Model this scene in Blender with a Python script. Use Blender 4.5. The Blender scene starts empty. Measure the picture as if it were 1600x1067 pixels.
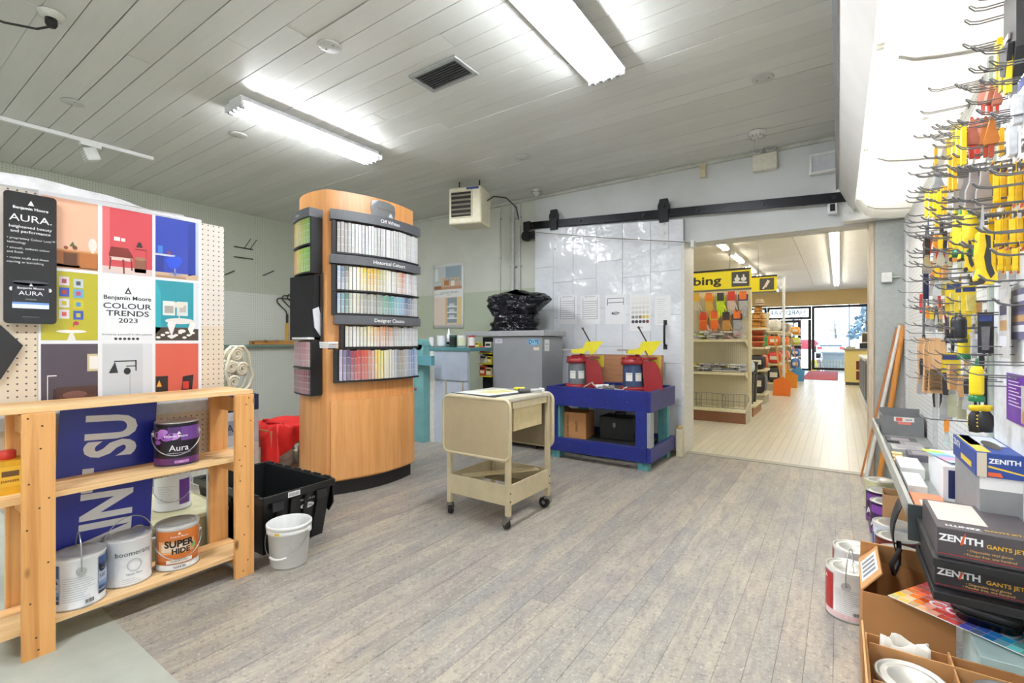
import bpy, bmesh, math, random
from mathutils import Vector, Matrix
random.seed(7)
SC = bpy.context.scene
COL = SC.collection
PI = math.pi
# ------------------------------------------------------------------ camera
FPX, HGT = 742.0, 1.12                      # focal length in pixels of the 1600 px frame, eye height
YAW = math.atan(511.0 / FPX)
cam = bpy.data.cameras.new('camera'); cam.sensor_width = 36.0; cam.lens = FPX / 1600.0 * 36.0
cam.clip_start = 0.02; cam.clip_end = 500
camo = bpy.data.objects.new('camera', cam); COL.objects.link(camo)
camo.location = (0, 0, HGT); camo.rotation_euler = (PI / 2, 0, YAW)
SC.camera = camo
# ------------------------------------------------------------------ world, exposure
w = bpy.data.worlds.new('overcast_sky'); SC.world = w; w.use_nodes = True
bgn = w.node_tree.nodes['Background']; bgn.inputs[0].default_value = (0.80, 0.90, 1.0, 1); bgn.inputs[1].default_value = 4.2
SC.view_settings.view_transform = 'Standard'; SC.view_settings.look = 'None'
SC.view_settings.gamma = 1.0; SC.view_settings.use_curve_mapping = False
SC.view_settings.exposure = 0.25
TUBE = 85.0                                  # emission of the room's fluorescent tubes
TUBE_SHELF = 70.0                            # tubes behind the valance, and the added row above the canopy
TUBE_FAR = 40.0                               # strips in the shop beyond the opening

# ------------------------------------------------------------------ measuring helpers: a sight line met with a real plane
_s, _c = math.sin(YAW), math.cos(YAW)
def sight(px, py):
    u = (px - 800.0) / FPX
    return (-_s + _c * u, _c + _s * u, (533.5 - py) / FPX)
def atZ(px, py, z=0.0):
    r = sight(px, py); d = (z - HGT) / r[2]; return Vector((r[0] * d, r[1] * d, z))
def atY(px, py, Y):
    r = sight(px, py); d = Y / r[1]; return Vector((r[0] * d, Y, HGT + r[2] * d))
def atX(px, py, X):
    r = sight(px, py); d = X / r[0]; return Vector((X, r[1] * d, HGT + r[2] * d))

# ------------------------------------------------------------------ materials
MATS = {}
def hexc(h):
    h = h.lstrip('#'); o = []
    if len(h) == 3: h = h[0] * 2 + h[1] * 2 + h[2] * 2
    for i in (0, 2, 4):
        v = int(h[i:i+2], 16) / 255.0
        o.append(v / 12.92 if v <= 0.04045 else ((v + 0.055) / 1.055) ** 2.4)
    return tuple(o)
def lin(c):
    return hexc(c) if isinstance(c, str) else tuple(c)
def newmat(name):
    m = bpy.data.materials.new(name); m.use_nodes = True
    return m, m.node_tree, m.node_tree.nodes['Principled BSDF']
def ramp(nt, fac, stops):
    r = nt.nodes.new('ShaderNodeValToRGB'); nt.links.new(fac, r.inputs[0])
    e = r.color_ramp.elements
    while len(e) > 1: e.remove(e[0])
    e[0].position = stops[0][0]; e[0].color = (*stops[0][1], 1)
    for p, c in stops[1:]:
        n = e.new(p); n.color = (*c, 1)
    return r.outputs[0]
def noise(nt, vec, scale, detail=4, rough=.6, dist=0.0):
    n = nt.nodes.new('ShaderNodeTexNoise'); n.inputs['Scale'].default_value = scale
    n.inputs['Detail'].default_value = detail; n.inputs['Roughness'].default_value = rough; n.inputs['Distortion'].default_value = dist
    if vec is not None: nt.links.new(vec, n.inputs['Vector'])
    return n.outputs['Fac']
def coord(nt, kind='Object', scale=(1, 1, 1)):
    t = nt.nodes.new('ShaderNodeTexCoord'); mp = nt.nodes.new('ShaderNodeMapping'); mp.inputs['Scale'].default_value = scale
    nt.links.new(t.outputs[kind], mp.inputs[0]); return mp.outputs[0]
def mixc(nt, fac, a, b, mode='MIX'):
    m = nt.nodes.new('ShaderNodeMix'); m.data_type = 'RGBA'; m.blend_type = mode
    for sock, v in ((m.inputs[0], fac), (m.inputs[6], a), (m.inputs[7], b)):
        if isinstance(v, (int, float)): sock.default_value = v
        elif isinstance(v, tuple): sock.default_value = (*v, 1)
        else: nt.links.new(v, sock)
    return m.outputs[2]
def math_(nt, op, a, b=None, c=None):
    m = nt.nodes.new('ShaderNodeMath'); m.operation = op
    for i, v in enumerate((a, b, c)):
        if v is None: continue
        if isinstance(v, (int, float)): m.inputs[i].default_value = v
        else: nt.links.new(v, m.inputs[i])
    return m.outputs[0]
def bump(nt, bs, h, strength=.2, dist=.01):
    b = nt.nodes.new('ShaderNodeBump'); b.inputs['Strength'].default_value = strength; b.inputs['Distance'].default_value = dist
    nt.links.new(h, b.inputs['Height']); nt.links.new(b.outputs[0], bs.inputs['Normal'])

def plain(col, rough=.5, metal=0.0, var=.08, scale=30.0, bmp=0.0, spec=None):
    key = ('plain', col, rough, metal, var, scale, bmp)
    if key in MATS: return MATS[key]
    m, nt, b = newmat('paint_%s' % str(col).strip('#').replace(' ', '')); c = lin(col)
    n = noise(nt, coord(nt), scale, 3)
    nt.links.new(ramp(nt, n, [(.3, tuple(x * (1 - var) for x in c)), (.7, tuple(min(1, x * (1 + var)) for x in c))]), b.inputs['Base Color'])
    b.inputs['Roughness'].default_value = rough; b.inputs['Metallic'].default_value = metal
    if bmp: bump(nt, b, n, bmp, .004)
    MATS[key] = m; return m
def worn(col, chip, amount=.66, rough=.5, scale=26.0):
    key = ('worn', col, chip, amount, scale)
    if key in MATS: return MATS[key]
    m, nt, b = newmat('worn_%s' % col.strip('#')); v = coord(nt)
    n = noise(nt, v, scale, 8, .7); n2 = noise(nt, v, 6, 3)
    base = ramp(nt, n2, [(.3, tuple(x * .85 for x in lin(col))), (.7, tuple(x * 1.1 for x in lin(col)))])
    f = ramp(nt, n, [(amount - .015, (0, 0, 0)), (amount + .015, (1, 1, 1))])
    nt.links.new(mixc(nt, f, base, lin(chip)), b.inputs['Base Color']); b.inputs['Roughness'].default_value = rough
    MATS[key] = m; return m
def wood(c1, c2, axis='Y', rough=.5, knots=False, scale=1.0):
    key = ('wood', c1, c2, axis, knots, scale)
    if key in MATS: return MATS[key]
    m, nt, b = newmat('wood_%s' % c1.strip('#'))
    sc = {'X': (1.2, 22, 22), 'Y': (22, 1.2, 22), 'Z': (22, 22, 1.2)}[axis]
    v = coord(nt, 'Object', tuple(x * scale for x in sc))
    n = noise(nt, v, 1.6, 6, .65, .8)
    c = ramp(nt, n, [(.32, lin(c2)), (.52, lin(c1)), (.75, tuple(min(1, x * 1.12) for x in lin(c1)))])
    if knots:
        vo = nt.nodes.new('ShaderNodeTexVoronoi'); vo.inputs['Scale'].default_value = 6.0
        nt.links.new(coord(nt, 'Object', {'X': (.6, 1.6, 1.6), 'Y': (1.6, .6, 1.6), 'Z': (1.6, 1.6, .6)}[axis]), vo.inputs['Vector'])
        f = ramp(nt, vo.outputs['Distance'], [(.05, (1, 1, 1)), (.11, (0, 0, 0))])
        c = mixc(nt, f, c, tuple(x * .35 for x in lin(c2)))
    nt.links.new(c, b.inputs['Base Color']); b.inputs['Roughness'].default_value = rough
    bump(nt, b, n, .12, .002); MATS[key] = m; return m
def metal(col='#b8babc', rough=.35, var=.06):
    return plain(col, rough, .85, var, 18)
def emit(name, col, st):
    key = ('emit', name)
    if key in MATS: return MATS[key]
    m = bpy.data.materials.new(name); m.use_nodes = True; nt = m.node_tree
    nt.nodes.remove(nt.nodes['Principled BSDF']); e = nt.nodes.new('ShaderNodeEmission')
    e.inputs[0].default_value = (*lin(col), 1); e.inputs[1].default_value = st
    nt.links.new(e.outputs[0], nt.nodes['Material Output'].inputs[0]); MATS[key] = m; return m
def glassy(name, tint=(1, 1, 1), refl=.06, rough=.02):
    key = ('glass', name)
    if key in MATS: return MATS[key]
    m = bpy.data.materials.new(name); m.use_nodes = True; nt = m.node_tree; nt.nodes.remove(nt.nodes['Principled BSDF'])
    t = nt.nodes.new('ShaderNodeBsdfTransparent'); t.inputs[0].default_value = (*tint, 1)
    g = nt.nodes.new('ShaderNodeBsdfGlossy'); g.inputs['Roughness'].default_value = rough
    mx = nt.nodes.new('ShaderNodeMixShader'); mx.inputs[0].default_value = refl
    nt.links.new(t.outputs[0], mx.inputs[1]); nt.links.new(g.outputs[0], mx.inputs[2])
    nt.links.new(mx.outputs[0], nt.nodes['Material Output'].inputs[0]); MATS[key] = m; return m
def print_mat(rough=.45, name='printed_ink'):
    key = ('print', rough)
    if key in MATS: return MATS[key]
    m, nt, b = newmat(name); a = nt.nodes.new('ShaderNodeAttribute'); a.attribute_name = 'Col'
    nt.links.new(a.outputs['Color'], b.inputs['Base Color']); b.inputs['Roughness'].default_value = rough
    MATS[key] = m; return m
def pegboard(name, low, high, zsplit, pitch=.0254, hole=.0033, au='Y'):
    """hard board with round holes on a square pitch; two paint colours that meet at height zsplit"""
    key = ('peg', name)
    if key in MATS: return MATS[key]
    m, nt, b = newmat(name)
    t = nt.nodes.new('ShaderNodeTexCoord'); sp = nt.nodes.new('ShaderNodeSeparateXYZ'); nt.links.new(t.outputs['Object'], sp.inputs[0])
    u, z = sp.outputs[au], sp.outputs['Z']
    def cell(o):
        f = math_(nt, 'FRACT', math_(nt, 'MULTIPLY', o, 1 / pitch)); return math_(nt, 'POWER', math_(nt, 'SUBTRACT', f, .5), 2)
    d = math_(nt, 'SQRT', math_(nt, 'ADD', cell(u), cell(z)))
    hol = math_(nt, 'LESS_THAN', d, hole / pitch)
    top = math_(nt, 'GREATER_THAN', z, zsplit)
    base = mixc(nt, top, lin(low), lin(high))
    n = noise(nt, coord(nt), 3, 4); base = mixc(nt, math_(nt, 'MULTIPLY', n, .12), base, tuple(x * .7 for x in lin(low)))
    nt.links.new(mixc(nt, hol, base, (.06, .06, .055)), b.inputs['Base Color']); b.inputs['Roughness'].default_value = .55
    MATS[key] = m; return m

# ------------------------------------------------------------------ mesh building
TXT = {}
def glyphs(s, bold=0.0, spacing=1.0):
    """filled outline of a line of lettering: verts (x, y), faces, width; cap height about 0.7"""
    key = (s, bold, spacing)
    if key in TXT: return TXT[key]
    cu = bpy.data.curves.new('lettering', 'FONT'); cu.body = s; cu.size = 1.0; cu.offset = bold; cu.space_character = spacing
    cu.resolution_u = 3
    o = bpy.data.objects.new('lettering', cu); COL.objects.link(o)
    dg = bpy.context.evaluated_depsgraph_get(); me = bpy.data.meshes.new_from_object(o.evaluated_get(dg))
    v = [(p.co.x, p.co.y) for p in me.vertices]; f = [tuple(p.vertices) for p in me.polygons]
    bpy.data.objects.remove(o); bpy.data.curves.remove(cu); bpy.data.meshes.remove(me)
    x0 = min((p[0] for p in v), default=0); x1 = max((p[0] for p in v), default=1)
    TXT[key] = (v, f, x0, x1); return TXT[key]

class MB:
    def __init__(self): self.v = []; self.f = []; self.c = []; self.s = []; self.M = None; self.col = None; self.parts = []
    def add(self, vs, fs, c=None, smooth=False):
        o = len(self.v)
        if self.M is not None: vs = [self.M @ Vector(p) for p in vs]
        self.v += [tuple(p) for p in vs]; self.f += [tuple(o + i for i in f) for f in fs]
        c = c if c is not None else self.col
        self.parts.append((o, len(self.v), len(self.f) - len(fs), len(self.f)))
        self.c += [c] * len(fs); self.s += [smooth] * len(fs); return self
    def box(self, x0, y0, z0, x1, y1, z1, c=None):
        x0, x1 = min(x0, x1), max(x0, x1); y0, y1 = min(y0, y1), max(y0, y1); z0, z1 = min(z0, z1), max(z0, z1)
        v = [(x0,y0,z0),(x1,y0,z0),(x1,y1,z0),(x0,y1,z0),(x0,y0,z1),(x1,y0,z1),(x1,y1,z1),(x0,y1,z1)]
        return self.add(v, [(0,3,2,1),(4,5,6,7),(0,1,5,4),(1,2,6,5),(2,3,7,6),(3,0,4,7)], c)
    def bar(self, a, b, w, h, c=None, up=(0, 0, 1)):
        """box beam from a to b; w across, h along up"""
        a, b, up = Vector(a), Vector(b), Vector(up); d = (b - a).normalized(); sd = d.cross(up)
        if sd.length < 1e-4: sd = d.cross(Vector((1, 0, 0)))
        sd.normalize(); uu = sd.cross(d).normalized(); v = []
        for p in (a, b):
            for i, j in ((-1,-1),(1,-1),(1,1),(-1,1)): v.append(p + sd * (i * w / 2) + uu * (j * h / 2))
        return self.add(v, [(0,1,2,3),(7,6,5,4),(0,4,5,1),(1,5,6,2),(2,6,7,3),(3,7,4,0)], c)
    def cyl(self, a, b, r, r2=None, n=16, caps=True, c=None, smooth=True):
        a, b = Vector(a), Vector(b); d = (b - a).normalized(); r2 = r if r2 is None else r2
        t = Vector((0, 0, 1)) if abs(d.z) < .9 else Vector((1, 0, 0)); e1 = d.cross(t).normalized(); e2 = d.cross(e1)
        v = []
        for p, rr in ((a, r), (b, r2)):
            for i in range(n):
                q = 2 * PI * i / n; v.append(p + e1 * (rr * math.cos(q)) + e2 * (rr * math.sin(q)))
        self.add(v, [(i, (i+1) % n, n + (i+1) % n, n + i) for i in range(n)], c, smooth)
        if caps:
            self.add(v, [tuple(range(n - 1, -1, -1)), tuple(range(n, 2 * n))], c, False)
        return self
    def tube(self, pts, r, n=6, c=None, closed=False):
        pts = [Vector(p) for p in pts]; m = len(pts); v = []; f = []; last = None
        for i, p in enumerate(pts):
            if closed: d = pts[(i + 1) % m] - pts[i - 1]
            else: d = pts[min(i + 1, m - 1)] - pts[max(i - 1, 0)]
            d.normalize()
            if last is None:
                t = Vector((0, 0, 1)) if abs(d.z) < .9 else Vector((1, 0, 0)); e1 = d.cross(t).normalized()
            else:
                e1 = last - d * last.dot(d); e1.normalize()
            last = e1; e2 = d.cross(e1)
            rr = r[i] if isinstance(r, (list, tuple)) else r
            for k in range(n):
                q = 2 * PI * k / n; v.append(p + e1 * (rr * math.cos(q)) + e2 * (rr * math.sin(q)))
        for i in range(m if closed else m - 1):
            j = (i + 1) % m
            for k in range(n): f.append((i*n+k, i*n+(k+1) % n, j*n+(k+1) % n, j*n+k))
        self.add(v, f, c, True)
        if not closed: self.add(v, [tuple(range(n-1, -1, -1)), tuple(range((m-1)*n, m*n))], c, False)
        return self
    def lathe(self, prof, n=32, o=(0, 0, 0), c=None, smooth=True, a0=0.0, a1=2 * PI):
        full = abs(a1 - a0 - 2 * PI) < 1e-6; cols = n if full else n + 1; v = []; m = len(prof)
        for k in range(cols):
            q = a0 + (a1 - a0) * k / n
            for r, z in prof: v.append((o[0] + r * math.cos(q), o[1] + r * math.sin(q), o[2] + z))
        f = []
        for k in range(n):
            k2 = (k + 1) % cols
            for i in range(m - 1): f.append((k*m+i, k2*m+i, k2*m+i+1, k*m+i+1))
        return self.add(v, f, c, smooth)
    def prism(self, pts, vec, c=None, smooth=False):
        pts = [Vector(p) for p in pts]; vec = Vector(vec); n = len(pts)
        v = pts + [p + vec for p in pts]
        self.add(v, [tuple(range(n - 1, -1, -1)), tuple(range(n, 2 * n))], c)
        return self.add(v, [(i, (i+1) % n, n + (i+1) % n, n + i) for i in range(n)], c, smooth)
    def poly(self, pts, c=None): return self.add(pts, [tuple(range(len(pts)))], c)
    def grid(self, fn, nu, nv, c=None, smooth=True, cf=None):
        v = [fn(i / nu, j / nv) for j in range(nv + 1) for i in range(nu + 1)]
        f = [(j*(nu+1)+i, j*(nu+1)+i+1, (j+1)*(nu+1)+i+1, (j+1)*(nu+1)+i) for j in range(nv) for i in range(nu)]
        self.add(v, f, c, smooth)
        if cf is not None:
            k = len(self.c) - len(f)
            for q in range(len(f)): self.c[k + q] = cf(q % nu, q // nu)
        return self
    def ball(self, o, r, n=12, c=None, sz=1.0):
        m = max(4, n // 2); return self.lathe([(r * math.sin(PI * i / m) + 1e-5, -r * sz * math.cos(PI * i / m)) for i in range(m + 1)], n, o, c)
    def text(self, s, size, fn, c=(1, 1, 1), bold=0.0, align='C', spacing=1.0, sx=1.0):
        """lettering laid on a surface; fn maps (x, y) in metres to a point; size = cap height"""
        v, f, x0, x1 = glyphs(s, bold, spacing); k = size / .7
        ox = {'C': (x0 + x1) / 2, 'L': x0, 'R': x1}[align]
        return self.add([fn((p[0] - ox) * k * sx, p[1] * k) for p in v], f, c)
    def pieces(self):
        """the separate pieces of this mesh, so that each becomes an object of its own"""
        n = len(self.parts); bb = []
        for a, b, _f, _g in self.parts:
            ps = self.v[a:b]; bb.append([(min(p[i] for p in ps), max(p[i] for p in ps)) for i in range(3)])
        sz = [max(q[1] - q[0] for q in b) for b in bb]; par = list(range(n))
        def root(i):
            while par[i] != i: i = par[i]
            return i
        for i in range(n):
            for j in range(i):
                d = sum(max(0.0, bb[i][k][0] - bb[j][k][1], bb[j][k][0] - bb[i][k][1]) ** 2 for k in range(3)) ** .5
                if d <= .0015 or (d <= .02 and d < .25 * min(sz[i], sz[j])): par[root(i)] = root(j)
        out = {}
        for i in range(n): out.setdefault(root(i), []).append(i)
        res = []
        for ids in out.values():
            g = MB()
            for i in ids:
                a, b, f0, f1 = self.parts[i]; o = len(g.v); g.v += self.v[a:b]
                g.f += [tuple(o + k - a for k in f) for f in self.f[f0:f1]]; g.c += self.c[f0:f1]; g.s += self.s[f0:f1]; g.parts.append((o, len(g.v), len(g.f) - (f1 - f0), len(g.f)))
            res.append(g)
        return res
    def build(self, name, mat, parent=None, bevel=0.0, seg=2, solid=0.0, sub=0, whole=False):
        if not whole and mat is not None and 1 < len(self.parts) < 400 and not (parent is None) and name not in ('lettering', 'print'):
            gr = self.pieces()
            if len(gr) > 1:
                first = None
                for g in gr:
                    o = g.build(name, mat, parent, bevel, seg, solid, sub, True); first = first or o
                return first
        me = bpy.data.meshes.new(name); me.from_pydata(self.v, [], self.f)
        if any(self.s): me.polygons.foreach_set('use_smooth', self.s)
        if any(c is not None for c in self.c):
            at = me.color_attributes.new('Col', 'FLOAT_COLOR', 'CORNER'); buf = []
            for p, c in zip(me.polygons, self.c):
                cc = lin(c) if c is not None else (.8, .8, .8)
                buf += [*cc, 1.0] * p.loop_total
            at.data.foreach_set('color', buf)
        me.materials.append(mat if mat is not None else print_mat()); me.validate()
        o = bpy.data.objects.new(name, me); COL.objects.link(o)
        if parent is not None: o.parent = parent
        if solid: q = o.modifiers.new('thick', 'SOLIDIFY'); q.thickness = solid; q.offset = 0
        if sub: q = o.modifiers.new('smooth', 'SUBSURF'); q.levels = sub; q.render_levels = sub
        if bevel:
            q = o.modifiers.new('bevel', 'BEVEL'); q.width = bevel; q.segments = seg; q.limit_method = 'ANGLE'; q.angle_limit = .7
        return o
def plane_fn(o, u, v):
    o, u, v = Vector(o), Vector(u).normalized(), Vector(v).normalized()
    return lambda x, y: o + u * x + v * y
def cyl_fn(r, z, a):
    """on an upright cylinder about the local origin; a is the angle of x = 0 (text runs to the viewer's right)"""
    return lambda x, y: Vector((r * math.cos(a + x / r), r * math.sin(a + x / r), z + y))
def tag(o, label, cat, group=None, kind=None):
    if label: o['label'] = label
    if cat: o['category'] = cat
    if group: o['group'] = group
    if kind: o['kind'] = kind
    return o
def thing(name, label, cat, loc=(0, 0, 0), rz=0.0, group=None):
    o = bpy.data.objects.new(name, None); COL.objects.link(o); o.empty_display_size = .05
    o.location = loc; o.rotation_euler = (0, 0, rz); return tag(o, label, cat, group)
def struct(o): o['kind'] = 'structure'; return o
def stuff(o): o['kind'] = 'stuff'; return o
def dup(root, loc, rot=(0, 0, 0), label=None, scale=None, group=None):
    r = root.copy(); COL.objects.link(r); r.location = loc; r.rotation_euler = rot
    if scale: r.scale = scale
    if label: r['label'] = label
    if group: r['group'] = group
    for ch in root.children:
        q = ch.copy(); COL.objects.link(q); q.parent = r
        for g in ch.children:
            d = g.copy(); COL.objects.link(d); d.parent = q
    return r
def rrect(x0, y0, x1, y1, r, n=5):
    p = []
    for cx, cy, a in ((x1 - r, y1 - r, 0), (x0 + r, y1 - r, PI/2), (x0 + r, y0 + r, PI), (x1 - r, y0 + r, 1.5 * PI)):
        for i in range(n + 1): q = a + PI / 2 * i / n; p.append((cx + r * math.cos(q), cy + r * math.sin(q)))
    return p
# ================================================================== the setting
WY, WXL, WXR, CZ, YB = 4.95, -6.78, 0.43, 2.89, -2.2     # back wall, left wall, right wall, ceiling height, wall behind the camera
OX0, OX1, OZ = -1.275, 0.24, 2.11                          # opening to the shop
WT = 0.26                                                 # its wall thickness
FY, FXL, FXR, FCZ = 21.5, -8.0, 1.25, 3.06                # the shop beyond

def m_floor():
    m, nt, b = newmat('worn_grey_floorboards'); g = nt.nodes.new('ShaderNodeNewGeometry'); oi = nt.nodes.new('ShaderNodeObjectInfo')
    P = g.outputs['Position']
    mp = nt.nodes.new('ShaderNodeMapping'); nt.links.new(P, mp.inputs[0]); mp.inputs['Scale'].default_value = (16, 2.4, 1)
    big = noise(nt, P, .8, 4, .6); grain = noise(nt, mp.outputs[0], 2.0, 8, .8); sp = noise(nt, P, 75, 4, .8); mp2 = nt.nodes.new('ShaderNodeMapping'); nt.links.new(P, mp2.inputs[0]); mp2.inputs['Scale'].default_value = (2.0, .55, 1); mid = noise(nt, mp2.outputs[0], 4.5, 8, .75, .5); fine = noise(nt, P, 38, 6, .85)
    base = ramp(nt, big, [(.34, hexc('#8a8988')), (.5, hexc('#9d978b')), (.66, hexc('#aa9e88'))])
    rnd = ramp(nt, oi.outputs['Random'], [(0, hexc('#837b75')), (.3, hexc('#a79f91')), (.6, hexc('#8f8c88')), (.8, hexc('#9f9287')), (1, hexc('#b4a997'))])
    c = mixc(nt, .55, base, rnd)
    c = mixc(nt, ramp(nt, mid, [(.36, (.6,) * 3), (.52, (0,) * 3)]), c, hexc('#77767a'))
    c = mixc(nt, ramp(nt, mid, [(.52, (0,) * 3), (.70, (.55,) * 3)]), c, hexc('#b6ac9b'))
    c = mixc(nt, ramp(nt, grain, [(.38, (.42,) * 3), (.50, (0,) * 3)]), c, hexc('#6a6866'))
    c = mixc(nt, ramp(nt, grain, [(.56, (0,) * 3), (.68, (.5,) * 3)]), c, hexc('#cbc2b2'))
    c = mixc(nt, ramp(nt, fine, [(.36, (.75,) * 3), (.47, (0,) * 3)]), c, hexc('#5c5b5a'))
    c = mixc(nt, ramp(nt, sp, [(.56, (0,) * 3), (.70, (.75,) * 3)]), c, hexc('#d2ccbe'))
    sc = noise(nt, P, 3.2, 6, .75, .4); c = mixc(nt, ramp(nt, sc, [(.68, (0,) * 3), (.71, (.5,) * 3)]), c, hexc('#63503f'))
    nt.links.new(c, b.inputs['Base Color'])
    nt.links.new(ramp(nt, grain, [(.3, (.42,) * 3), (.7, (.62,) * 3)]), b.inputs['Roughness'])
    bump(nt, b, grain, .10, .003); return m
def m_ceiling():
    m, nt, b = newmat('painted_ceiling_boards'); g = nt.nodes.new('ShaderNodeNewGeometry'); oi = nt.nodes.new('ShaderNodeObjectInfo')
    mp = nt.nodes.new('ShaderNodeMapping'); nt.links.new(g.outputs['Position'], mp.inputs[0]); mp.inputs['Scale'].default_value = (2, 18, 1)
    n = noise(nt, mp.outputs[0], 2, 5); c = ramp(nt, oi.outputs['Random'], [(0, hexc('#d0d1cb')), (1, hexc('#d9dad4'))])
    c = mixc(nt, ramp(nt, n, [(.3, (.18,) * 3), (.6, (0,) * 3)]), c, hexc('#bdbeb6'))
    pl = noise(nt, g.outputs['Position'], 7, 6, .8); c = mixc(nt, ramp(nt, pl, [(.72, (0,) * 3), (.74, (.7,) * 3)]), c, hexc('#dcdcd2'))
    nt.links.new(c, b.inputs['Base Color']); b.inputs['Roughness'].default_value = .38; bump(nt, b, n, .12, .003); return m
def m_wallback():
    m, nt, b = newmat('two_tone_painted_block_wall'); g = nt.nodes.new('ShaderNodeNewGeometry')
    s = nt.nodes.new('ShaderNodeSeparateXYZ'); nt.links.new(g.outputs['Position'], s.inputs[0])
    lo = math_(nt, 'LESS_THAN', s.outputs['Z'], 1.78); rt = math_(nt, 'GREATER_THAN', s.outputs['X'], -3.06)
    c = mixc(nt, lo, hexc('#cfd1c6'), hexc('#b6bfa9')); c = mixc(nt, rt, c, hexc('#d3d6d6'))
    n = noise(nt, g.outputs['Position'], 2.5, 6); c = mixc(nt, ramp(nt, n, [(.4, (0,) * 3), (.8, (.35,) * 3)]), c, hexc('#a9aba0'))
    nt.links.new(c, b.inputs['Base Color']); b.inputs['Roughness'].default_value = .5
    n2 = noise(nt, g.outputs['Position'], 14, 4); bump(nt, b, n2, .18, .01); return m
def m_farfloor():
    m, nt, b = newmat('cream_strip_flooring'); g = nt.nodes.new('ShaderNodeNewGeometry')
    br = nt.nodes.new('ShaderNodeTexBrick'); mp = nt.nodes.new('ShaderNodeMapping'); mp.inputs['Rotation'].default_value = (0, 0, PI / 2)
    nt.links.new(g.outputs['Position'], mp.inputs[0]); nt.links.new(mp.outputs[0], br.inputs['Vector'])
    br.inputs['Scale'].default_value = 1.0; br.inputs['Brick Width'].default_value = .9; br.inputs['Row Height'].default_value = .075
    br.inputs['Mortar Size'].default_value = .004; br.inputs['Color1'].default_value = (*hexc('#cfc8b2'), 1); br.inputs['Color2'].default_value = (*hexc('#c2bca9'), 1)
    br.inputs['Mortar'].default_value = (*hexc('#aaa392'), 1)
    n = noise(nt, g.outputs['Position'], 1.3, 5); c = mixc(nt, ramp(nt, n, [(.4, (0,) * 3), (.75, (.6,) * 3)]), br.outputs['Color'], hexc('#b9b7b2'))
    nt.links.new(c, b.inputs['Base Color']); b.inputs['Roughness'].default_value = .3; return m

# ---- floor with its boards
fl = struct(MB().box(WXL, YB, -.08, WXR, WY + .0, -.012).build('floor', plain('#8d877c', .8)))
MF = m_floor()
um = MB().box(0, 0, -.012, 1, 1, 0).build('board', MF, fl); ume = um.data; bpy.data.objects.remove(um)
BW = .0835; x = WXL; rr = random.Random(3)
while x < WXR - .01:
    y = YB; wdt = min(BW, WXR - x)
    first = True
    while y < WY - .01:
        L = rr.uniform(1.0, 2.6) if first else rr.uniform(2.3, 4.2); first = False
        if WY - (y + L) < .7: L = WY - y
        o = bpy.data.objects.new('board', ume); COL.objects.link(o); o.parent = fl
        o.location = (x + .0005, y + .0005, rr.uniform(-.0006, .0004)); o.scale = (wdt - .001, L - .001, 1); y += L
    x += BW
# grey painted plywood sheet let over the boards at the lower left, as far as the wooden shelves
pw = struct(MB().box(WXL + .05, YB + .05, .0005, -.55, .662, .0035).build('floor_sheet', plain('#a9aca0', .55, 0, .10, 5)))
# ---- ceiling with its boards
ce = struct(MB().box(WXL - .1, YB - .1, CZ + .018, WXR + .1, WY, CZ + .1).build('ceiling', plain('#2b2a27', .9)))
MC = m_ceiling()
um = MB().box(0, 0, 0, 1, 1, .016).build('board', MC, ce); cme = um.data; bpy.data.objects.remove(um)
y = YB; CW = .136
while y < WY - .01:
    x = WXL; wdt = min(CW, WY - y)
    while x < WXR - .01:
        L = rr.uniform(2.4, 5.0)
        if WXR - (x + L) < 1.2: L = WXR - x
        o = bpy.data.objects.new('board', cme); COL.objects.link(o); o.parent = ce
        g = rr.choice((.002, .003, .004, .006)); o.location = (x + .001, y + g / 2, CZ + rr.uniform(-.0015, .0025)); o.scale = (L - .002, wdt - g, 1); x += L
    y += CW
# ---- walls
wb = MB(); wb.box(WXL - .1, WY, -.1, OX0, WY + WT, CZ + .1); wb.box(OX0, WY, OZ, OX1, WY + WT, CZ + .3); wb.box(OX1, WY, -.1, FXR + .1, WY + WT, CZ + .3)
wb.box(WXL - .1, WY + .02, CZ, OX0, WY + WT, CZ + .3)
struct(wb.build('wall_back', m_wallback()))
struct(MB().box(WXL - .1, YB, -.1, WXL, WY, CZ + .1).build('wall_left', pegboard('left_pegboard_wall', '#d3d5cb', '#babfae', 1.80)))
struct(MB().box(WXR, YB, -.1, WXR + .1, WY, CZ + .1).build('wall_right', pegboard('white_pegboard_wall', '#e2e3e2', '#e8e8e6', 1.2)))
struct(MB().box(WXL - .1, YB - .1, -.1, WXR + .1, YB, CZ + .1).build('wall_front', plain('#cfcfc8', .6)))
# sheet metal guard round the opening's left side, grey strip on the right
t = MB(); t.box(OX0 - .02, WY - .10, 0, OX0 + .012, WY + WT, 2.12); t.box(OX0 - .055, WY - .012, 0, OX0 - .021, WY - .002, 2.10)
struct(t.build('trim_1', plain('#d6d7d2', .4), None, .003))
t = MB(); t.box(OX1 - .035, WY - .02, 0, OX1 - .005, WY + WT, OZ); t.box(OX1 - .004, WY - .008, 0, OX1 + .004, WY - .001, OZ)
struct(t.build('trim_2', wood('#c9bba6', '#a39480', 'Z')))
struct(MB().box(OX1 + .006, WY - .012, 0, WXR - .002, WY - .001, 2.12).build('trim_3', plain('#a4a9a6', .5)))
struct(MB().box(OX0 + .013, WY - .03, -.006, OX1 - .036, WY + .06, .006).build('trim_4', plain('#9c998d', .5)))
# cornice strip between ceiling boards and back wall
struct(MB().box(WXL + .01, WY - .03, CZ - .035, WXR, WY - .001, CZ - .004).build('trim_5', worn('#c3c5bb', '#4c4a44', .69, .5, 12)))
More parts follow.
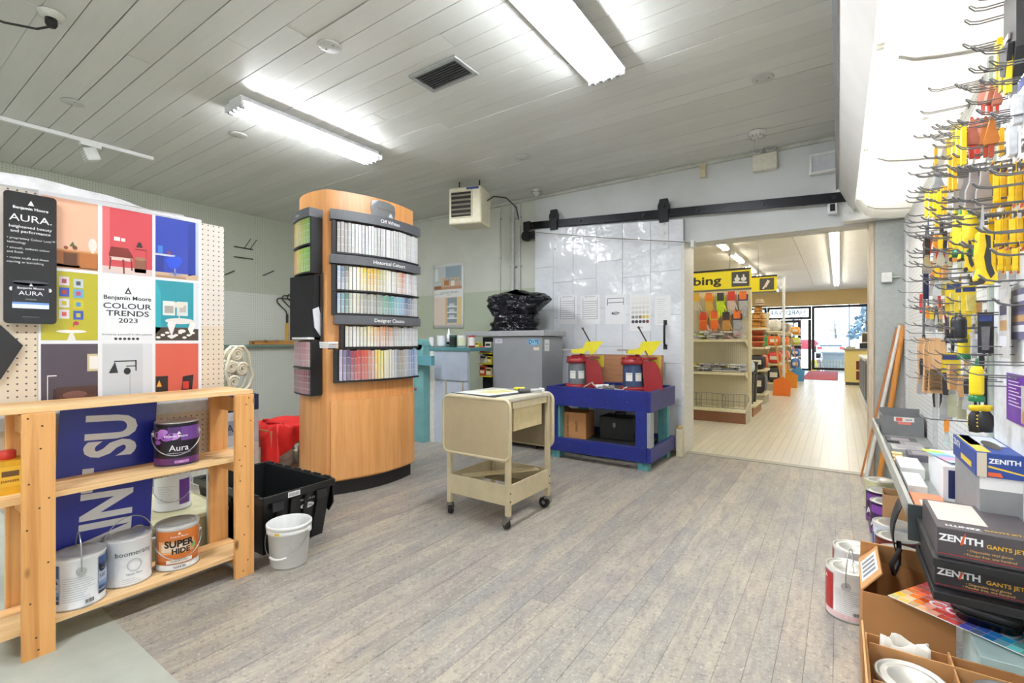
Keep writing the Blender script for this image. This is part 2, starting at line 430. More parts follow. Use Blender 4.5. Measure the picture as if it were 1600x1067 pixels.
# green ledge along the left wall
struct(MB().box(WXL + .002, 1.6, 1.045, WXL + .10, 4.94, 1.075).build('trim_6', plain('#6f8c80', .5)))

# ---- the shop beyond the opening
struct(MB().box(FXL, WY + .001, -.1, FXR, FY, 0).build('floor_shop', m_farfloor()))
# move the shared edge: threshold plank
fc = struct(MB().box(FXL, WY + WT, FCZ, FXR, FY + .2, FCZ + .1).build('ceiling_shop', plain('#dedcd4', .5, 0, .03, 2)))
um = MB().box(0, 0, 0, 1, 1, .01).build('panel', plain('#d9d7cd', .45), fc); pme = um.data; bpy.data.objects.remove(um)
yy = WY + WT + .02
while yy < FY - .3:
    for xx in (-7.9, -5.5, -3.1, -.7):
        o = bpy.data.objects.new('panel', pme); COL.objects.link(o); o.parent = fc; o.location = (xx, yy, FCZ - .014); o.scale = (min(2.39, FXR - xx), 1.19, 1)
    yy += 1.2
struct(MB().box(FXL - .1, WY + WT, -.1, FXL, FY, FCZ).build('wall_shop_left', plain('#cfcabb', .6)))
struct(MB().box(FXR, WY + WT, -.1, FXR + .1, FY, FCZ).build('wall_shop_right', plain('#cfc9bb', .6)))
f = MB(); f.box(FXL, FY, 2.50, FXR, FY + .2, FCZ); f.box(FXL, FY, 0, -3.3, FY + .2, 2.5); f.box(.92, FY, 0, FXR, FY + .2, 2.5)
struct(f.build('wall_shop_front', plain('#d9c08b', .6)))
# shopfront: dark frames, glass
def window(name, x0, x1, z0, z1, bars=(), hb=(), door=False):
    e = thing(name, None, None, ((x0 + x1) / 2, FY + .08, 0)); e['kind'] = 'structure'; cx = (x0 + x1) / 2
    m = MB(); t = .085
    m.box(x0 - cx, -.05, z0, x0 - cx + t, .05, z1); m.box(x1 - cx - t, -.05, z0, x1 - cx, .05, z1)
    m.box(x0 - cx + t, -.05, z1 - t, x1 - cx - t, .05, z1); m.box(x0 - cx + t, -.05, z0, x1 - cx - t, .05, z0 + t)
    for q in hb: m.box(x0 - cx + t, -.045, q, x1 - cx - t, .045, q + .07)
    m.build('window_frame', plain('#1d1d20', .4, .3), e)
    MB().box(x0 - cx + t, -.006, z0 + t, x1 - cx - t, .006, z1 - t).build('pane', glassy('shopfront_glass', (.93, .97, 1)), e)
    return e
window('window_1', -.86, .90, .04, 2.48)
window('window_2', -3.28, -2.40, .04, 2.48)
e = window('window_3', -2.38, -.88, 1.98, 2.48)
# mirrored lettering seen from inside on the transom glass
m = MB(); m.text('HARDWARE', .17, lambda x, y: Vector((-x - .12, -.012, 2.17 + y)), hexc('#27313c'), .02)
m.text('HOME BUILDING', .07, lambda x, y: Vector((-x - .12, -.012, 2.37 + y)), hexc('#4a545e'), .0)
m.build('lettering', print_mat(), e)
d = thing('door_2', None, None, (-1.62, FY + .08, 0)); d['kind'] = 'structure'
m = MB()
for a, b in ((-.76, -.66), (.30, .40), (.64, .74)): m.box(a, -.05, 0, b, .05, 1.96)
m.box(-.66, -.05, 1.86, .30, .05, 1.96); m.box(-.66, -.05, .0, .30, .05, .16); m.box(-.66, -.045, .92, .30, .045, 1.02); m.box(.40, -.04, 0, .64, .04, .08)
m.build('door_frame', plain('#1d1d20', .4, .3), d)
MB().box(-.66, -.006, .16, .30, .006, 1.86).build('pane', glassy('shopfront_glass'), d)
MB().box(.40, -.006, .08, .64, .006, 1.96).build('pane', glassy('shopfront_glass'), d)
MB().box(.16, -.10, .84, .30, -.05, 1.10).build('door_handle', plain('#111113', .35), d)
# outside ground
def m_asphalt():
    m, nt, b = newmat('wet_asphalt'); g = nt.nodes.new('ShaderNodeNewGeometry'); n = noise(nt, g.outputs['Position'], .6, 6)
    nt.links.new(ramp(nt, n, [(.35, hexc('#a9b0b6')), (.7, hexc('#cfd6dc'))]), b.inputs['Base Color']); b.inputs['Roughness'].default_value = .5; return m
struct(MB().box(-60, FY + .2, -.22, 60, 150, -.12).build('ground_outside', m_asphalt()))

# ---- sliding fire door on its sloping track
DY = WY - .06
dr = thing('door_1', 'white sheet-metal sliding fire door hanging below the sloping black track', None, (0, 0, 0)); dr['kind'] = 'structure'
TL, TR = atY(836, 358, DY), atY(1068, 341, DY)
MB().prism([(TL.x, DY, .045), (TR.x, DY, .045), (TR.x, DY, TR.z), (TL.x, DY, TL.z)], (0, .055, 0)).build('slab', plain('#a9adb4', .4, 0, .04, 3), dr, .004)
def m_sheet():
    m, nt, b = newmat('glossy_white_tinplate'); v = coord(nt); n = noise(nt, v, 3.2, 3, .5)
    nt.links.new(ramp(nt, n, [(.3, hexc('#d9dde3')), (.7, hexc('#e6e9ee'))]), b.inputs['Base Color']); b.inputs['Roughness'].default_value = .16
    bump(nt, b, n, .8, .05); return m
MS = m_sheet(); rs = random.Random(5); cols = [TL.x + (TR.x - TL.x) * k for k in (0, .145, .295, .46, .635, .81, 1.0)]
def ztop(x): return TL.z + (TR.z - TL.z) * (x - TL.x) / (TR.x - TL.x)
for k in range(6):
    xa, xb = cols[k] + .003, cols[k + 1] - .003; z = .05; zz = [.05]
    while z < 2.2:
        z += rs.uniform(.38, .52); zz.append(z)
    zz = [q for q in zz if q < ztop(xb) - .18]
    for i, z0 in enumerate(zz):
        last = i == len(zz) - 1
        za, zb = (ztop(xa) - .01, ztop(xb) - .01) if last else (zz[i + 1] - .005,) * 2
        d0 = rs.uniform(.003, .0055)
        MB().prism([(xa, DY - .001, z0), (xb, DY - .001, z0), (xb, DY - .001, zb), (xa, DY - .001, za)], (0, -d0, 0)).build('sheet', MS, dr, .0012, 1)
for px, w_ in ((864, .075), (1036, .085)):
    t0 = atY(px, 330 if px < 900 else 308, DY - .05)
    st = MB(); zt = ztop(t0.x); st.box(t0.x - .045, DY - .012, zt - .30, t0.x + .045, DY - .005, zt + .03)
    so = st.build('strap', plain('#dfe2e5', .25), dr)
    b_ = MB()
    for q in (.04, .14, .25): b_.cyl((t0.x, DY - .010, zt - q), (t0.x, DY - .020, zt - q), .012, n=8)
    b_.build('bolt', plain('#d0d3d6', .3), so)
    hb = MB(); hb.prism([(t0.x + q, DY - .040, zt + z_) for q, z_ in ((-.045, -.03), (.045, -.03), (.045, .07), (.058, .10), (.060, .14), (.046, .175), (.040, .205), (-.040, .205), (-.046, .175), (-.060, .14), (-.058, .10), (-.045, .07))], (0, .027, 0)); hb.cyl((t0.x, DY - .041, zt + .13), (t0.x, DY - .052, zt + .13), .016, n=12)
    ho = hb.build('hanger', plain('#17171a', .45, .3), dr, .004)
h = atY(1039, 523, DY - .02)
hm = MB(); hm.tube([(h.x, DY - .006, h.z + .11), (h.x, DY - .045, h.z + .09), (h.x, DY - .045, h.z - .09), (h.x, DY - .006, h.z - .11)], .011, 8)
hm.box(h.x - .018, DY - .012, h.z + .10, h.x + .018, DY - .0045, h.z + .15); hm.box(h.x - .02, DY - .012, h.z - .15, h.x + .02, DY - .0045, h.z - .10)
hm.build('handle', plain('#141416', .4), dr)
# ================================================================== ceiling things and wall fittings
WHITE = plain('#e6e7e4', .35, 0, .03)
def fluorescent(name, label, loc, length=1.24, width=.26, tubes=4, st=TUBE, mname='fluorescent_tube', col='#f4f8ff', depth=.085, group=None, label2=None):
    e = thing(name, label, 'ceiling light', loc, 0, group)          # origin at the ceiling, long side along Y
    h = MB(); L, W = length / 2, width / 2; D = depth
    h.box(-W * .62, -L, -.035, W * .62, L, 0)
    h.prism([(-W, -L, -.05), (-W * .62, -L, -.034), (W * .62, -L, -.034), (W, -L, -.05), (W, -L, -.056), (-W, -L, -.056)], (0, 2 * L, 0))
    h.build('housing', plain('#eceded', .3), e)
    for s in (-1, 1):
        MB().box(-W + .007, s * L, -D, W - .007, s * (L + .012), -.03).build('end_plate', plain('#e4e5e6', .35), e)
    for k in range(tubes):
        xx = (-1 + 2 * (k + .5) / tubes) * W * .86
        t = MB().cyl((xx, -L + .03, -D + .01), (xx, L - .03, -D + .01), .0165 if tubes > 2 else .014, n=12).build('tube', emit(mname, col, st), e)
        c = MB()
        for s in (-1, 1): c.box(xx - .012, s * (L - .03), -D - .012, xx + .012, s * (L + .004), -.056)
        c.build('lamp_holder', plain('#9da0a3', .4), e)
    return e
fluorescent('fluorescent_fixture', 'four-tube fluorescent ceiling fixture above the left wall side, left of the vent', (-3.61, 2.315, CZ), group='fluorescent fixtures on the board ceiling')
fluorescent('fluorescent_fixture', 'four-tube fluorescent ceiling fixture cut by the top edge of the photo, right of the vent', (-1.235, 2.24, CZ), group='fluorescent fixtures on the board ceiling')
fluorescent('fluorescent_fixture', 'added four-tube fluorescent ceiling fixture, unseen behind the viewer, left row', (-3.61, -.85, CZ), group='fluorescent fixtures on the board ceiling')  # this and the next are added out of view, for light from behind
fluorescent('fluorescent_fixture', 'added four-tube fluorescent ceiling fixture, unseen behind the viewer, right row', (-1.235, -.95, CZ), group='fluorescent fixtures on the board ceiling')

# air grille
v = thing('ceiling_vent', 'dark slatted air return grille with grey frame set in the board ceiling', 'vent', (-2.155, 2.33, CZ))
m = MB(); a, b = .205, .12
for q in (((-a, -b), (a, -b + .03)), ((-a, b - .03), (a, b)), ((-a, -b + .03), (-a + .03, b - .03)), ((a - .03, -b + .03), (a, b - .03))):
    m.box(q[0][0], q[0][1], -.016, q[1][0], q[1][1], -.002)
m.build('frame', plain('#a5a7a6', .4, .3), v, .003)
MB().box(-a + .03, -b + .03, -.0035, a - .03, b - .03, -.002).build('backing', plain('#1a1a1c', .8), v)
for k in range(8):
    yy = -b + .04 + k * .0225
    MB().bar((-a + .031, yy, -.011), (a - .031, yy, -.011), .002, .012, up=(0, .5, 1)).build('slat', plain('#7d7f80', .4, .3), v)
# track light
a, b = Vector((-5.42, .35, CZ - .02)), Vector((-5.42, 1.80, CZ - .02))
tk = thing('track_light', 'white lighting track with one square swivel spotlight near the pegboard wall', 'track light', (-5.42, 1.1, CZ))
MB().box(-.018, -.95, -.034, .018, .70, -.002).build('rail', WHITE, tk, .002)
sp = thing('spot_head', None, None, (0, .235, -.034)); sp.parent = tk
s0 = MB(); s0.box(-.03, -.07, -.03, .03, .07, 0); s0.cyl((0, 0, -.03), (0, 0, -.07), .012, n=8)
s0.build('adapter', WHITE, tk).location = (0, .235, -.034)
bpy.data.objects.remove(sp)
s0 = MB(); s0.M = Matrix.Translation((0, .235, -.13)) @ Matrix.Rotation(.35, 4, 'X'); s0.box(-.055, -.05, -.055, .055, .05, .055)
hd = s0.build('spotlight_head', plain('#d9dad4', .4), tk, .012)
s0 = MB(); s0.M = Matrix.Translation((0, .235, -.13)) @ Matrix.Rotation(.35, 4, 'X')
for k in range(5): s0.box(-.057, -.051, -.045 + k * .02, .057, -.049, -.037 + k * .02)
s0.build('cooling_fin', plain('#b5b6b0', .4), hd)
# plugged ceiling cord
pc = thing('ceiling_plug', 'black cord plugged into a round socket on the ceiling at upper left', 'cord', (-3.5, .70, CZ))
MB().lathe([(0, -.03), (.045, -.03), (.055, -.012), (.058, -.002)], 20).build('socket', plain('#c9cabf', .5), pc)
MB().lathe([(0, -.075), (.018, -.075), (.026, -.06), (.026, -.031), (0, -.031)], 14).build('plug', plain('#141414', .5), pc)
MB().tube([(0, 0, -.07), (-.03, -.05, -.10), (-.10, -.16, -.10), (-.22, -.35, -.05), (-.34, -.55, -.02), (-.5, -.9, -.015)], .006, 6).build('cable', plain('#1b1b1b', .5), pc)
# round blanking plates painted over on the ceiling
def disc_plate(px, py, label):
    p = atZ(px, py, CZ); e = thing('ceiling_plate', label, 'plate', (p.x, p.y, CZ), 0, 'painted round cover plates on the ceiling boards')
    MB().lathe([(0, -.008), (.062, -.008), (.07, -.0035), (.07, -.0022)], 28).build('disc', plain('#bcbdb6', .45), e)
    q = MB()
    for s in (-.035, .035): q.cyl((s, 0, -.008), (s, 0, -.0095), .006, n=8)
    q.build('screw', plain('#6a6a66', .5), e)
for px, py, l in ((515, 72, 'round painted cover plate left of the air grille'), (1192, 122, 'round painted cover plate high on the right of the ceiling'),
                  (115, 160, 'round painted cover plate at the upper left of the ceiling'), (372, 210, 'round painted cover plate under the left light fixture'),
                  (818, 245, 'round painted cover plate above the sliding door')):
    disc_plate(px, py, l)
# unit heater
hp = atZ(735, 287, CZ)
ht = thing('unit_heater', 'cream electric unit heater with black louvres hanging under the ceiling', 'heater', (-3.36, 4.05, CZ), math.radians(17))
m = MB(); m.box(-.19, -.13, -.50, .19, .17, -.10); m.build('casing', plain('#d5cfb4', .45), ht, .02, 3)
m = MB(); m.box(-.155, -.139, -.42, .075, -.1305, -.16); m.build('grille_backing', plain('#17140f', .7), ht)
for k in range(5):
    zz = -.395 + k * .05; MB().bar((-.155, -.146, zz), (.075, -.146, zz), .004, .02, up=(0, -.7, .6)).build('louvre', plain('#8a8573', .5), ht)
m = MB(); m.box(-.165, -.142, -.43, -.156, -.1305, -.15); m.box(.076, -.142, -.43, .085, -.1305, -.15); m.box(-.165, -.142, -.435, .085, -.1305, -.425); m.box(-.165, -.142, -.155, .085, -.1305, -.145)
m.build('grille_frame', plain('#c9c3a8', .45), ht)
MB().box(.02, -.1345, -.135, .16, -.1305, -.112, c='#2d3e7c').build('badge', None, ht)
m = MB()
for s in (-.12, .12): m.cyl((s, 0, -.10), (s, 0, 0), .008, n=8)
m.build('hanger_rod', plain('#222', .5), ht)
MB().tube([(.19, .05, -.22), (.26, .08, -.17), (.36, .2, -.16), (.42, .4, -.22), (.38, .62, -.30)], .008, 6).build('cable', plain('#3a3a38', .5), ht)
# conduits on the back wall
def conduit(px, r, z0, z1, label, col='#c9cbc3'):
    p = atY(px, 400, WY - .03); o = thing('conduit', label, 'pipe', (p.x, WY - r - .006, z0))
    MB().cyl((0, 0, 0), (0, 0, z1 - z0), r, n=14).build('pipe', plain(col, .5), o)
    q = MB()
    for f_ in (.12, .5, .88): q.box(-r * 1.9, -.002, (z1 - z0) * f_, r * 1.9, r + .004, (z1 - z0) * f_ + .02)
    q.build('clip', plain('#b3b5ac', .5), o)
conduit(780, .010, 1.52, 2.84, 'thin conduit running down to the small yellow junction box')
conduit(801, .024, 1.25, 2.85, 'thick painted pipe on the back wall beside the white fire door', '#bfc2c0')
conduit(811, .013, 1.25, 2.85, 'slim painted pipe right of the thick pipe beside the fire door', '#c6c8c4')
p = atY(780, 451, WY - .02); jb = thing('junction_box', 'small yellow junction box at the end of the thin conduit', 'box', (p.x, WY - .024, 1.46))
MB().box(-.06, -.022, 0, .06, .022, .06).build('body', plain('#cdb86a', .5), jb, .004); MB().cyl((.02, -.022, .03), (.02, -.027, .03), .008, n=8).build('knockout', plain('#8a7a3c', .5), jb)
# small smoke/bell fitting above the door
p = atZ(838, 297, CZ); sd = thing('ceiling_detector', 'small white domed detector on the ceiling above the track end', 'detector', (p.x, p.y, CZ))
MB().lathe([(0, -.075), (.02, -.072), (.035, -.05), (.05, -.045), (.055, -.02), (.06, -.001)], 20).build('body', plain('#c6c7bf', .4), sd)
MB().lathe([(.052, -.03), (.057, -.03), (.057, -.024), (.052, -.024)], 20).build('ring', plain('#6e6f6a', .4), sd)
p = atZ(1183, 206, CZ); sd = thing('ceiling_detector', 'white scalloped ceiling rose with a pull above the emergency lamps', 'detector', (p.x, p.y, CZ))
MB().lathe([(0, -.05), (.04, -.05), (.062, -.035), (.066, -.002)], 20).build('body', plain('#d4d5cf', .4), sd)
q = MB()
for k in range(12): q.cyl((.055 * math.cos(k * PI / 6), .055 * math.sin(k * PI / 6), -.052), (.055 * math.cos(k * PI / 6), .055 * math.sin(k * PI / 6), -.03), .008, n=6)
q.cyl((0, 0, -.05), (0, 0, -.12), .011, .006, n=10); q.build('pull', plain('#bdbeb8', .4), sd)
# emergency light unit on the wall
p = atY(1196, 256, WY); em = thing('emergency_light', 'cream emergency light box with two round lamps above the opening', 'emergency light', (p.x, WY, 2.69))
MB().box(-.10, -.075, 0, .10, -.002, .15).build('case', plain('#dcd9c8', .4), em, .008)
for s in (-.055, .05):
    l = MB(); l.M = Matrix.Translation((s, -.05, .19)) @ Matrix.Rotation(1.2, 4, 'X'); l.lathe([(.0, -.04), (.028, -.035), (.042, 0), (.045, .02), (.041, .022)], 20)
    lo = l.build('lamp', plain('#d3d2cc', .35), em)
    l = MB(); l.M = Matrix.Translation((s, -.05, .19)) @ Matrix.Rotation(1.2, 4, 'X'); l.lathe([(0, .026), (.03, .021), (.040, .018)], 20); l.build('lens', metal('#cfd2d6', .15), lo)
MB().tube([(.09, -.03, .15), (.13, -.03, .2), (.10, -.03, .26), (.02, -.05, .24)], .006).build('cable', plain('#e0dfd6', .5), em)
p = atY(1099, 265, WY); bx = thing('wall_box', 'tall cream plastic box on the wall below the ceiling', 'box', (p.x, WY, 2.735))
MB().box(-.028, -.045, 0, .028, -.002, .135).build('case', plain('#d9cfae', .45), bx, .005); MB().box(-.02, -.048, .075, .02, -.0455, .125).build('cover', plain('#cdbf98', .45), bx)
# sloping track with pulley, cable
rl = thing('door_track', 'long sloping black steel track of the sliding fire door', 'rail')
A, B = atY(826, 353, WY - .07), atY(1325, 307, WY - .07); dv = (B - A)
MB().bar(A, B, .018, .085).build('bar', plain('#16161b', .32, .5, .12, 9), rl, .003)
q = MB()
for k in (.02, .22, .45, .62, .80, .97):
    c = A + dv * k; q.cyl((c.x, c.y - .009, c.z), (c.x, c.y - .022, c.z), .016, n=8)
q.build('bolt', plain('#2a2a2e', .4, .4), rl)
q = MB(); c = A; q.box(c.x - .06, c.y - .035, c.z - .06, c.x + .035, c.y - .0095, c.z + .05); q.build('end_stop', plain('#101012', .45), rl, .005)
q = MB()
for k in (.1, .5, .9):
    c = A + dv * k; q.box(c.x - .02, c.y + .0095, c.z - .03, c.x + .02, WY - .001, c.z + .03)
q.build('standoff', plain('#16161b', .45), rl)
p = atY(823, 369, WY - .08); pu = thing('pulley', 'round black cable pulley at the lower end of the track', 'pulley', (p.x, WY - .08, p.z))
MB().cyl((0, -.03, 0), (0, .03, 0), .062, n=24).build('wheel', plain('#19191b', .45), pu, .006); MB().cyl((0, -.036, 0), (0, -.0305, 0), .028, n=16).build('hub', plain('#3a3a3d', .35, .5), pu)
MB().box(.02, -.02, -.045, .11, .02, .045).build('bracket', plain('#151517', .45), pu, .004); MB().box(-.02, .031, -.03, .06, .078, .03).build('mount', plain('#151517', .45), pu)
A, B = atY(838, 363, WY - .13), atY(1082, 379, WY - .15)
cb = thing('door_cable', 'thin steel counterweight cable stretched across the fire door', 'cable')
MB().tube([A, A.lerp(B, .5) + Vector((0, 0, -.012)), B], .0045, 6).build('wire', plain('#7f7a70', .4, .4), cb)
MB().box(B.x - .015, B.y - .02, B.z - .05, B.x + .02, WY - .101, B.z + .02).build('catch', plain('#d9dad6', .4), cb, .003)
# white framed fixture and sensor near the valance
p = atY(1285, 256, WY); fr = thing('wall_frame', 'white framed square panel on the wall beside the valance', 'frame', (p.x, WY, p.z))
MB().box(-.075, -.05, -.075, .16, -.002, .06).build('panel', plain('#c9cdd2', .5), fr)
q = MB(); q.box(-.095, -.065, -.095, -.075, -.002, .08); q.box(-.075, -.065, .06, .16, -.002, .08); q.box(-.075, -.065, -.095, .16, -.002, -.075); q.build('frame', WHITE, fr, .003)
p = atY(1301, 326, WY - .02); se = thing('wall_sensor', 'small white wall sensor with a dark window under the black track', 'sensor', (p.x, WY, p.z))
q = MB(); q.box(-.035, -.06, -.055, .035, -.002, .055); q.build('body', plain('#e3e5e8', .35), se, .008); MB().box(-.018, -.064, -.03, .018, -.0605, .03).build('lens', plain('#1a1a1e', .25), se)
# papers taped to the fire door
def paper(px0, py0, px1, py1, label, draw):
    a, b = atY(px0, py0, DY - .008), atY(px1, py1, DY - .008); wd, hg = abs(b.x - a.x), abs(a.z - b.z)
    e = thing('paper_sheet', label, 'paper', (min(a.x, b.x), DY - .0065, min(a.z, b.z)), 0, 'papers taped to the fire door')
    MB().box(0, -.0015, 0, wd, -.0005, hg).build('sheet', plain('#e9eaec', .6, 0, .02), e)
    k = MB(); draw(k, wd, hg, lambda x, y: Vector((x, -.0021, y))); k.build('print', None, e); return e
def form(k, w_, h_, f):
    c = '#77797c'
    for i in range(9): y = h_ * (.18 + .075 * i); k.poly([f(w_ * .12, y), f(w_ * .88, y), f(w_ * .88, y + .004), f(w_ * .12, y + .004)], c)
    for xx in (.12, .87): k.poly([f(w_ * xx, h_ * .18), f(w_ * xx + .004, h_ * .18), f(w_ * xx + .004, h_ * .92), f(w_ * xx, h_ * .92)], c)
    k.text('PAINT FORMULA', .012, lambda x, y: f(w_ / 2 + x, h_ * .93 + y), c)
def tagp(k, w_, h_, f):
    c = '#3a3b3d'
    for y in (.72, .86): k.poly([f(w_ * .1, h_ * y), f(w_ * .9, h_ * y), f(w_ * .9, h_ * y + .006), f(w_ * .1, h_ * y + .006)], c)
    k.poly([f(w_ * .1, h_ * .64), f(w_ * .1 + .006, h_ * .64), f(w_ * .1 + .006, h_ * .86), f(w_ * .1, h_ * .86)], c); k.poly([f(w_ * .9 - .006, h_ * .64), f(w_ * .9, h_ * .64), f(w_ * .9, h_ * .86), f(w_ * .9 - .006, h_ * .86)], c)
    k.poly([f(w_ * .34 + .09 * 0, h_ * .33)] + [f(w_ * .5 + w_ * .2 * math.cos(t), h_ * .37 + h_ * .05 * math.sin(t)) for t in [i * PI / 8 for i in range(16)]], c)
    k.text('TINT', .022, lambda x, y: f(w_ / 2 + x, h_ * .35 + y) + Vector((0, -.0004, 0)), '#e6e6e6', .02)
def dots(k, w_, h_, f):
    cs = ['#e6e3dc', '#e4e1d8', '#dedad0', '#d3d0c8', '#e0d090', '#d8c760', '#bdb8b0', '#c9a63a', '#8d8b85', '#5b5a58', '#33333a', '#4b4b52', '#2b2b30', '#6a3a3f']
    for r in range(6):
        for c in range(5):
            cc = (['#e8e6e0', '#e3e0da', '#d9d6cf', '#cfccc6'][min(r, 3)]) if r < 4 else (['#8e8a84', '#a09a8e', '#8c7c66', '#cdb340', '#d9c15a'] if r == 4 else ['#44444a', '#35353b', '#3f3f46', '#404048', '#7a2f38'])[c]
            x, y = w_ * (.16 + .17 * c), h_ * (.88 - .125 * r); q = .018
            k.poly([f(x + q * math.cos(t), y + q * math.sin(t)) for t in [i * PI / 6 for i in range(12)]], cc)
    k.text('SAMPLE', .014, lambda x, y: f(w_ / 2 + x, h_ * .08 + y), '#777')
def faint(k, w_, h_, f):
    for i in range(12): y = h_ * (.1 + .07 * i); k.poly([f(w_ * .15, y), f(w_ * (.55 + .3 * ((i * 7) % 3) / 3), y), f(w_ * (.55 + .3 * ((i * 7) % 3) / 3), y + .003), f(w_ * .15, y + .003)], '#b9bbbe')
paper(872, 462, 901, 506, 'lined form taped leftmost on the white fire door', form)
paper(907, 462, 937, 506, 'lined form taped second from left on the white fire door', form)
paper(946, 461, 978, 506, 'sheet with a dark oval mark taped in the middle of the fire door', tagp)
paper(984, 460, 1017, 517, 'colour dot chart taped to the fire door above the handle', dots)
paper(1023, 462, 1048, 508, 'faint printed sheet taped rightmost on the fire door', faint)
# paper calendar poster on the back wall
a, b = atY(678, 415, WY), atY(725, 512, WY); wd, hg = b.x - a.x, a.z - b.z
e = thing('calendar_poster', 'white hanging calendar poster with two room photographs on the green wall', 'poster', (a.x, WY - .004, b.z))
MB().grid(lambda u, v: Vector((u * wd, -.012 * math.sin(u * 5) * v - .014, v * hg)), 10, 8).build('sheet', plain('#e4e5e2', .5, 0, .02), e, solid=.001)
k = MB(); f = lambda x, y: Vector((x * wd, -.012 * math.sin(x * 5) * y - .0165, y * hg))
def qd(k, f, x0, y0, x1, y1, c):
    n = 6
    for i in range(n):
        xa, xb = x0 + (x1 - x0) * i / n, x0 + (x1 - x0) * (i + 1) / n; k.poly([f(xa, y0), f(xb, y0), f(xb, y1), f(xa, y1)], c)
qd(k, f, .05, .60, .95, .96, '#b9bfc0'); qd(k, f, .05, .05, .95, .48, '#e0cfc0')
f0 = f; f = lambda x, y: f0(x, y) + Vector((0, -.0006, 0))
qd(k, f, .45, .72, .92, .95, '#8fa0a8'); qd(k, f, .08, .74, .2, .93, '#d9dcd8'); qd(k, f, .3, .64, .9, .78, '#c7ad90'); qd(k, f, .05, .6, .95, .645, '#b58f70'); qd(k, f, .05, .61, .3, .66, '#8f6545')
qd(k, f, .43, .05, .50, .47, '#d8b58c'); qd(k, f, .50, .08, .80, .47, '#8d979c'); qd(k, f, .80, .05, .95, .47, '#dfc98f')
f2 = f; f = lambda x, y: f2(x, y) + Vector((0, -.0006, 0))
for yy in (.14, .23, .32): qd(k, f, .50, yy, .80, yy + .02, '#e3e6e6'); qd(k, f, .55, yy + .02, .72, yy + .06, '#c9cfd2')
qd(k, f, .4, .66, .55, .74, '#a3764e'); qd(k, f, .62, .65, .72, .73, '#e6e2da')
k.text('COLOUR TRENDS', .028, lambda x, y: f(.55 + x / wd, .535 + y / hg), '#8c9494'); k.text('2020', .022, lambda x, y: f(.55 + x / wd, .505 + y / hg), '#9aa')
k.text('Benjamin Moore', .016, lambda x, y: f(.22 + x / wd, .52 + y / hg), '#55717a'); k.build('print', None, e)
# ================================================================== colour display tower
def W(e):
    m = MB(); m.M = Matrix.Translation(-Vector(e.location)); return m
def arc(a, b, bulge, n):
    """points from a to b on a curve bulging to the right-hand side by bulge"""
    a, b = Vector(a), Vector(b); d = b - a; nm = Vector((d.y, -d.x)).normalized(); p = []
    for i in range(n + 1):
        t = i / n; p.append(a + d * t + nm * (bulge * 4 * t * (1 - t)))
    return p
OR = wood('#d99b5e', '#c98748', 'Z', .32, False, .5)
A2, B2, C2, D2 = (-3.045, 2.065), (-2.965, 2.83), (-3.50, 2.13), (-3.46, 2.83)
tw = thing('colour_display', 'tall oval cherry-wood tower of paint colour cards', 'display', (-3.22, 2.45, 0))
wide = arc(A2, B2, .085, 20)
outl = wide[:-1] + arc(B2, D2, .05, 8)[:-1] + arc(D2, C2, .06, 10)[:-1] + arc(C2, A2, .055, 12)[:-1]
W(tw).prism([(p.x, p.y, .10) for p in outl], (0, 0, 2.12), smooth=False).build('body', OR, tw)
cen = Vector((-3.22, 2.45))
W(tw).prism([(*(cen + (p - cen) * .97), 2.2201) for p in outl], (0, 0, .006)).build('bounce_cover', plain('#6f6a64', .7), tw)  # unseen grey cover added to keep the wood's orange bounce off the ceiling
W(tw).prism([(*(cen + (p - cen) * .955), .0) for p in outl], (0, 0, .099)).build('plinth', plain('#131313', .5), tw)
def wf(t, off):
    """a point on the wide curved face, off metres in front of it"""
    a, b = Vector(A2), Vector(B2); d = b - a; nm = Vector((d.y, -d.x)).normalized()
    p = a + d * t + nm * (.34 * t * (1 - t)); dd = d + nm * (.34 * (1 - 2 * t)); q = Vector((dd.y, -dd.x)).normalized(); return p + q * off
def wband(m, t0, t1, z0, z1, o0, o1, n=16, c=None):
    lo = [wf(t0 + (t1 - t0) * i / n, o0) for i in range(n + 1)]; hi = [wf(t0 + (t1 - t0) * i / n, o1) for i in range(n + 1)]
    return m.prism([(p.x, p.y, z0) for p in lo + hi[::-1]], (0, 0, z1 - z0), c)
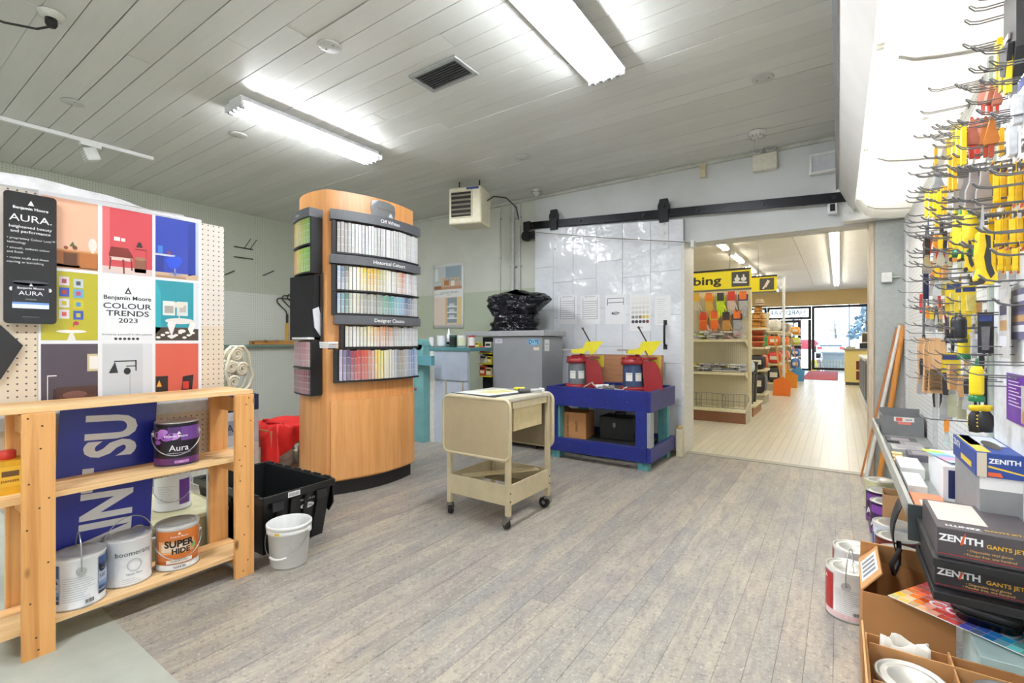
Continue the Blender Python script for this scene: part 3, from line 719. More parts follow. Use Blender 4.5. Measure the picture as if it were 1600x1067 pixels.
# lower door of the wide face
dn = wband(W(tw), .03, .985, .115, .69, .001, .020).build('door', wood('#e0a264', '#d09250', 'Z', .3, False, .5), tw)
p = wf(.985, .028); W(tw).ball((p.x, p.y, .72), .013, 10).build('knob', plain('#8a4a22', .4), tw)
GREY, BLK = plain('#55575b', .4), plain('#17181b', .45)
def cardcol(lst, t):
    x = t * (len(lst) - 1); i = min(int(x), len(lst) - 2); a, b = hexc(lst[i]), hexc(lst[i + 1]); f = x - i
    return tuple(a[k] * (1 - f) + b[k] * f for k in range(3))
rc = random.Random(11)
def card(rack, pos, nrm, width, z0, z1, base, fade=.5, bands=6, tilt=0.0, blank=False):
    """one column of stacked colour cards, faced with printed bands"""
    n = Vector((nrm.x, nrm.y, 0)); s = Vector((-n.y, n.x, 0)); o = Vector((pos.x, pos.y, 0)) - Vector(tw.location) * 1.0; o.z = 0
    m = MB(); th = .012
    def P(x, y, z): q = o + s * x + n * y; return (q.x, q.y, z)
    w2 = width / 2
    zs = [z0 + (z1 - z0) * k / bands for k in range(bands + 1)]
    m.prism([P(-w2, 0, z0), P(w2, 0, z0), P(w2, th, z0), P(-w2, th, z0)], (0, 0, z1 - z0), '#dedede')
    for k in range(bands):
        f = 1 - fade * .8 * (1 - k / max(1, bands - 1)); cc = tuple(min(1, (1 - f) * .82 + f * x) if not blank else x for x in base) if not blank else base
        cc = tuple(x * rc.uniform(.94, 1.04) for x in cc)
        m.poly([P(-w2 * .94, th + .0006, zs[k] + .002), P(w2 * .94, th + .0006, zs[k] + .002), P(w2 * .94, th + .0006, zs[k + 1] - .001), P(-w2 * .94, th + .0006, zs[k + 1] - .001)][::-1], cc)
    m.build('card', print_mat(.35), rack, whole=True)
whites = ['#b4b0a8', '#a9a6a0', '#d6d6d4', '#c0c0c0', '#dcdcda', '#b6b5b2', '#d6d5d3', '#cfcfcd', '#bdbcb9', '#dadad8', '#b9b8b4', '#d4d4d2', '#c6c6c8']
r2 = ['#9fb0c8', '#1c1c1e', '#e6e2cf', '#dcd2b0', '#e3bb3e', '#d6a92c', '#c9a840', '#a8a05a', '#cfc8a8', '#d9d6cb', '#b9b7a4', '#c9a888', '#b56a52', '#d4cfc9', '#a59ca2', '#c4c4c6', '#b0b0b6']
r3 = ['#9db4cc', '#39776a', '#cfcbb6', '#b9b59a', '#8f8c80', '#a5a294', '#8a8f80', '#6f9480', '#4f8f80', '#5a9a98', '#88b4c4', '#7fa3c0', '#3f4a72', '#6a6f8a', '#a4a6ac', '#b6b6b8']
r4 = ['#cdbfae', '#d6d4c6', '#dbd3b0', '#e0cf90', '#d9b07c', '#cf8e5e', '#b98462', '#a89a8c', '#b8b6ae', '#c4c4c4', '#b4b4b6', '#c8c8c8', '#bdbdbf']
r5 = ['#b7a9c4', '#4a3d78', '#b83a36', '#c0392f', '#c95a3a', '#d9a890', '#e3c93f', '#e6d9a0', '#dfd6bc', '#cfcfcf', '#8f8f92', '#a9967c', '#b7b9be', '#7d8fb4', '#5f86c0', '#9db4d4']
def wide_rack(name, z0, z1, cols, n, t0=.035, t1=.985, fade=.5, bands=6, title=None, blank=False):
    rk = W(tw); wband(rk, t0, t1, z0 - .012, z0, .001, .062)                         # tray lip
    rk.M = Matrix.Translation(-Vector(tw.location)); wband(rk, t0, t0 + .03, z0, z1, .001, .058, 2); wband(rk, t0, t1, z0, z1, .001, .008)
    ro = rk.build(name, BLK, tw, whole=True)
    u0 = t0 + .038
    for i in range(n):
        t = u0 + (t1 - u0 - .006) * (i + .5) / n; pz = wf(t, .040 + rc.uniform(-.004, .004)); q = (wf(t, .05) - wf(t, .04)).normalized()
        wd = (wf(u0 + (t1 - u0) * (i + 1) / n, .04) - wf(u0 + (t1 - u0) * i / n, .04)).length
        b = cardcol(cols, i / (n - 1)); card(ro, pz, q, wd * .80, z0 + .002, z1 - rc.uniform(.004, .014), b, fade, bands, blank=blank)
    return ro
def title_strip(z0, z1, s, t0=.02, t1=.99):
    o = wband(W(tw), t0, t1, z0, z1, .001, .075).build('title_strip', GREY, tw)
    ln = (Vector(B2) - Vector(A2)).length
    m = W(tw); m.text(s, .026, lambda x, y: (*wf(.56 + x / ln, .0765), (z0 + z1) / 2 - .012 + y), '#e8e8e8', .01); m.build('lettering', print_mat(), o)
title_strip(1.995, 2.065, 'Off Whites'); wide_rack('card_rack', 1.765, 1.99, whites, 30, fade=.12, bands=4, blank=True)
title_strip(1.68, 1.745, 'Historical Colours'); wide_rack('card_rack', 1.495, 1.675, r2, 28, fade=.55, bands=4); wide_rack('card_rack', 1.325, 1.48, r3, 28, fade=.3, bands=3)
title_strip(1.245, 1.31, 'Designer Classics', .05); wide_rack('card_rack', 1.08, 1.24, r4, 26, .10, fade=.7, bands=4); wide_rack('card_rack', .835, 1.065, r5, 28, .05, fade=.25, bands=4)
# badge on the header
zc = 2.125; m = W(tw); ln = (Vector(B2) - Vector(A2)).length
pts = [(.05, .07), (.105, .055), (.115, 0), (.105, -.055), (-.105, -.055), (-.115, 0), (-.105, .055), (-.05, .07)]
fb = lambda x, y, o=.006: Vector((*wf(.545 + x / ln, o), zc + .012 + y))
m.prism([fb(x, y, .001) for x, y in pts], fb(0, 0, .007) - fb(0, 0, .001)); bd = m.build('badge', metal('#a9adb0', .3), tw)
m = W(tw); m.text('Benjamin Moore', .016, lambda x, y: fb(x + .02, y + .0, .0085), '#8f6a5a', .0); m.poly([fb(.04, -.045, .0085), fb(.09, -.045, .0085), fb(.065, -.008, .0085)], '#c9cdd0'); m.build('lettering', print_mat(), bd)
# racks on the narrow end
def nf(x, off):                                   # end face, x from 0 (right) to 1 (left)
    return Vector((-3.085 - .33 * x, 1.965 - off + .07 * x * x))
def end_rack(z0, z1, rows, title=None):
    m = W(tw); pl = [nf(i / 8, 0) for i in range(9)]
    m.prism([(-3.085, 2.06, z0), (-3.085, 1.965, z0)] + [(p.x, p.y, z0) for p in pl[1:]] + [(-3.415, 2.10, z0)], (0, 0, .012))
    m.box(-3.097, 1.965, z0 + .012, -3.082, 2.055, z1)
    m.prism([(*nf(i / 8, -.03), z0 + .012) for i in range(9)] + [(-3.415, 2.10, z0 + .012), (-3.098, 2.055, z0 + .012)], (0, 0, z1 - z0 - .012))
    for zr, *_ in rows[1:]: m.prism([(*nf(i / 8, .006), zr - .012) for i in range(9)] + [(*nf(i / 8, -.03), zr - .012) for i in range(8, -1, -1)], (0, 0, .012))
    ro = m.build('end_rack', BLK, tw, whole=True)
    for zr, zt, cols in rows:
        for i in range(10):
            t = (i + .5) / 10.4 + .03; p = nf(t, -.014); q = nf(t + .03, 0) - nf(t - .03, 0); nn = Vector((-q.y, q.x)).normalized(); nn = nn if nn.y < 0 else -nn
            card(ro, p, nn, .026, zr + .003, zt - .004, cardcol(cols, i / 9), .2, 4)
    if title:
        q = W(tw); q.prism([(-3.08, 2.055, z1)] + [(*nf(i / 8, .014), z1) for i in range(9)] + [(-3.415, 2.10, z1)], (0, 0, .062)); to = q.build('title_strip', GREY, tw)
        q = W(tw); q.text(title, .02, lambda x, y: Vector((*nf(.55 - x / .33, .0155), z1 + .02 + y)), '#e8e8e8'); q.build('lettering', print_mat(), to)
end_rack(1.61, 2.01, [(1.61, 1.80, ['#7fb24c', '#8fbf52', '#b5cf4a', '#d9d24a', '#e6b02a', '#e0962a']), (1.82, 2.01, ['#7aa84a', '#98b84e', '#b8b84a', '#dccf8c', '#e3c860', '#d9a84a'])], 'Classic')
end_rack(.73, 1.125, [(.73, .92, ['#7a3a48', '#8c4352', '#a05a68', '#8f4a58', '#7a3040']), (.935, 1.12, ['#c99aa0', '#b87f8a', '#c08890', '#a8707c', '#b98a90'])])
# dark pocket between the end racks with leaflets
m = W(tw); m.box(-3.41, 2.0, 1.13, -3.10, 2.05, 1.60); m.build('pocket', plain('#0d0d0f', .7), tw)
m = W(tw); m.prism([(-3.098, 2.045, 1.16), (-3.098, 2.0, 1.22), (-3.098, 1.985, 1.35), (-3.098, 2.03, 1.37), (-3.098, 2.05, 1.3)], (.008, 0, 0)); m.build('leaflet', plain('#d8dade', .4), tw)
m = W(tw); m.box(-3.30, 1.95, 1.135, -3.10, 2.05, 1.15); m.build('card', plain('#e8e8e8', .5), tw)
m = W(tw); m.bar((-3.075, 2.045, 1.08), (-3.075, 2.045, 1.62), .012, .012); m.build('end_bar', plain('#4a4b4e', .35, .5), tw)
for z in (1.09, 1.62):
    pass
m = W(tw); p = wf(.01, .13)
for k in range(3):
    m.box(p.x - .06 + k * .012, p.y - .03 - k * .012, 1.075 + k * .014, p.x + .05 + k * .012, p.y + .05 - k * .012, 1.088 + k * .014)
wp = thing('card_pack', 'small bundle of white cards sticking out at the tower corner', 'cards', (p.x, p.y, 1.075))
for k in range(3):
    MB().box(-.05 + k * .01, -.045 - k * .008, k * .015, .05 + k * .012, .03 - k * .008, .013 + k * .015).build('card', plain('#eef0f2', .5), wp)
MB().bar((.0, .0, -.006), (-.03, .05, -.006), .03, .010).build('clip', plain('#2a2a2c', .4), wp)

# ================================================================== cream utility cart
CR, CRD = worn('#c6b998', '#6f624c', .735, .42, 34), plain('#b5a684', .45)
ct = thing('typing_cart', 'cream metal utility cart on casters with a folded-down leaf', 'cart', (-1.845, 2.535, 0))
X0, X1, Y0, Y1 = -2.075, -1.615, 2.305, 2.765
W(ct).box(X0 - .015, Y0 - .01, .755, X1 + .015, Y1 + .01, .785).build('top', plain('#c8c3b2', .4), ct, .008)
m = W(ct)
m.box(X1 - .003, Y0 + .03, .715, X1 + .012, Y1 - .03, .756); m.build('apron', CR, ct); W(ct).box(X0 - .012, Y0 + .03, .715, X0 + .003, Y1 - .03, .756).build('apron', CR, ct)
for x in (X0, X1):
    for y in (Y0, Y1):
        lg = W(ct).box(x - .015, y - .015, .085, x + .015, y + .015, .756).build('leg', CR, ct, .003)
        k = 1 if (x, y) != (X0, Y1) else -1
        q = W(ct); q.M = Matrix.Translation(Vector((x, y, 0)) - Vector(ct.location)) @ Matrix.Rotation(random.uniform(0, 3), 4, 'Z')
        q.cyl((0, 0, .075), (0, 0, .092), .014, n=10); q.box(-.016, -.022, .068, .016, .03, .075)
        for s in (-1, 1): q.prism([(s * .016, -.02, .07), (s * .016, .03, .07), (s * .016, .042, .035), (s * .016, .018, .03)], (s * -.003, 0, 0))
        cf = q.build('caster_fork', metal('#8f8d86', .4), ct, whole=True)
        q = W(ct); q.M = Matrix.Translation(Vector((x, y, 0)) - Vector(ct.location)) @ Matrix.Rotation(random.uniform(0, 3), 4, 'Z')
        q.cyl((-.011, .025, .036), (.011, .025, .036), .036, n=24); wl = q.build('caster_wheel', plain('#1c1c1e', .5), ct, .005)
        M0 = q.M; q = MB(); q.M = M0
        q.cyl((-.0135, .025, .036), (.0135, .025, .036), .013, n=12); q.build('hub', metal('#a9a9a6', .35), wl)
# leaves with rolled rims
for yy, s in ((Y0 - .022, -1), (Y1 + .022, 1)):
    pr_ = rrect(X0 - .035, .415, X1 + .03, .772, .045)
    lf = W(ct).prism([(x, yy - .004, z) for x, z in pr_], (0, .008, 0)).build('leaf', plain('#b9a888', .45, 0, .05, 12) if s < 0 else CRD, ct)
    W(ct).tube([(x, yy, z) for x, z in pr_], .011, 8, closed=True).build('rim', CR, lf)
# drawer case under the top, back panel
W(ct).box(-1.98, 2.37, .575, X1 - .004, 2.70, .752).build('drawer', plain('#cfc094', .4), ct, .004)
W(ct).box(X0 + .02, Y1 - .002, .42, X1 - .02, Y1 + .004, .752).build('back_panel', plain('#8d8067', .5), ct)
for nm, q in (('rail', (X0, Y0 - .012, X1, Y0 - .004)), ('rail', (X0, Y1 + .004, X1, Y1 + .012)), ('rail', (X0 - .012, Y0, X0 - .004, Y1)), ('rail', (X1 + .004, Y0, X1 + .012, Y1))):
    W(ct).box(q[0] - .014 if q[2] - q[0] > .1 else q[0], q[1] if q[2] - q[0] > .1 else q[1] - .014, .145, q[2] + .014 if q[2] - q[0] > .1 else q[2], q[3] if q[2] - q[0] > .1 else q[3] + .014, .268).build(nm, CR, ct, .003)
W(ct).box(X0, Y1 - .10, .152, X1, Y1, .158).build('bottom_tray', plain('#8a7c60', .5), ct)
m = W(ct); m.bar((X0 + .05, Y0 + .06, .245), (X1 - .06, Y1 - .03, .265), .075, .008); m.build('brace', plain('#c9b98e', .45), ct)
m = W(ct)
for (x, y, z) in ((X1 + .016, Y0, .70), (X1 + .016, Y0, .22), (X1 + .016, Y1, .22), (X1 + .016, Y1, .17), (X1 + .016, Y0, .17)): m.cyl((x - .003, y, z), (x + .003, y, z), .005, n=8)
m.build('rivet', plain('#5a4a34', .5), ct)
def on_cart(): pass
e = thing('plastic_sheet', 'thin clear-edged drawing sheet with yellow marks on the cream cart', 'sheet', (-1.86, 2.52, .7855))
m = MB(); m.prism([(-.22, -.20, 0), (.16, -.235, 0), (.20, .12, 0), (-.05, .20, 0)], (0, 0, .003)); m.build('board', plain('#3c4048', .35), e)
m = MB(); m.prism([(-.21, -.185, .0035), (.10, -.215, .0035), (.16, .08, .0035), (-.05, .17, .0035)], (0, 0, .0015)); pp = m.build('paper', plain('#e3e4df', .5), e)
m = MB(); m.poly([(-.08, -.12, .0055), (.08, -.10, .0055), (.06, .03, .0055), (-.06, .02, .0055)], '#e0d68a'); m.poly([(-.02, .03, .0056), (.08, .02, .0056), (.10, .06, .0056), (.0, .09, .0056)], '#d6c95a'); m.build('print', print_mat(), pp)
e = thing('marker', 'short yellow marker lying on the cream cart', 'marker', (-1.765, 2.66, .803), .6)
MB().cyl((-.03, 0, 0), (.03, 0, 0), .011, n=12).build('barrel', plain('#e6d21e', .4), e); MB().cyl((-.045, 0, 0), (-.03, 0, 0), .007, .011, n=12).build('cap', plain('#c9b414', .4), e)
e = thing('caulk_tool', 'grey and white hand tool lying at the edge of the cream cart', 'tool', (-1.66, 2.60, .803), 1.0)
MB().cyl((-.07, 0, 0), (.01, 0, 0), .015, .013, n=12).build('grip', plain('#4f5052', .5), e); MB().cyl((.01, 0, 0), (.085, 0, 0), .010, n=10).build('barrel', plain('#c4c6c6', .35), e); MB().box(.085, -.025, -.012, .105, .025, .012).build('head', plain('#dcdcd8', .4), e, .003)

# ================================================================== blue workbench
BL, TE = worn('#172472', '#a4aac4', .655, .4, 55), worn('#5fa0a3', '#d0d6d2', .70, .5, 30)
bn = thing('workbench', 'low blue-painted wooden workbench with worn edges before the white fire door', 'bench', (-1.83, 4.36, 0))
x0, x1, y0, y1, zt = -2.31, -1.355, 4.03, 4.69, .69
for nm, q in (('apron_board', (x0, y0 - .035, .51, x1, y0, zt)), ('apron_board', (x0, y1, .51, x1, y1 + .035, zt)), ('apron_board', (x0 - .035, y0 - .035, .51, x0 - .001, y1 + .035, zt - .002)), ('apron_board', (x1 + .001, y0 - .035, .51, x1 + .036, y1 + .035, zt - .002)),
              ('lower_rail', (x0, y0 - .035, .075, x1, y0, .205)), ('lower_rail', (x0, y1, .075, x1, y1 + .035, .205)), ('lower_rail', (x0 - .035, y0 - .035, .075, x0 - .001, y1 + .035, .203)), ('lower_rail', (x1 + .001, y0 - .035, .075, x1 + .036, y1 + .035, .203))):
    W(bn).box(*q).build(nm, BL, bn, .004)
W(bn).box(x0 + .001, y0 + .001, .64, x1 - .001, y1 - .001, .665).build('bench_top', worn('#4a4d56', '#b8b2a6', .62, .5, 18), bn)
for x in (x0 + .002, x1 - .092):
    for y in (y0 + .002, y1 - .092):
        W(bn).box(x, y, .0, x + .045, y + .09, .599).build('leg', TE, bn, .003)
        W(bn).box(x + .046, y, .0, x + .09, y + .09, .599).build('leg', TE, bn, .003)
W(bn).box(x0, y0 - .034, .206, x0 + .075, y0 - .002, .509).build('leg_face', BL, bn, .003); W(bn).box(x1 - .10, y0 - .034, .206, x1, y0 - .002, .509).build('leg_face', BL, bn, .003)
W(bn).box(x1 + .002, y0 - .034, .206, x1 + .034, y0 + .06, .509).build('leg_face', plain('#8d9096', .4), bn, .003)  # also a blue board; its grey colour paints in the glare on this side
W(bn).box(x0 + .095, y0 + .1, .16, x1 - .095, y1 - .1, .18).build('lower_shelf', plain('#2c2a28', .7), bn)

RED = worn('#8e1d22', '#e0d6d0', .70, .38, 45)
def shaker(px, label, mcol, rz):
    p = atY(px, 600, 4.27); e = thing('paint_shaker', label, 'machine', (p.x - .02, 4.27, .6655), rz)
    e.scale = (1.08, 1.08, 1.08)
    MB().lathe([(0, 0), (.105, 0), (.108, .02), (.10, .035), (.0, .035)], 28).build('base_ring', RED, e)
    MB().cyl((0, 0, .036), (0, 0, .225), .084, n=32).build('motor', plain(mcol, .4, .2, .12, 20), e)
    q = MB(); q.lathe([(.0, .30), (.045, .30), (.07, .285), (.095, .265), (.10, .245), (.10, .2255), (0, .2255)], 28); q.build('motor_cap', RED, e)
    q = MB()
    for k in range(12): a = k * PI / 6; q.cyl((.088 * math.cos(a), .088 * math.sin(a), .262), (.088 * math.cos(a), .088 * math.sin(a), .285), .010, n=6)
    stuff(q.build('cap_rib', RED, e, whole=True))
    for a in (-2.05, -1.05):
        f = cyl_fn(.0855, .12, a); q = MB(); n = 5
        for k in range(n): u0, u1 = -.03 + .06 * k / n, -.03 + .06 * (k + 1) / n; q.poly([f(u0, -.035), f(u1, -.035), f(u1, .035), f(u0, .035)], '#e4e2dc')
        q.text('DANGER', .008, cyl_fn(.0862, .138, a), '#444'); q.build('print', print_mat(), e, whole=True)
    # cast housing beside the motor
    q = MB(); q.prism([(.09, -.06, .0), (.245, -.06, 0), (.215, -.06, .19), (.18, -.06, .25), (.06, -.06, .265), (.075, -.06, .20)], (0, .15, 0)); q.build('housing', RED, e, .012, 3)
    q = MB(); q.cyl((.02, .02, .2655), (.02, .02, .30), .05, n=20); q.box(.02, -.02, .266, .2, .06, .285); q.build('arm_base', RED, e, .004)
    YE = worn('#d8cc22', '#e9e6c8', .68, .42, 30)
    q = MB(); q.prism([(-.05, -.06, .315), (.06, -.06, .31), (.10, -.06, .345), (.125, -.06, .30), (.155, -.06, .315), (.235, -.06, .425), (.08, -.06, .42), (.05, -.06, .36), (-.05, -.06, .345)], (0, .12, 0)); q.build('clamp', YE, e, .004)
    q = MB(); q.box(.15, .07, .18, .24, .115, .29); q.build('clamp_plate', YE, e, .006)
    q = MB(); q.cyl((.04, 0, .30), (.04, 0, .34), .018, n=12); q.build('clamp_post', RED, e)
    q = MB(); q.cyl((.125, 0, .40), (.055, 0, .53), .006, n=8); q.cyl((.055, 0, .53), (.045, 0, .55), .009, n=8); q.build('lever', plain('#4a4238', .5, .4), e)
    q = MB(); q.tube([(-.10, -.05, .345), (-.04, -.05, .345), (-.03, -.05, .34)], .006); q.tube([(-.12, .02, .35), (-.02, .02, .345)], .006); q.box(-.13, -.05, .338, -.09, .03, .352); q.build('guide_arm', metal('#a8a59c', .4), e, whole=True)
    return e
shaker(905, 'red and grey paint shaker with a yellow clamp, left of two on the blue bench', '#70767c', .4)
shaker(992, 'red and navy paint shaker with a yellow clamp, right of two on the blue bench', '#3b4d70', .45)
p = atY(950, 598, 4.20)
e = thing('power_cord', 'grey power cord with a white plug lying between the two shakers', 'cord', (p.x, 4.16, .6655))
MB().tube([(-.25, .04, .012), (-.17, .06, .06), (-.12, -.03, .05), (-.05, -.05, .012), (.04, .03, .04), (.10, -.02, .014), (.17, -.05, .012), (.2, .0, .04)], .007, 6).build('cable', plain('#b9b7b0', .5), e)
MB().cyl((-.10, -.02, .03), (.02, .01, .045), .018, .013, n=12).build('plug', plain('#e2e3e2', .4), e); MB().tube([(.02 + .05 * math.cos(a), .05 * math.sin(a) + .01, .035 + .012 * math.sin(2 * a)) for a in [k * .5 for k in range(13)]], .006, 6).build('coil', plain('#8d8a84', .5), e)
e = thing('plywood_offcut', 'brown plywood offcut leaning on the fire door behind the shakers', 'board', (-1.80, 4.72, .6255))
p0, p1 = atY(912, 560, 4.75), atY(1036, 560, 4.75)
q = MB(); q.M = Matrix.Rotation(math.radians(-6), 4, 'X'); q.box(p0.x + 1.80, .006, .068, p1.x + 1.80, .020, .36); q.build('panel', wood('#a9764f', '#8d5d3c', 'X'), e); q = MB(); q.M = Matrix.Rotation(math.radians(-6), 4, 'X'); q.box(p1.x + 1.80 - .08, .002, .068, p1.x + 1.8 - .02, .0055, .36); q.build('edge_strip', plain('#c9a070', .6), e)
# things under the bench
def carton(name, label, x0, y0, z0, sx, sy, h, rz=0.0, col='#b5824f', mark=None, flaps=True):
    e = thing(name, label, 'box', (x0, y0, z0), rz); cm = plain(col, .75, 0, .06, 9); t = .004
    for q in ((-sx/2, -sy/2, 0, sx/2, -sy/2 + t, h), (-sx/2, sy/2 - t, 0, sx/2, sy/2, h), (-sx/2, -sy/2 + t, 0, -sx/2 + t, sy/2 - t, h), (sx/2 - t, -sy/2 + t, 0, sx/2, sy/2 - t, h)):
        MB().box(*q).build('side', cm, e)
    MB().box(-sx/2 + t, -sy/2 + t, 0, sx/2 - t, sy/2 - t, t).build('bottom', cm, e); return e
e = carton('cardboard_box', 'open brown cardboard box on the floor under the blue bench', -2.14, 4.27, .181, .25, .26, .25, .12)
q = MB(); q.text('BENJAMIN MOORE', .018, lambda x, y: Vector((-.05 + .0 - y, -.1308, .12 + x)), '#5a3a20', .01); q.text('PAINTS', .022, lambda x, y: Vector((.04 - y, -.1308, .12 + x)), '#5a3a20', .01); q.build('lettering', print_mat(), e)
q = MB(); q.M = Matrix.Translation((-.125, 0, .25)) @ Matrix.Rotation(.5, 4, 'Y'); q.box(-.10, -.125, 0, 0, .125, .004); q.build('flap', plain('#c08f5c', .75, 0, .06, 9), e)
e = thing('tool_case', 'dark case standing in the shade under the blue bench', 'case', (-1.75, 4.40, .181))
MB().box(-.17, -.11, 0, .17, .11, .22).build('body', plain('#20241f', .5), e, .01); MB().tube([(-.05, 0, .22), (-.05, 0, .25), (.05, 0, .25), (.05, 0, .22)], .008).build('handle', plain('#15150f', .5), e); MB().box(-.03, -.114, .12, -.005, -.1105, .16).build('latch', metal('#a0a0a0'), e)
e = thing('green_can', 'small teal tin with a black lid at the right end under the bench', 'tin', (-1.47, 4.56, 0))
# teal offcut block standing inside the right end of the bench
bpy.data.objects.remove(e)
e = thing('corner_block', 'cream kerb block on the floor where the fire door meets the jamb', 'block', (-1.28, 4.76, 0))
MB().box(-.03, -.04, 0, .03, .04, .27).build('body', plain('#cfc6a8', .5), e, .006); MB().lathe([(0, .30), (.02, .30), (.03, .285), (.03, .27)], 12).build('cap', worn('#b99a6a', '#5a4630', .55), e)

# ================================================================== grey cabinet, bag, counter
GC = plain('#8f9295', .4, 0, .05, 5)
cb = thing('grey_cabinet', 'grey metal dispenser cabinet with a round blue badge', 'cabinet', (-2.84, 4.44, 0))
W(cb).box(-3.16, 4.215, .06, -2.525, 4.66, 1.175).build('body', GC, cb, .006)
W(cb).box(-3.19, 4.19, 1.177, -2.49, 4.68, 1.235).build('top', plain('#9fa2a4', .4), cb, .006)
W(cb).box(-3.18, 4.17, .055, -2.50, 4.68, .16).build('plinth', plain('#a5a8ab', .4), cb, .004)
m = W(cb)
for x in (-3.1, -2.6): m.cyl((x - .012, 4.23, .03), (x + .012, 4.23, .03), .03, n=16)
m.build('caster', plain('#222', .5), cb)
m = W(cb); m.poly([(-2.625 + .075 * math.cos(t), 4.2135, 1.115 + .032 * math.sin(t)) for t in [k * PI / 12 for k in range(24)]], '#5fa8d8'); m.poly([(-2.625 + .062 * math.cos(t), 4.2132, 1.115 + .024 * math.sin(t)) for t in [k * PI / 12 for k in range(24)]], '#9fd0ea')
m.text('DV70', .035, lambda x, y: Vector((-2.625 + x, 4.2128, 1.099 + y)), '#14304e', .03); m.poly([(-2.63, 4.2135, 1.03), (-2.56, 4.2135, 1.03), (-2.56, 4.2135, 1.06), (-2.63, 4.2135, 1.06)], '#d9cbb8')
m.poly([(-3.13, 4.2135, 1.10), (-3.03, 4.2135, 1.10), (-3.03, 4.2135, 1.15), (-3.13, 4.2135, 1.15)], '#c4c4cc'); m.text('TINT', .016, lambda x, y: Vector((-3.08 + x, 4.213, 1.118 + y)), '#5a5a80')
m.build('print', print_mat(), cb)
m = W(cb); m.poly([(-2.5235, 4.26, 1.02), (-2.5235, 4.36, 1.02), (-2.5235, 4.36, 1.14), (-2.5235, 4.26, 1.14)], '#e6e7e8'); m.text('Lynx', .022, lambda x, y: Vector((-2.5230, 4.31 + x, 1.085 + y)), '#3a6a7a'); m.text('service', .012, lambda x, y: Vector((-2.5230, 4.31 + x, 1.05 + y)), '#777'); m.build('print', print_mat(), cb)
# bin bag draped over a machine on the cabinet
def m_bag():
    m, nt, b = newmat('black_plastic_film'); v = coord(nt, 'Object', (1, 1, 2.2)); n = noise(nt, v, 10, 3, .5, .6)
    b.inputs['Base Color'].default_value = (.006, .006, .009, 1); b.inputs['Roughness'].default_value = .10; b.inputs['Specular IOR Level'].default_value = .35; bump(nt, b, n, .55, .03); return m
bg = thing('black_bag', 'crumpled black plastic bag draped over a machine on the grey cabinet', 'bag', (-3.02, 4.43, 1.2355))
from mathutils import noise as mnoise
rings = [(0.0, .29, .20), (.035, .235, .18), (.08, .25, .185), (.125, .235, .18), (.16, .215, .165), (.22, .225, .165), (.30, .25, .18), (.36, .265, .185), (.41, .25, .165), (.43, .15, .10), (.435, .01, .01)]
def bagp(u, v):
    x = v * (len(rings) - 1); i = min(int(x), len(rings) - 2); f = x - i; r = [rings[i][k] * (1 - f) + rings[i + 1][k] * f for k in range(3)]
    a = u * 2 * PI; ca, sa = math.cos(a), math.sin(a); X, Y, z = r[1] * math.copysign(abs(ca) ** .6, ca), r[2] * math.copysign(abs(sa) ** .6, sa), r[0]
    up = max(0, min(1, (v - .42) / .3)); X += up * (.17 * max(0, ca) ** 5 - .06 * max(0, -ca) ** 6); z += up * .03 * sa - up * .05 * max(0, ca) ** 3
    p = Vector((X, Y, z)); n1 = mnoise.noise(p * 7.0 + Vector((3, 1, 7))); n2 = 1 - 2 * abs(mnoise.noise(Vector((X * 9 + z * 7, Y * 9, z * 11 - X * 5)))); n3 = 1 - 2 * abs(mnoise.noise(Vector((X * 22 + 5 - z * 10, Y * 22, z * 24))))
    k = min(1, v * 6); dsp = .045 * n1 + .026 * n2 + .006 * n3
    return Vector((X + ca * dsp * k, Y + sa * dsp * k, max(.0008, z + .4 * dsp * k)))
MB().grid(bagp, 120, 80).build('film', m_bag(), bg)
# teal post and counter
TEAL = worn('#6ea3a3', '#9cb8b4', .7, .5, 20); TEALD = plain('#4d7d82', .5)
tp = thing('counter', 'teal and pale blue painted service counter by the green wall', 'counter', (-3.6, 3.95, 0))
W(tp).box(-3.93, 3.76, 0, -3.78, 3.88, 1.09).build('post', TEAL, tp, .006)
W(tp).cyl((-3.855, 3.76, 1.085), (-3.855, 3.88, 1.085), .062, n=20).build('post_top', TEAL, tp)
W(tp).box(-3.97, 3.70, .86, -3.60, 3.755, .965).build('cross_board', plain('#5a95a0', .5, 0, .06, 14), tp, .004)
W(tp).box(-3.80, 3.86, 1.015, -3.20, 4.24, 1.055).build('worktop', TEALD, tp, .006)
W(tp).box(-3.775, 3.885, .0, -3.25, 3.92, 1.012).build('front_panel', plain('#b5bfcc', .5, 0, .06, 5), tp)
W(tp).box(-3.776, 3.872, .70, -3.24, 3.884, 1.012).build('fascia', plain('#a7b2c0', .5, 0, .08, 6), tp)
W(tp).box(-3.776, 3.860, .0, -3.72, 3.884, 1.012).build('corner_strip', plain('#d9d8cf', .5), tp)
m = W(tp)
for x in (-3.55, -3.31): m.box(x - .006, 3.874, .50, x + .006, 3.884, .70)
m.build('drip', plain('#a89c80', .5), tp)
# low green shelf unit behind the tower
GX = -.14
gs = thing('green_shelving', 'pale green slatted bin unit half hidden behind the colour tower', 'shelving', (-4.30, 3.72, 0))
for k in range(4):
    q = W(gs); q.M = Matrix.Translation(-Vector(gs.location)); z = .05 + .2 * k
    q.prism([(-4.6, 3.55, z), (-4.10, 3.55, z + .05), (-4.10, 3.55, z + .16), (-4.6, 3.55, z + .12)], (0, .3, 0)); q.build('bin', plain('#b4c4ae', .5), gs, .004)
W(gs).box(-4.62, 3.5, 0, -4.09, 3.545, .045).build('plinth', TEALD, gs)
W(gs).box(-4.62, 3.852, 0, -4.09, 3.875, .9).build('back_panel', plain('#3a4a4a', .6), gs); W(gs).box(-4.62, 3.48, .86, -4.10, 3.851, .89).build('top', TEAL, gs)
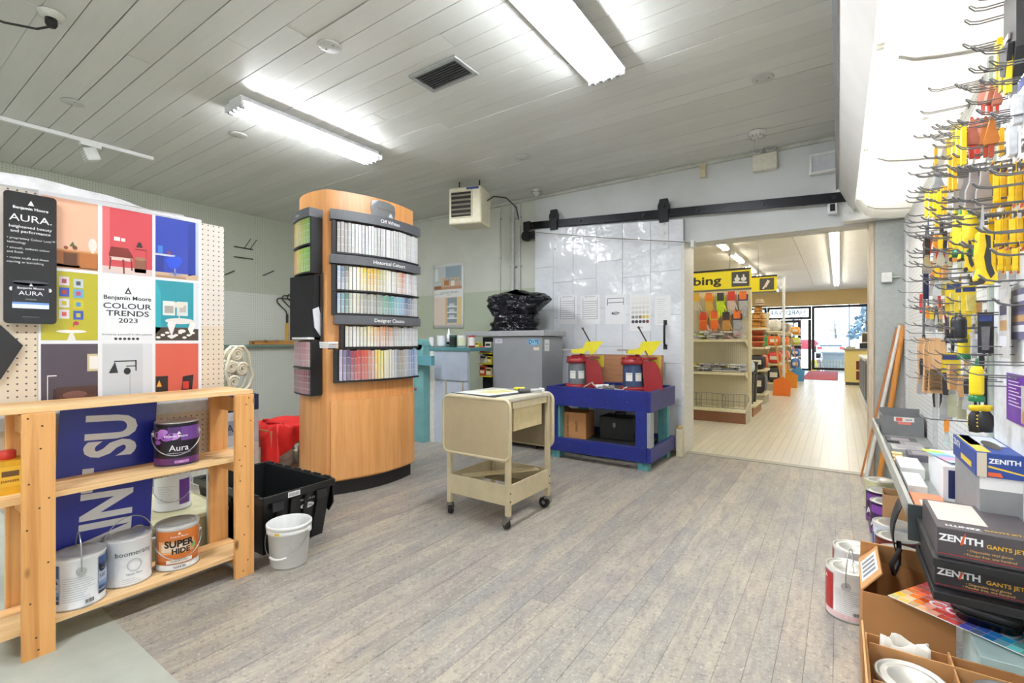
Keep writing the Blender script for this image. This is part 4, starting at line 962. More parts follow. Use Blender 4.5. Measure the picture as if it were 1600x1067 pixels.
# tins and bottle along the counter
def small_tin(label, px, col, h=.125, r=.052, band=None, Y=4.02, z=1.0555, name='paint_tin', lidc='#c9cbcc', txt=None):
    p = atY(px, 520, Y); e = thing(name, label, 'tin', (p.x, Y, z))
    MB().lathe([(0, 0), (r, 0), (r, h)], 24).build('body', plain(col, .35, 0, .03), e); MB().lathe([(r, h), (r + .002, h + .003), (r - .004, h + .006), (r - .01, h + .002), (0, h + .002)], 24).build('lid', metal(lidc, .3), e)
    q = MB(); a = -PI / 2 + .65; f = cyl_fn(r + .0006, 0, a)
    bc = band or '#f0f0f0'
    for k in range(8): u0, u1 = -.05 + .1 * k / 8, -.05 + .1 * (k + 1) / 8; q.poly([f(u0, h * .15), f(u1, h * .15), f(u1, h * .85), f(u0, h * .85)], bc)
    if txt: q.text(txt, .014, cyl_fn(r + .0012, h * .45, a), '#333', .01)
    q.build('print', print_mat(), e, whole=True); return e
small_tin('large white paint tin on the teal counter beside the tower', 690, '#e4e5e6', .13, .055, '#dcdee2')
small_tin('dark green tin with black label on the teal counter', 708, '#2f6b57', .135, .042, '#17201c')
small_tin('white tin with a yellow motif on the teal counter', 722, '#e2e4e2', .13, .055, '#d2d8b8')
small_tin('red and white tin at the right end of the teal counter', 737, '#b53238', .13, .035, '#e0d8d4')
small_tin('white plastic pot left of the large white tin on the counter', 675, '#e6e7ea', .11, .035, '#e9e9ec', lidc='#e8e8ea')
p = atY(668, 520, 4.10); e = thing('squeeze_bottle', 'white squeeze bottle with a nozzle on the counter end', 'bottle', (p.x - .05, 4.10, 1.0555))
e.location.x = -3.745; e.location.y = 4.14
MB().lathe([(0, 0), (.032, 0), (.034, .02), (.034, .12), (.022, .15), (.013, .16), (.013, .18), (0, .18)], 20).build('body', plain('#eceef0', .35), e); MB().lathe([(.014, .175), (.010, .19), (.006, .215), (0, .215)], 14).build('nozzle', plain('#f4f4f4', .35), e); MB().lathe([(.0345, .03), (.0345, .06)], 20, a0=-2.4, a1=-.4).build('label_band', plain('#2c3550', .4), e)
# tall narrow merchandise strip between counter and cabinet
ms = thing('merchandise_rack', 'black narrow rack of yellow and red packets left of the grey cabinet', 'rack', (-3.30, 4.30, 0))
W(ms).box(-3.40, 4.34, 0, -3.20, 4.40, 1.17).build('back_panel', plain('#141415', .6), ms); W(ms).box(-3.62, 4.26, 1.18, -3.192, 4.66, 1.235).build('top', plain('#a3a5a5', .4), ms, .005)
for z in (.72, .86, .98): W(ms).box(-3.40, 4.25, z, -3.205, 4.338, z + .012).build('shelf', plain('#d6c52a', .45), ms)
for i, (x, z, c, w_, h_) in enumerate(((-3.35, .735, '#c8452f', .08, .11), (-3.26, .735, '#d8bf8a', .08, .09), (-3.34, .875, '#d8d8d4', .09, .09), (-3.25, .875, '#e0c830', .07, .08), (-3.35, .995, '#c9402e', .07, .07), (-3.27, .995, '#d0cfc0', .08, .12), (-3.36, 1.09, '#e0cf30', .06, .05), (-3.25, .60, '#c9772e', .09, .10))):
    nm = ['red', 'tan', 'white', 'yellow', 'small red', 'tall white', 'flat yellow', 'orange'][i]
    z = z if z not in (1.09, .60) else (1.075 if z > 1 else 0.612)
    if i == 6: x, z = -3.43, 1.056
    if i == 7: continue
    e = thing('hardware_packet', nm + ' packet on the narrow rack left of the grey cabinet', 'packet', (x, 4.29, z if z != 1.056 else 1.0555), 0, 'packets on the narrow rack')
    MB().box(-w_ / 2, -.025, .0, w_ / 2, .025, h_).build('packet', plain(c, .4, 0, .1, 40), e, .004)
    q = MB(); q.poly([(-w_ * .35, -.0256, h_ * .2), (w_ * .35, -.0256, h_ * .2), (w_ * .35, -.0256, h_ * .5), (-w_ * .35, -.0256, h_ * .5)], '#f0e6c0'); q.poly([(-w_ * .4, -.0256, h_ * .62), (w_ * .4, -.0256, h_ * .62), (w_ * .4, -.0256, h_ * .85), (-w_ * .4, -.0256, h_ * .85)], '#3a2a20'); q.build('print', print_mat(), e, whole=True)
# ================================================================== paint cans
CANM = metal('#c2c3c4', .28)
def gallon(label, x, y, z, face, draw=None, body='#e8e9ea', lid='#b9bab8', r=.083, h=.19, bail='up', bang=None, rz=0.0, group=None, name='paint_can', steel=True):
    """gallon can: body, rims, lid, ears, wire bail; face is the world angle the label looks towards"""
    e = thing(name, label, 'paint can', (x, y, z), rz, group)
    MB().lathe([(0, .002), (r - .004, .002), (r, .0), (r, .006), (r - .002, .009), (r - .002, h - .012), (r, h - .009), (r, h)], 40).build('body', plain(body, .3, 0, .02), e)
    q = MB().lathe([(r, h), (r + .001, h + .003), (r - .004, h + .005), (r - .008, h + .001), (r - .014, h - .002), (r - .018, h + .003), (r - .028, h + .001), (r - .032, h - .002), (0, h - .002)], 40)
    q.build('lid', plain(lid, .35, .55, .10, 14), e)
    MB().lathe([(r - .004, -.0005), (r + .0012, .0), (r + .0012, .006)], 40).build('bottom_rim', CANM, e)
    a = bang if bang is not None else face + PI / 2
    for s in (0, PI):
        ox, oy = math.cos(a + s), math.sin(a + s)
        q = MB(); q.cyl((ox * (r - .002), oy * (r - .002), h * .74), (ox * (r + .004), oy * (r + .004), h * .74), .016, n=14); q.cyl((ox * (r + .004), oy * (r + .004), h * .74), (ox * (r + .009), oy * (r + .009), h * .74), .007, n=10); q.build('ear', CANM, e)
    pts = []; R = r + .008; ex, ey = math.cos(a), math.sin(a); fx, fy = math.cos(face), math.sin(face)
    for k in range(17):
        t = PI * k / 16; c_, s_ = math.cos(t), math.sin(t)
        if bail == 'up': off, dz = .035 * s_, .135 * s_
        elif bail == 'front': off, dz = (R + .012) * s_, -.085 * s_ + .0
        else: off, dz = -(R + .01) * s_, -.02 * s_
        pts.append((ex * R * c_ + fx * off, ey * R * c_ + fy * off, h * .74 + dz))
    MB().tube(pts, .0022, 6).build('bail', metal('#aeb0b2', .3), e)
    if draw:
        k = MB(); draw(k, r + .0004, h, face); k.build('print', print_mat(.3), e, whole=True)
    return e
def cband(k, r, a, u0, u1, z0, z1, c, lift=0.0):
    f = cyl_fn(r + lift, 0, a); n = max(2, int(abs(u1 - u0) / .012))
    for i in range(n):
        p, q = u0 + (u1 - u0) * i / n, u0 + (u1 - u0) * (i + 1) / n; k.poly([f(p, z0), f(q, z0), f(q, z1), f(p, z1)], c)
def ctri(k, r, a, u, z, s, c, lift=.0012):
    f = cyl_fn(r + lift, 0, a); k.poly([f(u - s, z), f(u + s, z), f(u, z + s * 1.6)], c)
def lines(k, r, a, u0, u1, z0, n, dz, c='#8a8c90', lift=.0008):
    rl = random.Random(n * 7 + int(u0 * 1e4))
    for i in range(n): cband(k, r, a, u0, u0 + (u1 - u0) * rl.uniform(.55, 1), z0 - i * dz, z0 - i * dz + .0014, c, lift)
def barcode(k, r, a, u, z, h=.018):
    cband(k, r, a, u - .016, u + .016, z, z + h, '#f4f4f4', .0006); rl = random.Random(3)
    x = -.014
    while x < .013: w_ = rl.choice((.0008, .0016)); cband(k, r, a, u + x, u + x + w_, z + .002, z + h - .002, '#2a2a2a', .0011); x += w_ + .0012
def d_aura(k, r, h, a):
    C = 2 * PI * r / 2.05
    cband(k, r, a, -C, C, .008, h - .014, '#16131c'); cband(k, r, a, -C, C, .012, .04, '#5c2a66', .0004)
    cband(k, r, a, -.03, .10, h - .06, h - .014, '#51306e', .0004); cband(k, r, a, .02, .12, h - .075, h - .014, '#6a3f8a', .0006)
    for (u, z, s, c) in ((-.075, .14, .03, '#a668c0'), (-.05, .155, .024, '#b57acc'), (-.035, .13, .026, '#9556b0'), (-.075, .11, .018, '#8a4aa6'), (-.01, .135, .028, '#c08ad2')):
        f = cyl_fn(r + .0010, 0, a); k.poly([f(u + s * math.cos(t) * .9, z + s * .55 * math.sin(t)) for t in [i * PI / 7 for i in range(14)]], c)
    ctri(k, r, a, .012, h - .045, .008, '#efeaf4', .0016); k.text('Benjamin Moore', .0095, cyl_fn(r + .0016, h - .058, a), '#efeaf4', .015)
    k.text('Aura', .026, lambda x, y: cyl_fn(r + .0014, .072, a)(x + .012, y), '#f2f0f4', .005); k.text('waterborne interior paint', .006, lambda x, y: cyl_fn(r + .0014, .06, a)(x + .014, y), '#d8d0dc')
    cband(k, r, a, -.005, .05, .018, .03, '#b884b8', .001); k.text('satin', .006, lambda x, y: cyl_fn(r + .0014, .021, a)(x + .02, y), '#fff')
def d_super(k, r, h, a):
    cband(k, r, a, -.10, .095, .03, h - .016, '#c9702e'); cband(k, r, a, -.10, .095, .03, .045, '#a8561e', .0004); cband(k, r, a, -.085, .06, .075, .13, '#e0a878', .0004); cband(k, r, a, -.07, .04, .085, .12, '#ead0b4', .0006)
    ctri(k, r, a, 0, h - .032, .007, '#f4e8dc'); k.text('Benjamin Moore', .007, cyl_fn(r + .0014, h - .043, a), '#f4e8dc', .01)
    k.text('SUPER', .028, cyl_fn(r + .0014, .105, a), '#16140f', .04); k.text('HIDE', .022, lambda x, y: cyl_fn(r + .0014, .076, a)(x + .006, y), '#16140f', .04)
    cband(k, r, a, .045, .068, .085, .11, '#9dbf7a', .0012); k.text('ZERO', .006, lambda x, y: cyl_fn(r + .002, .095, a)(x + .056, y), '#3a5a2a')
    cband(k, r, a, -.05, .05, .034, .05, '#eae4dc', .0010); k.text('INTERIOR LATEX', .006, cyl_fn(r + .0016, .04, a), '#333')
    k.text('N354 00', .009, cyl_fn(r + .0010, .012, a), '#333', .01); lines(k, r, a, -.19, -.115, .13, 12, .008)
def d_ultra(k, r, h, a):
    # navy faded panels left and right of a white text panel
    for u0, u1 in ((-.17, -.062), (.062, .17)):
        cband(k, r, a, u0, u1, .045, h - .018, '#274a86'); cband(k, r, a, u0, u1, .075, .125, '#aebfda', .0004); cband(k, r, a, u0, u1, .06, .075, '#6f90c0', .0004); cband(k, r, a, u0, u1, .03, .042, '#1a2c4a', .0004)
    k.text('RA', .026, lambda x, y: cyl_fn(r + .0014, .105, a)(x - .088, y), '#101a2c', .03); k.text('SPEC 500', .018, lambda x, y: cyl_fn(r + .0014, .08, a)(x - .12, y), '#101a2c', .01)
    k.text('U', .03, lambda x, y: cyl_fn(r + .0014, .115, a)(x + .078, y), '#101a2c', .04); k.text('500', .014, lambda x, y: cyl_fn(r + .0014, .09, a)(x + .08, y), '#101a2c')
    k.text('ULTRA', .026, lambda x, y: cyl_fn(r + .0014, .115, a)(x + .13, y), '#101a2c', .03)
    lines(k, r, a, -.05, .05, .12, 11, .0085, '#9a9ca0'); barcode(k, r, a, .03, .014)
def d_merang(k, r, h, a):
    k.text('boomerang', .020, cyl_fn(r + .0008, .125, a), '#4a4c50', 0); f = cyl_fn(r + .0008, 0, a)
    for q in range(24):
        t0, t1 = q * PI / 12, (q + 1) * PI / 12; k.poly([f(.0 + .026 * math.cos(t0), .085 + .026 * math.sin(t0)), f(.026 * math.cos(t1), .085 + .026 * math.sin(t1)), f(.022 * math.cos(t1), .085 + .022 * math.sin(t1)), f(.022 * math.cos(t0), .085 + .022 * math.sin(t0))], '#b9bcbf')
    k.text('Plastic Paint', .008, cyl_fn(r + .0008, .045, a), '#666'); lines(k, r, a, -.04, .03, .03, 3, .008, '#aaa')
def d_red(k, r, h, a):
    cband(k, r, a, -.26, -.062, .03, h - .014, '#a81e22'); cband(k, r, a, .058, .26, .03, h - .014, '#a81e22'); cband(k, r, a, -.26, .26, .008, .03, '#e3c4c4', .0002)
    k.text('b', .075, lambda x, y: cyl_fn(r + .0012, .03, a)(x + .082, y), '#e8822a', .03); lines(k, r, a, -.05, .05, .125, 13, .0075, '#9a9c9e'); barcode(k, r, a, .025, .028)
    ctri(k, r, a, -.1, h - .04, .01, '#f0e6e6')
def d_plum(k, r, h, a): cband(k, r, a, -.26, .26, .008, h - .014, '#3a1f4a'); cband(k, r, a, -.05, .1, h - .06, h - .014, '#7a3f96', .0004); k.text('Aura', .04, lambda x, y: cyl_fn(r + .001, .05, a)(x, y), '#efeaf4', .02); cband(k, r, a, -.26, .26, .012, .03, '#8a4a90', .0004)
def d_brown(k, r, h, a): cband(k, r, a, -.26, .26, .008, h - .014, '#6d2f22'); ctri(k, r, a, 0, h - .055, .014, '#f0e6e0'); k.text('Benjamin Moore', .012, cyl_fn(r + .0012, h - .075, a), '#f0e6e0', .01)
def d_navy(k, r, h, a): cband(k, r, a, -.26, .26, .05, h - .05, '#2c3f8a'); cband(k, r, a, -.05, .05, .03, h - .02, '#cfd4ea', .0004); k.text('REGAL', .022, cyl_fn(r + .0012, .09, a), '#1a2656', .02)
def d_green(k, r, h, a): cband(k, r, a, -.26, .26, .03, h - .03, '#245a48'); cband(k, r, a, -.04, .05, .03, h - .03, '#e2e4e0', .0004); lines(k, r, a, -.03, .04, .12, 8, .01, '#888')
def d_white(k, r, h, a): lines(k, r, a, -.07, .07, .14, 13, .009, '#b4b6ba')
def d_royal(k, r, h, a): cband(k, r, a, -.26, .26, .02, h - .03, '#1f3f8c'); cband(k, r, a, -.06, .04, .05, .13, '#111830', .0004); k.text('N534', .02, cyl_fn(r + .001, .10, a), '#e0e4f0', .02); cband(k, r, a, -.26, .26, .02, .035, '#7fa0d8', .0004)
def facing(x, y): return math.atan2(-y, -x)

# ================================================================== poster panel behind the wooden shelves
PX = -2.66
pn = thing('pegboard_panel', 'freestanding tan pegboard display panel covered by a paint poster', 'panel', (PX, .65, 0))
W(pn).box(PX - .012, .02, .47, PX, 1.196, 1.72).build('board', pegboard('tan_pegboard', '#d9c9b2', '#dcd2c6', 1.2), pn)
W(pn).box(PX + .0005, .02, .775, PX + .018, 1.15, .845).build('rail', plain('#d2d6d8', .4), pn)
for y in (.05, 1.15): W(pn).box(PX - .045, y - .02, 0, PX - .013, y + .02, 1.70).build('upright', plain('#b8b9b6', .4), pn)
# the poster
def Yp(px): return atX(px, 500, PX + .004).y
ps = thing('paint_poster', 'large paint poster with nine room photographs and a 2023 heading', 'poster', (PX + .0015, .78, 1.28))
y0, y1, z0, z1 = Yp(60), Yp(315), .80, 1.735
W(ps).box(PX + .0015, y0, z0, PX + .0028, y1, z1).build('sheet', plain('#e6e7ea', .3, 0, .01), ps)
cl = [(Yp(64), Yp(153)), (Yp(160), Yp(238)), (Yp(243), Yp(310))]; rw = [(1.425, 1.715), (1.125, 1.412), (.80, 1.11)]
K = W(ps); DX = [0]
def cell(ci, ri):
    ya, yb = cl[ci]; za, zb = rw[ri]
    def f(x, y, l=0): return (PX + .0034 + l * .00035, ya + (yb - ya) * x, za + (zb - za) * y)
    def R(xa, yl, xb, yh, c, l=1): K.poly([f(xa, yl, l), f(xb, yl, l), f(xb, yh, l), f(xa, yh, l)], c)
    def G(pts, c, l=2): K.poly([f(x, y, l) for x, y in pts], c)
    def E(cx, cy, rx, ry, c, l=3): K.poly([f(cx + rx * math.cos(t * PI / 10), cy + ry * math.sin(t * PI / 10), l) for t in range(20)], c)
    def BG(c): R(0, 0, 1, 1, c, 0)
    return R, G, E, BG
R, G, E, BG = cell(0, 0); BG('#e8b496'); R(0, 0, 1, .06, '#b98a6a'); R(.25, .02, 1, .27, '#9a5f36'); R(.38, .05, .62, .23, '#5f3a24', 2); R(.66, .03, .98, .25, '#b06c38', 2); R(.25, .25, 1, .275, '#c98e5a', 3); E(.9, .38, .08, .10, '#f0dcd0'); R(.87, .26, .93, .34, '#e8dcd4', 4); E(.42, .30, .04, .025, '#8a4a34'); E(.58, .31, .045, .03, '#6f4028'); G([(.48, .33), (.54, .40), (.58, .33)], '#5a6a4a', 4)
R, G, E, BG = cell(1, 0); BG('#c94a52'); R(0, 0, 1, .10, '#d8c4bc'); R(0, .10, .14, 1, '#d86a6c', 1); R(.22, .50, .34, .56, '#efe4e0'); R(.36, .50, .44, .55, '#efe4e0'); R(.63, .04, .87, .26, '#8a5a48'); E(.75, .26, .12, .03, '#a3745e'); G([(.12, .28), (.16, .40), (.5, .40), (.6, .28), (.58, .22), (.14, .22)], '#7a2f2a'); R(.14, .20, .58, .25, '#d8c0b4', 3); G([(.12, .05), (.15, .05), (.17, .24), (.14, .24)], '#7a2f2a', 4); G([(.40, .0), (.43, .0), (.42, .22), (.38, .22)], '#7a2f2a', 4); G([(.56, .06), (.59, .06), (.57, .24), (.54, .24)], '#7a2f2a', 4); R(.64, .40, .88, .415, '#7a2f34', 3); R(.86, .10, .875, .42, '#8a3a3a', 2); G([(.66, .44), (.80, .44), (.76, .52), (.70, .52)], '#3a2a30', 4)
R, G, E, BG = cell(2, 0); BG('#2f43a8'); R(0, 0, 1, .09, '#c8ab90'); G([(.75, .06), (.93, .10), (.93, 1), (.75, .94)], '#263a96', 1); R(.93, .09, 1, 1, '#b9c4d8', 2); R(0, .36, .44, .39, '#c8ccdc'); R(0, .10, .18, .36, '#23358c', 2); G([(.20, .30), (.34, .36), (.56, .38), (.62, .30), (.5, .18), (.32, .16)], '#2b50d0', 3); R(.42, .03, .45, .17, '#8a96c0', 3); G([(.28, .06), (.62, .06), (.45, .10)], '#8a96c0', 3); R(.05, .40, .16, .52, '#3f78c8', 3); E(.3, .42, .05, .03, '#7a3f6a'); R(.0, .0, .7, .04, '#b08a6c', 2)
R, G, E, BG = cell(0, 1); BG('#b5ad2f')
for i, (x, y, a, b) in enumerate(((.30, .86, '#d8c8c8', '#a04a58'), (.55, .84, '#b8c4c0', '#4a4f58'), (.30, .70, '#3f55a8', '#b0483c'), (.55, .69, '#6aa0c0', '#b84a6a'), (.30, .54, '#d8d4d8', '#c0b030'), (.55, .53, '#c8b838', '#3a8ab8'), (.30, .38, '#dcd8da', '#c85a50'), (.55, .37, '#3a52a8', '#b8b040'))):
    R(x, y - .065, x + .18, y + .065, a, 2); R(x + .05, y - .03, x + .13, y + .03, b, 3)
E(.52, .13, .27, .025, '#eceae4', 3); G([(.44, .0), (.60, .0), (.54, .12), (.50, .12)], '#e4e2dc', 4); R(.48, .15, .58, .20, '#d89a30', 4); E(.60, .25, .05, .03, '#b03a4a', 5); R(.545, .19, .555, .25, '#6a5a30', 5)
R, G, E, BG = cell(1, 1); BG('#e8eaec')
fP = lambda x, y: (PX + .0040, cl[1][0] + (cl[1][1] - cl[1][0]) * .5 + x, y)
K.poly([fP(-.013, 1.335), fP(.013, 1.335), fP(0, 1.366)], '#3a3d42'); K.poly([(PX + .0044, p[1], p[2]) for p in (fP(-.006, 1.339), fP(.006, 1.339), fP(0, 1.352))], '#e8eaec')
K.text('Benjamin Moore', .0175, lambda x, y: fP(x, 1.308 + y), '#33363b', .02, sx=1.05); K.text('COLOUR', .024, lambda x, y: fP(x, 1.268 + y), '#33363b', .012, sx=1.25); K.text('TRENDS', .024, lambda x, y: fP(x, 1.235 + y), '#33363b', .012, sx=1.25); K.text('2023', .020, lambda x, y: fP(x, 1.205 + y), '#33363b', .012, sx=1.3)
K.text('Immerse yourself in the palette.', .0085, lambda x, y: fP(x, 1.148 + y), '#55585d', sx=1.2)
for i in range(6): K.poly([fP(-.045 + .016 * i + .006 * math.cos(t * PI / 6), 1.132 + .006 * math.sin(t * PI / 6)) for t in range(12)], '#3c3f44')
R, G, E, BG = cell(2, 1); BG('#2f94a2'); R(0, 0, 1, .22, '#4a4038', 1); R(.16, .42, .44, .66, '#dfe2dc', 2); R(.48, .42, .74, .66, '#d8dcd8', 2); R(.20, .46, .40, .58, '#a8a49c', 3); R(.52, .48, .70, .60, '#b8b4ac', 3); R(.88, .2, 1, 1, '#d8dce0', 2); G([(0, 1), (.12, .78), (.12, .2), (0, .1)], '#37a4b0', 1); E(.55, .33, .34, .05, '#e0dcd6', 4); G([(.36, .06), (.46, .30), (.30, .34), (.26, .26)], '#e8e6e2', 5); E(.36, .07, .10, .025, '#e8e6e2', 5); G([(.82, .08), (.94, .30), (.80, .32), (.74, .2)], '#eceae6', 5); E(.60, .16, .09, .03, '#e4e0da', 5); R(.52, .36, .545, .56, '#d8d4c8', 5); G([(.44, .56), (.62, .56), (.70, .66), (.40, .64)], '#ddd8c8', 5)
for i in range(9): E(.06 + .1 * i, .05 + .04 * (i % 3), .05, .02, '#e8e4dc', 3)
R, G, E, BG = cell(0, 2); BG('#4d444e'); R(0, 0, 1, .16, '#4a2f26', 1); R(.20, .18, 1, .40, '#3a2623', 1); R(.26, .22, .98, .42, '#4a2f2a', 2); R(.30, .20, .98, .30, '#5c3a30', 3); E(.58, .31, .22, .05, '#7a5046', 4); E(.7, .24, .15, .03, '#8a4a30', 5); R(.80, .62, 1, .86, '#c8b890', 3); R(.84, .65, 1, .83, '#e4e2dc', 4); R(.10, .15, .115, .58, '#d8d8d4', 4); R(.10, .57, .26, .585, '#d8d8d4', 4)
R, G, E, BG = cell(1, 2); BG('#c6cacd'); R(.80, 0, 1, 1, '#d4d7da', 1); G([(.12, .58), (.30, .58), (.24, .74)], '#2c2e32', 3); R(.22, .74, .66, .755, '#2c2e32', 3); G([(.64, .76), (.67, .76), (.67, .60), (.645, .60)], '#2c2e32', 3); R(.46, .665, .66, .68, '#2c2e32', 3); E(.48, .60, .07, .05, '#2c2e32', 3); E(.60, .12, .06, .05, '#8a8c88', 3); R(.53, .18, .54, .56, '#9a9c9e', 3)
R, G, E, BG = cell(2, 2); BG('#c85c4a'); R(0, .0, 1, .15, '#b8a49a', 1); R(0, .16, .28, .50, '#2c2322', 2); G([(.02, .34), (.08, .44), (.14, .34)], '#f0a030', 4); E(.12, .16, .14, .05, '#b8402c', 5); E(.2, .20, .06, .04, '#d8a050', 5); G([(.62, .48), (.88, .50), (.84, .24), (.58, .24)], '#2a2022', 4); R(.62, .28, .76, .40, '#c8382e', 5); R(.38, .22, .86, .25, '#241c1e', 5); R(.44, .10, .46, .23, '#241c1e', 5); R(.82, .10, .84, .23, '#241c1e', 5)
K.build('print', print_mat(.25), ps, whole=True)
# black sign
sg = thing('hanging_sign', 'tall black sign with AURA lettering and a pictured can, hung over the poster', 'sign', (PX + .02, .465, 1.19))
SX = PX + .032; ya, yb, za, zb = .392, .542, 1.19, 1.702
W(sg).prism([(SX - .006, y, z) for y, z in rrect(ya, za, yb, zb, .014)], (.006, 0, 0)).build('board', plain('#17181b', .25), sg)
W(sg).box(PX + .004, .45, 1.6, SX - .0065, .49, 1.64).build('hook', metal(), sg)
K = W(sg); ym = (ya + yb) / 2; F_ = lambda x, y: (SX + .0008, ym + x, y)
K.poly([F_(-.009, 1.655), F_(.009, 1.655), F_(0, 1.675)], '#e8e8ea'); K.text('Benjamin Moore', .0105, lambda x, y: F_(x, 1.637 + y), '#e8e8ea', .02); K.text('AURA.', .026, lambda x, y: F_(x, 1.59 + y), '#eeeeef', 0, sx=1.15)
for s, z in (('heightened beauty', 1.563), ('and performance', 1.545)): K.text(s, .0105, lambda x, y: F_(x, z + y), '#e0e0e2', .005, sx=1.1)
for s, z in (('• proprietary Colour Lock™', 1.518), ('   technology', 1.502), ('• smooth, uniform colour', 1.480), ('   and finish', 1.464), ('• resists scuffs and sheen', 1.442), ('   marring or burnishing', 1.426)):
    K.text(s, .0082, lambda x, y: F_(x - .066, z + y), '#cfcfd2', .002, 'L')
# pictured can
K.poly([F_(-.052, 1.25), F_(.052, 1.25), F_(.052, 1.35), F_(-.052, 1.35)], '#24262c'); K.poly([(SX + .0011, p[1], p[2]) for p in (F_(-.052, 1.25), F_(.052, 1.25), F_(.052, 1.266), F_(-.052, 1.266))], '#dfe6f2'); K.poly([(SX + .0011, p[1], p[2]) for p in (F_(-.052, 1.266), F_(.052, 1.266), F_(.052, 1.274), F_(-.052, 1.274))], '#6f9ad8')
K.poly([F_(.052 * math.cos(t * PI / 12), 1.35 + .010 * math.sin(t * PI / 12)) for t in range(24)], '#4a4c52')
G_ = lambda x, y: (SX + .0012, ym + x, y)
K.poly([G_(-.006, 1.338), G_(.006, 1.338), G_(0, 1.35)], '#e0e0e4'); K.text('Benjamin Moore', .008, lambda x, y: G_(x, 1.326 + y), '#e0e0e4', .02); K.text('AURA', .016, lambda x, y: G_(x, 1.302 + y), '#e8e8ea', 0, sx=1.15); K.text('INTERIOR', .005, lambda x, y: G_(x, 1.283 + y), '#aaa'); K.text('benjaminmoore.ca', .0045, lambda x, y: F_(x, 1.215 + y), '#888')
for s in (-1, 1): K.poly([F_(s * .054 + .006 * math.cos(t * PI / 6), 1.325 + .008 * math.sin(t * PI / 6)) for t in range(12)], '#d8d8da')
K.build('print', print_mat(.3), sg, whole=True)
# black arrow-ended card
ar = thing('black_card', 'black pointed card at the left edge under the AURA sign', 'card', (PX + .01, .40, 1.02))
z_ = lambda py: atX(20, py, PX + .02).z
W(ar).prism([(PX + .012, Yp(-60), z_(508)), (PX + .012, Yp(0), z_(508)), (PX + .012, Yp(35), z_(540)), (PX + .012, Yp(0), z_(592)), (PX + .012, Yp(-60), z_(592))], (.006, 0, 0)).build('board', plain('#242527', .5), ar); W(ar).box(PX + .001, Yp(0), z_(550), PX + .0115, Yp(8), z_(545)).build('pin', metal(), ar)
# plastic film over the panel's top edge
fm = thing('plastic_film', 'clear plastic film draped over the top edge of the poster panel', 'film', (PX, .5, 1.72))
def film(u, v):
    y = .02 + u * .98; t = v * 2 - 1; rf = math.sin(u * 9 + v * 3) * .012 + math.sin(u * 23 - v * 5) * .006
    x = PX + .020 * t + (.012 if t > 0 else -.02) + rf * .4; z = 1.745 + .045 * math.sin(u * PI * .9 + .4) * (1 - t * t) - .035 * abs(t) ** 2 * (1 - u * .8) + rf * .5 * (1 - abs(t)) - .03 * u * (1 - t * t)
    return Vector((x, y, max(z, 1.722 if abs(t) < .6 else 1.68))) - Vector(fm.location)
def m_film():
    m = bpy.data.materials.new('clear_plastic_film'); m.use_nodes = True; nt = m.node_tree; b = nt.nodes['Principled BSDF']; b.inputs['Base Color'].default_value = (.9, .9, .92, 1); b.inputs['Roughness'].default_value = .15
    t = nt.nodes.new('ShaderNodeBsdfTransparent'); mx = nt.nodes.new('ShaderNodeMixShader'); nz = noise(nt, coord(nt), 12, 3); f = ramp(nt, nz, [(.3, (.42,) * 3), (.7, (.62,) * 3)])
    nt.links.new(f, mx.inputs[0]); nt.links.new(t.outputs[0], mx.inputs[1]); nt.links.new(b.outputs[0], mx.inputs[2]); nt.links.new(mx.outputs[0], nt.nodes['Material Output'].inputs[0]); return m
MB().grid(film, 50, 10).build('film', m_film(), fm); 

# ================================================================== wooden shelf unit
PINE = wood('#e2a866', '#c98a48', 'Z', .5, True, .6); PINEY = wood('#e6b67c', '#cf9a5c', 'Y', .5, True, .6); PINEL = wood('#e9c490', '#d6a76c', 'Y', .55, True, .6)
sh = thing('wooden_shelf', 'low rough pine shelf unit with slatted shelves and screwed posts', 'shelf', (-2.46, .76, 0))
for y in (.392, 1.099):
    for x in (-2.352, -2.612):
        p_ = W(sh).box(x, y, 0 if x > -2.5 else .0, x + .02, y + .087, .866).build('post', PINE, sh, .002)
for y in (.416, 1.101):
    for z in (.0915, .551, .845): W(sh).box(-2.590, y + (.0 if y < .8 else .04), z - .068, -2.354, y + .02 + (.0 if y < .8 else .04), z - .001).build('end_rail', PINE, sh, .002)
for z in (.0915, .551, .8665):
    for k in range(3):
        W(sh).box(-2.588 + k * .079 + (0 if z < .8 else -.012) * 1, .335, z, -2.513 + k * .079 + (.0 if z < .8 else .004), 1.19 if z > .8 else 1.187, z + .02).build('slat', PINEL if k else PINEY, sh, .002)
rs = random.Random(9)
m = W(sh)
for y in (.392, 1.099):
    for z in (.03, .075, .20, .33, .46, .53, .56, .62, .74, .82, .85):
        yq = y + rs.uniform(.012, .075); m.cyl((-2.3325, yq, z), (-2.3310, yq, z), .0034, n=8)
stuff(m.build('screw', plain('#5a4630', .5, .3), sh, whole=True))
gallon('white and navy ULTRA SPEC can, front left on the bottom pine shelf', -2.437, .565, .1118, facing(-2.44, .565) + .03, d_ultra, '#e4e6e8', bail='up', bang=facing(-2.44, .565) + .1)
gallon('white can with grey boomerang lettering behind the ULTRA SPEC can', -2.487, .735, .1118, facing(-2.5, .68) + .25, d_merang, '#e6e7e8', bail='up')
gallon('orange and white SUPER HIDE can at the right of the bottom pine shelf', -2.475, .915, .1118, facing(-2.475, .9) + .08, d_super, '#e2e3e2', bail='front')
gallon('black and purple Aura can on the middle pine shelf', -2.455, .905, .5715, facing(-2.45, .9) - .05, d_aura, '#201a26', bail='front')
jg = thing('yellow_jug', 'yellow plastic jug with a red cap at the left end of the middle shelf', 'jug', (-2.50, .385, .5715))
jg.location = (-2.50, .382, .5715)
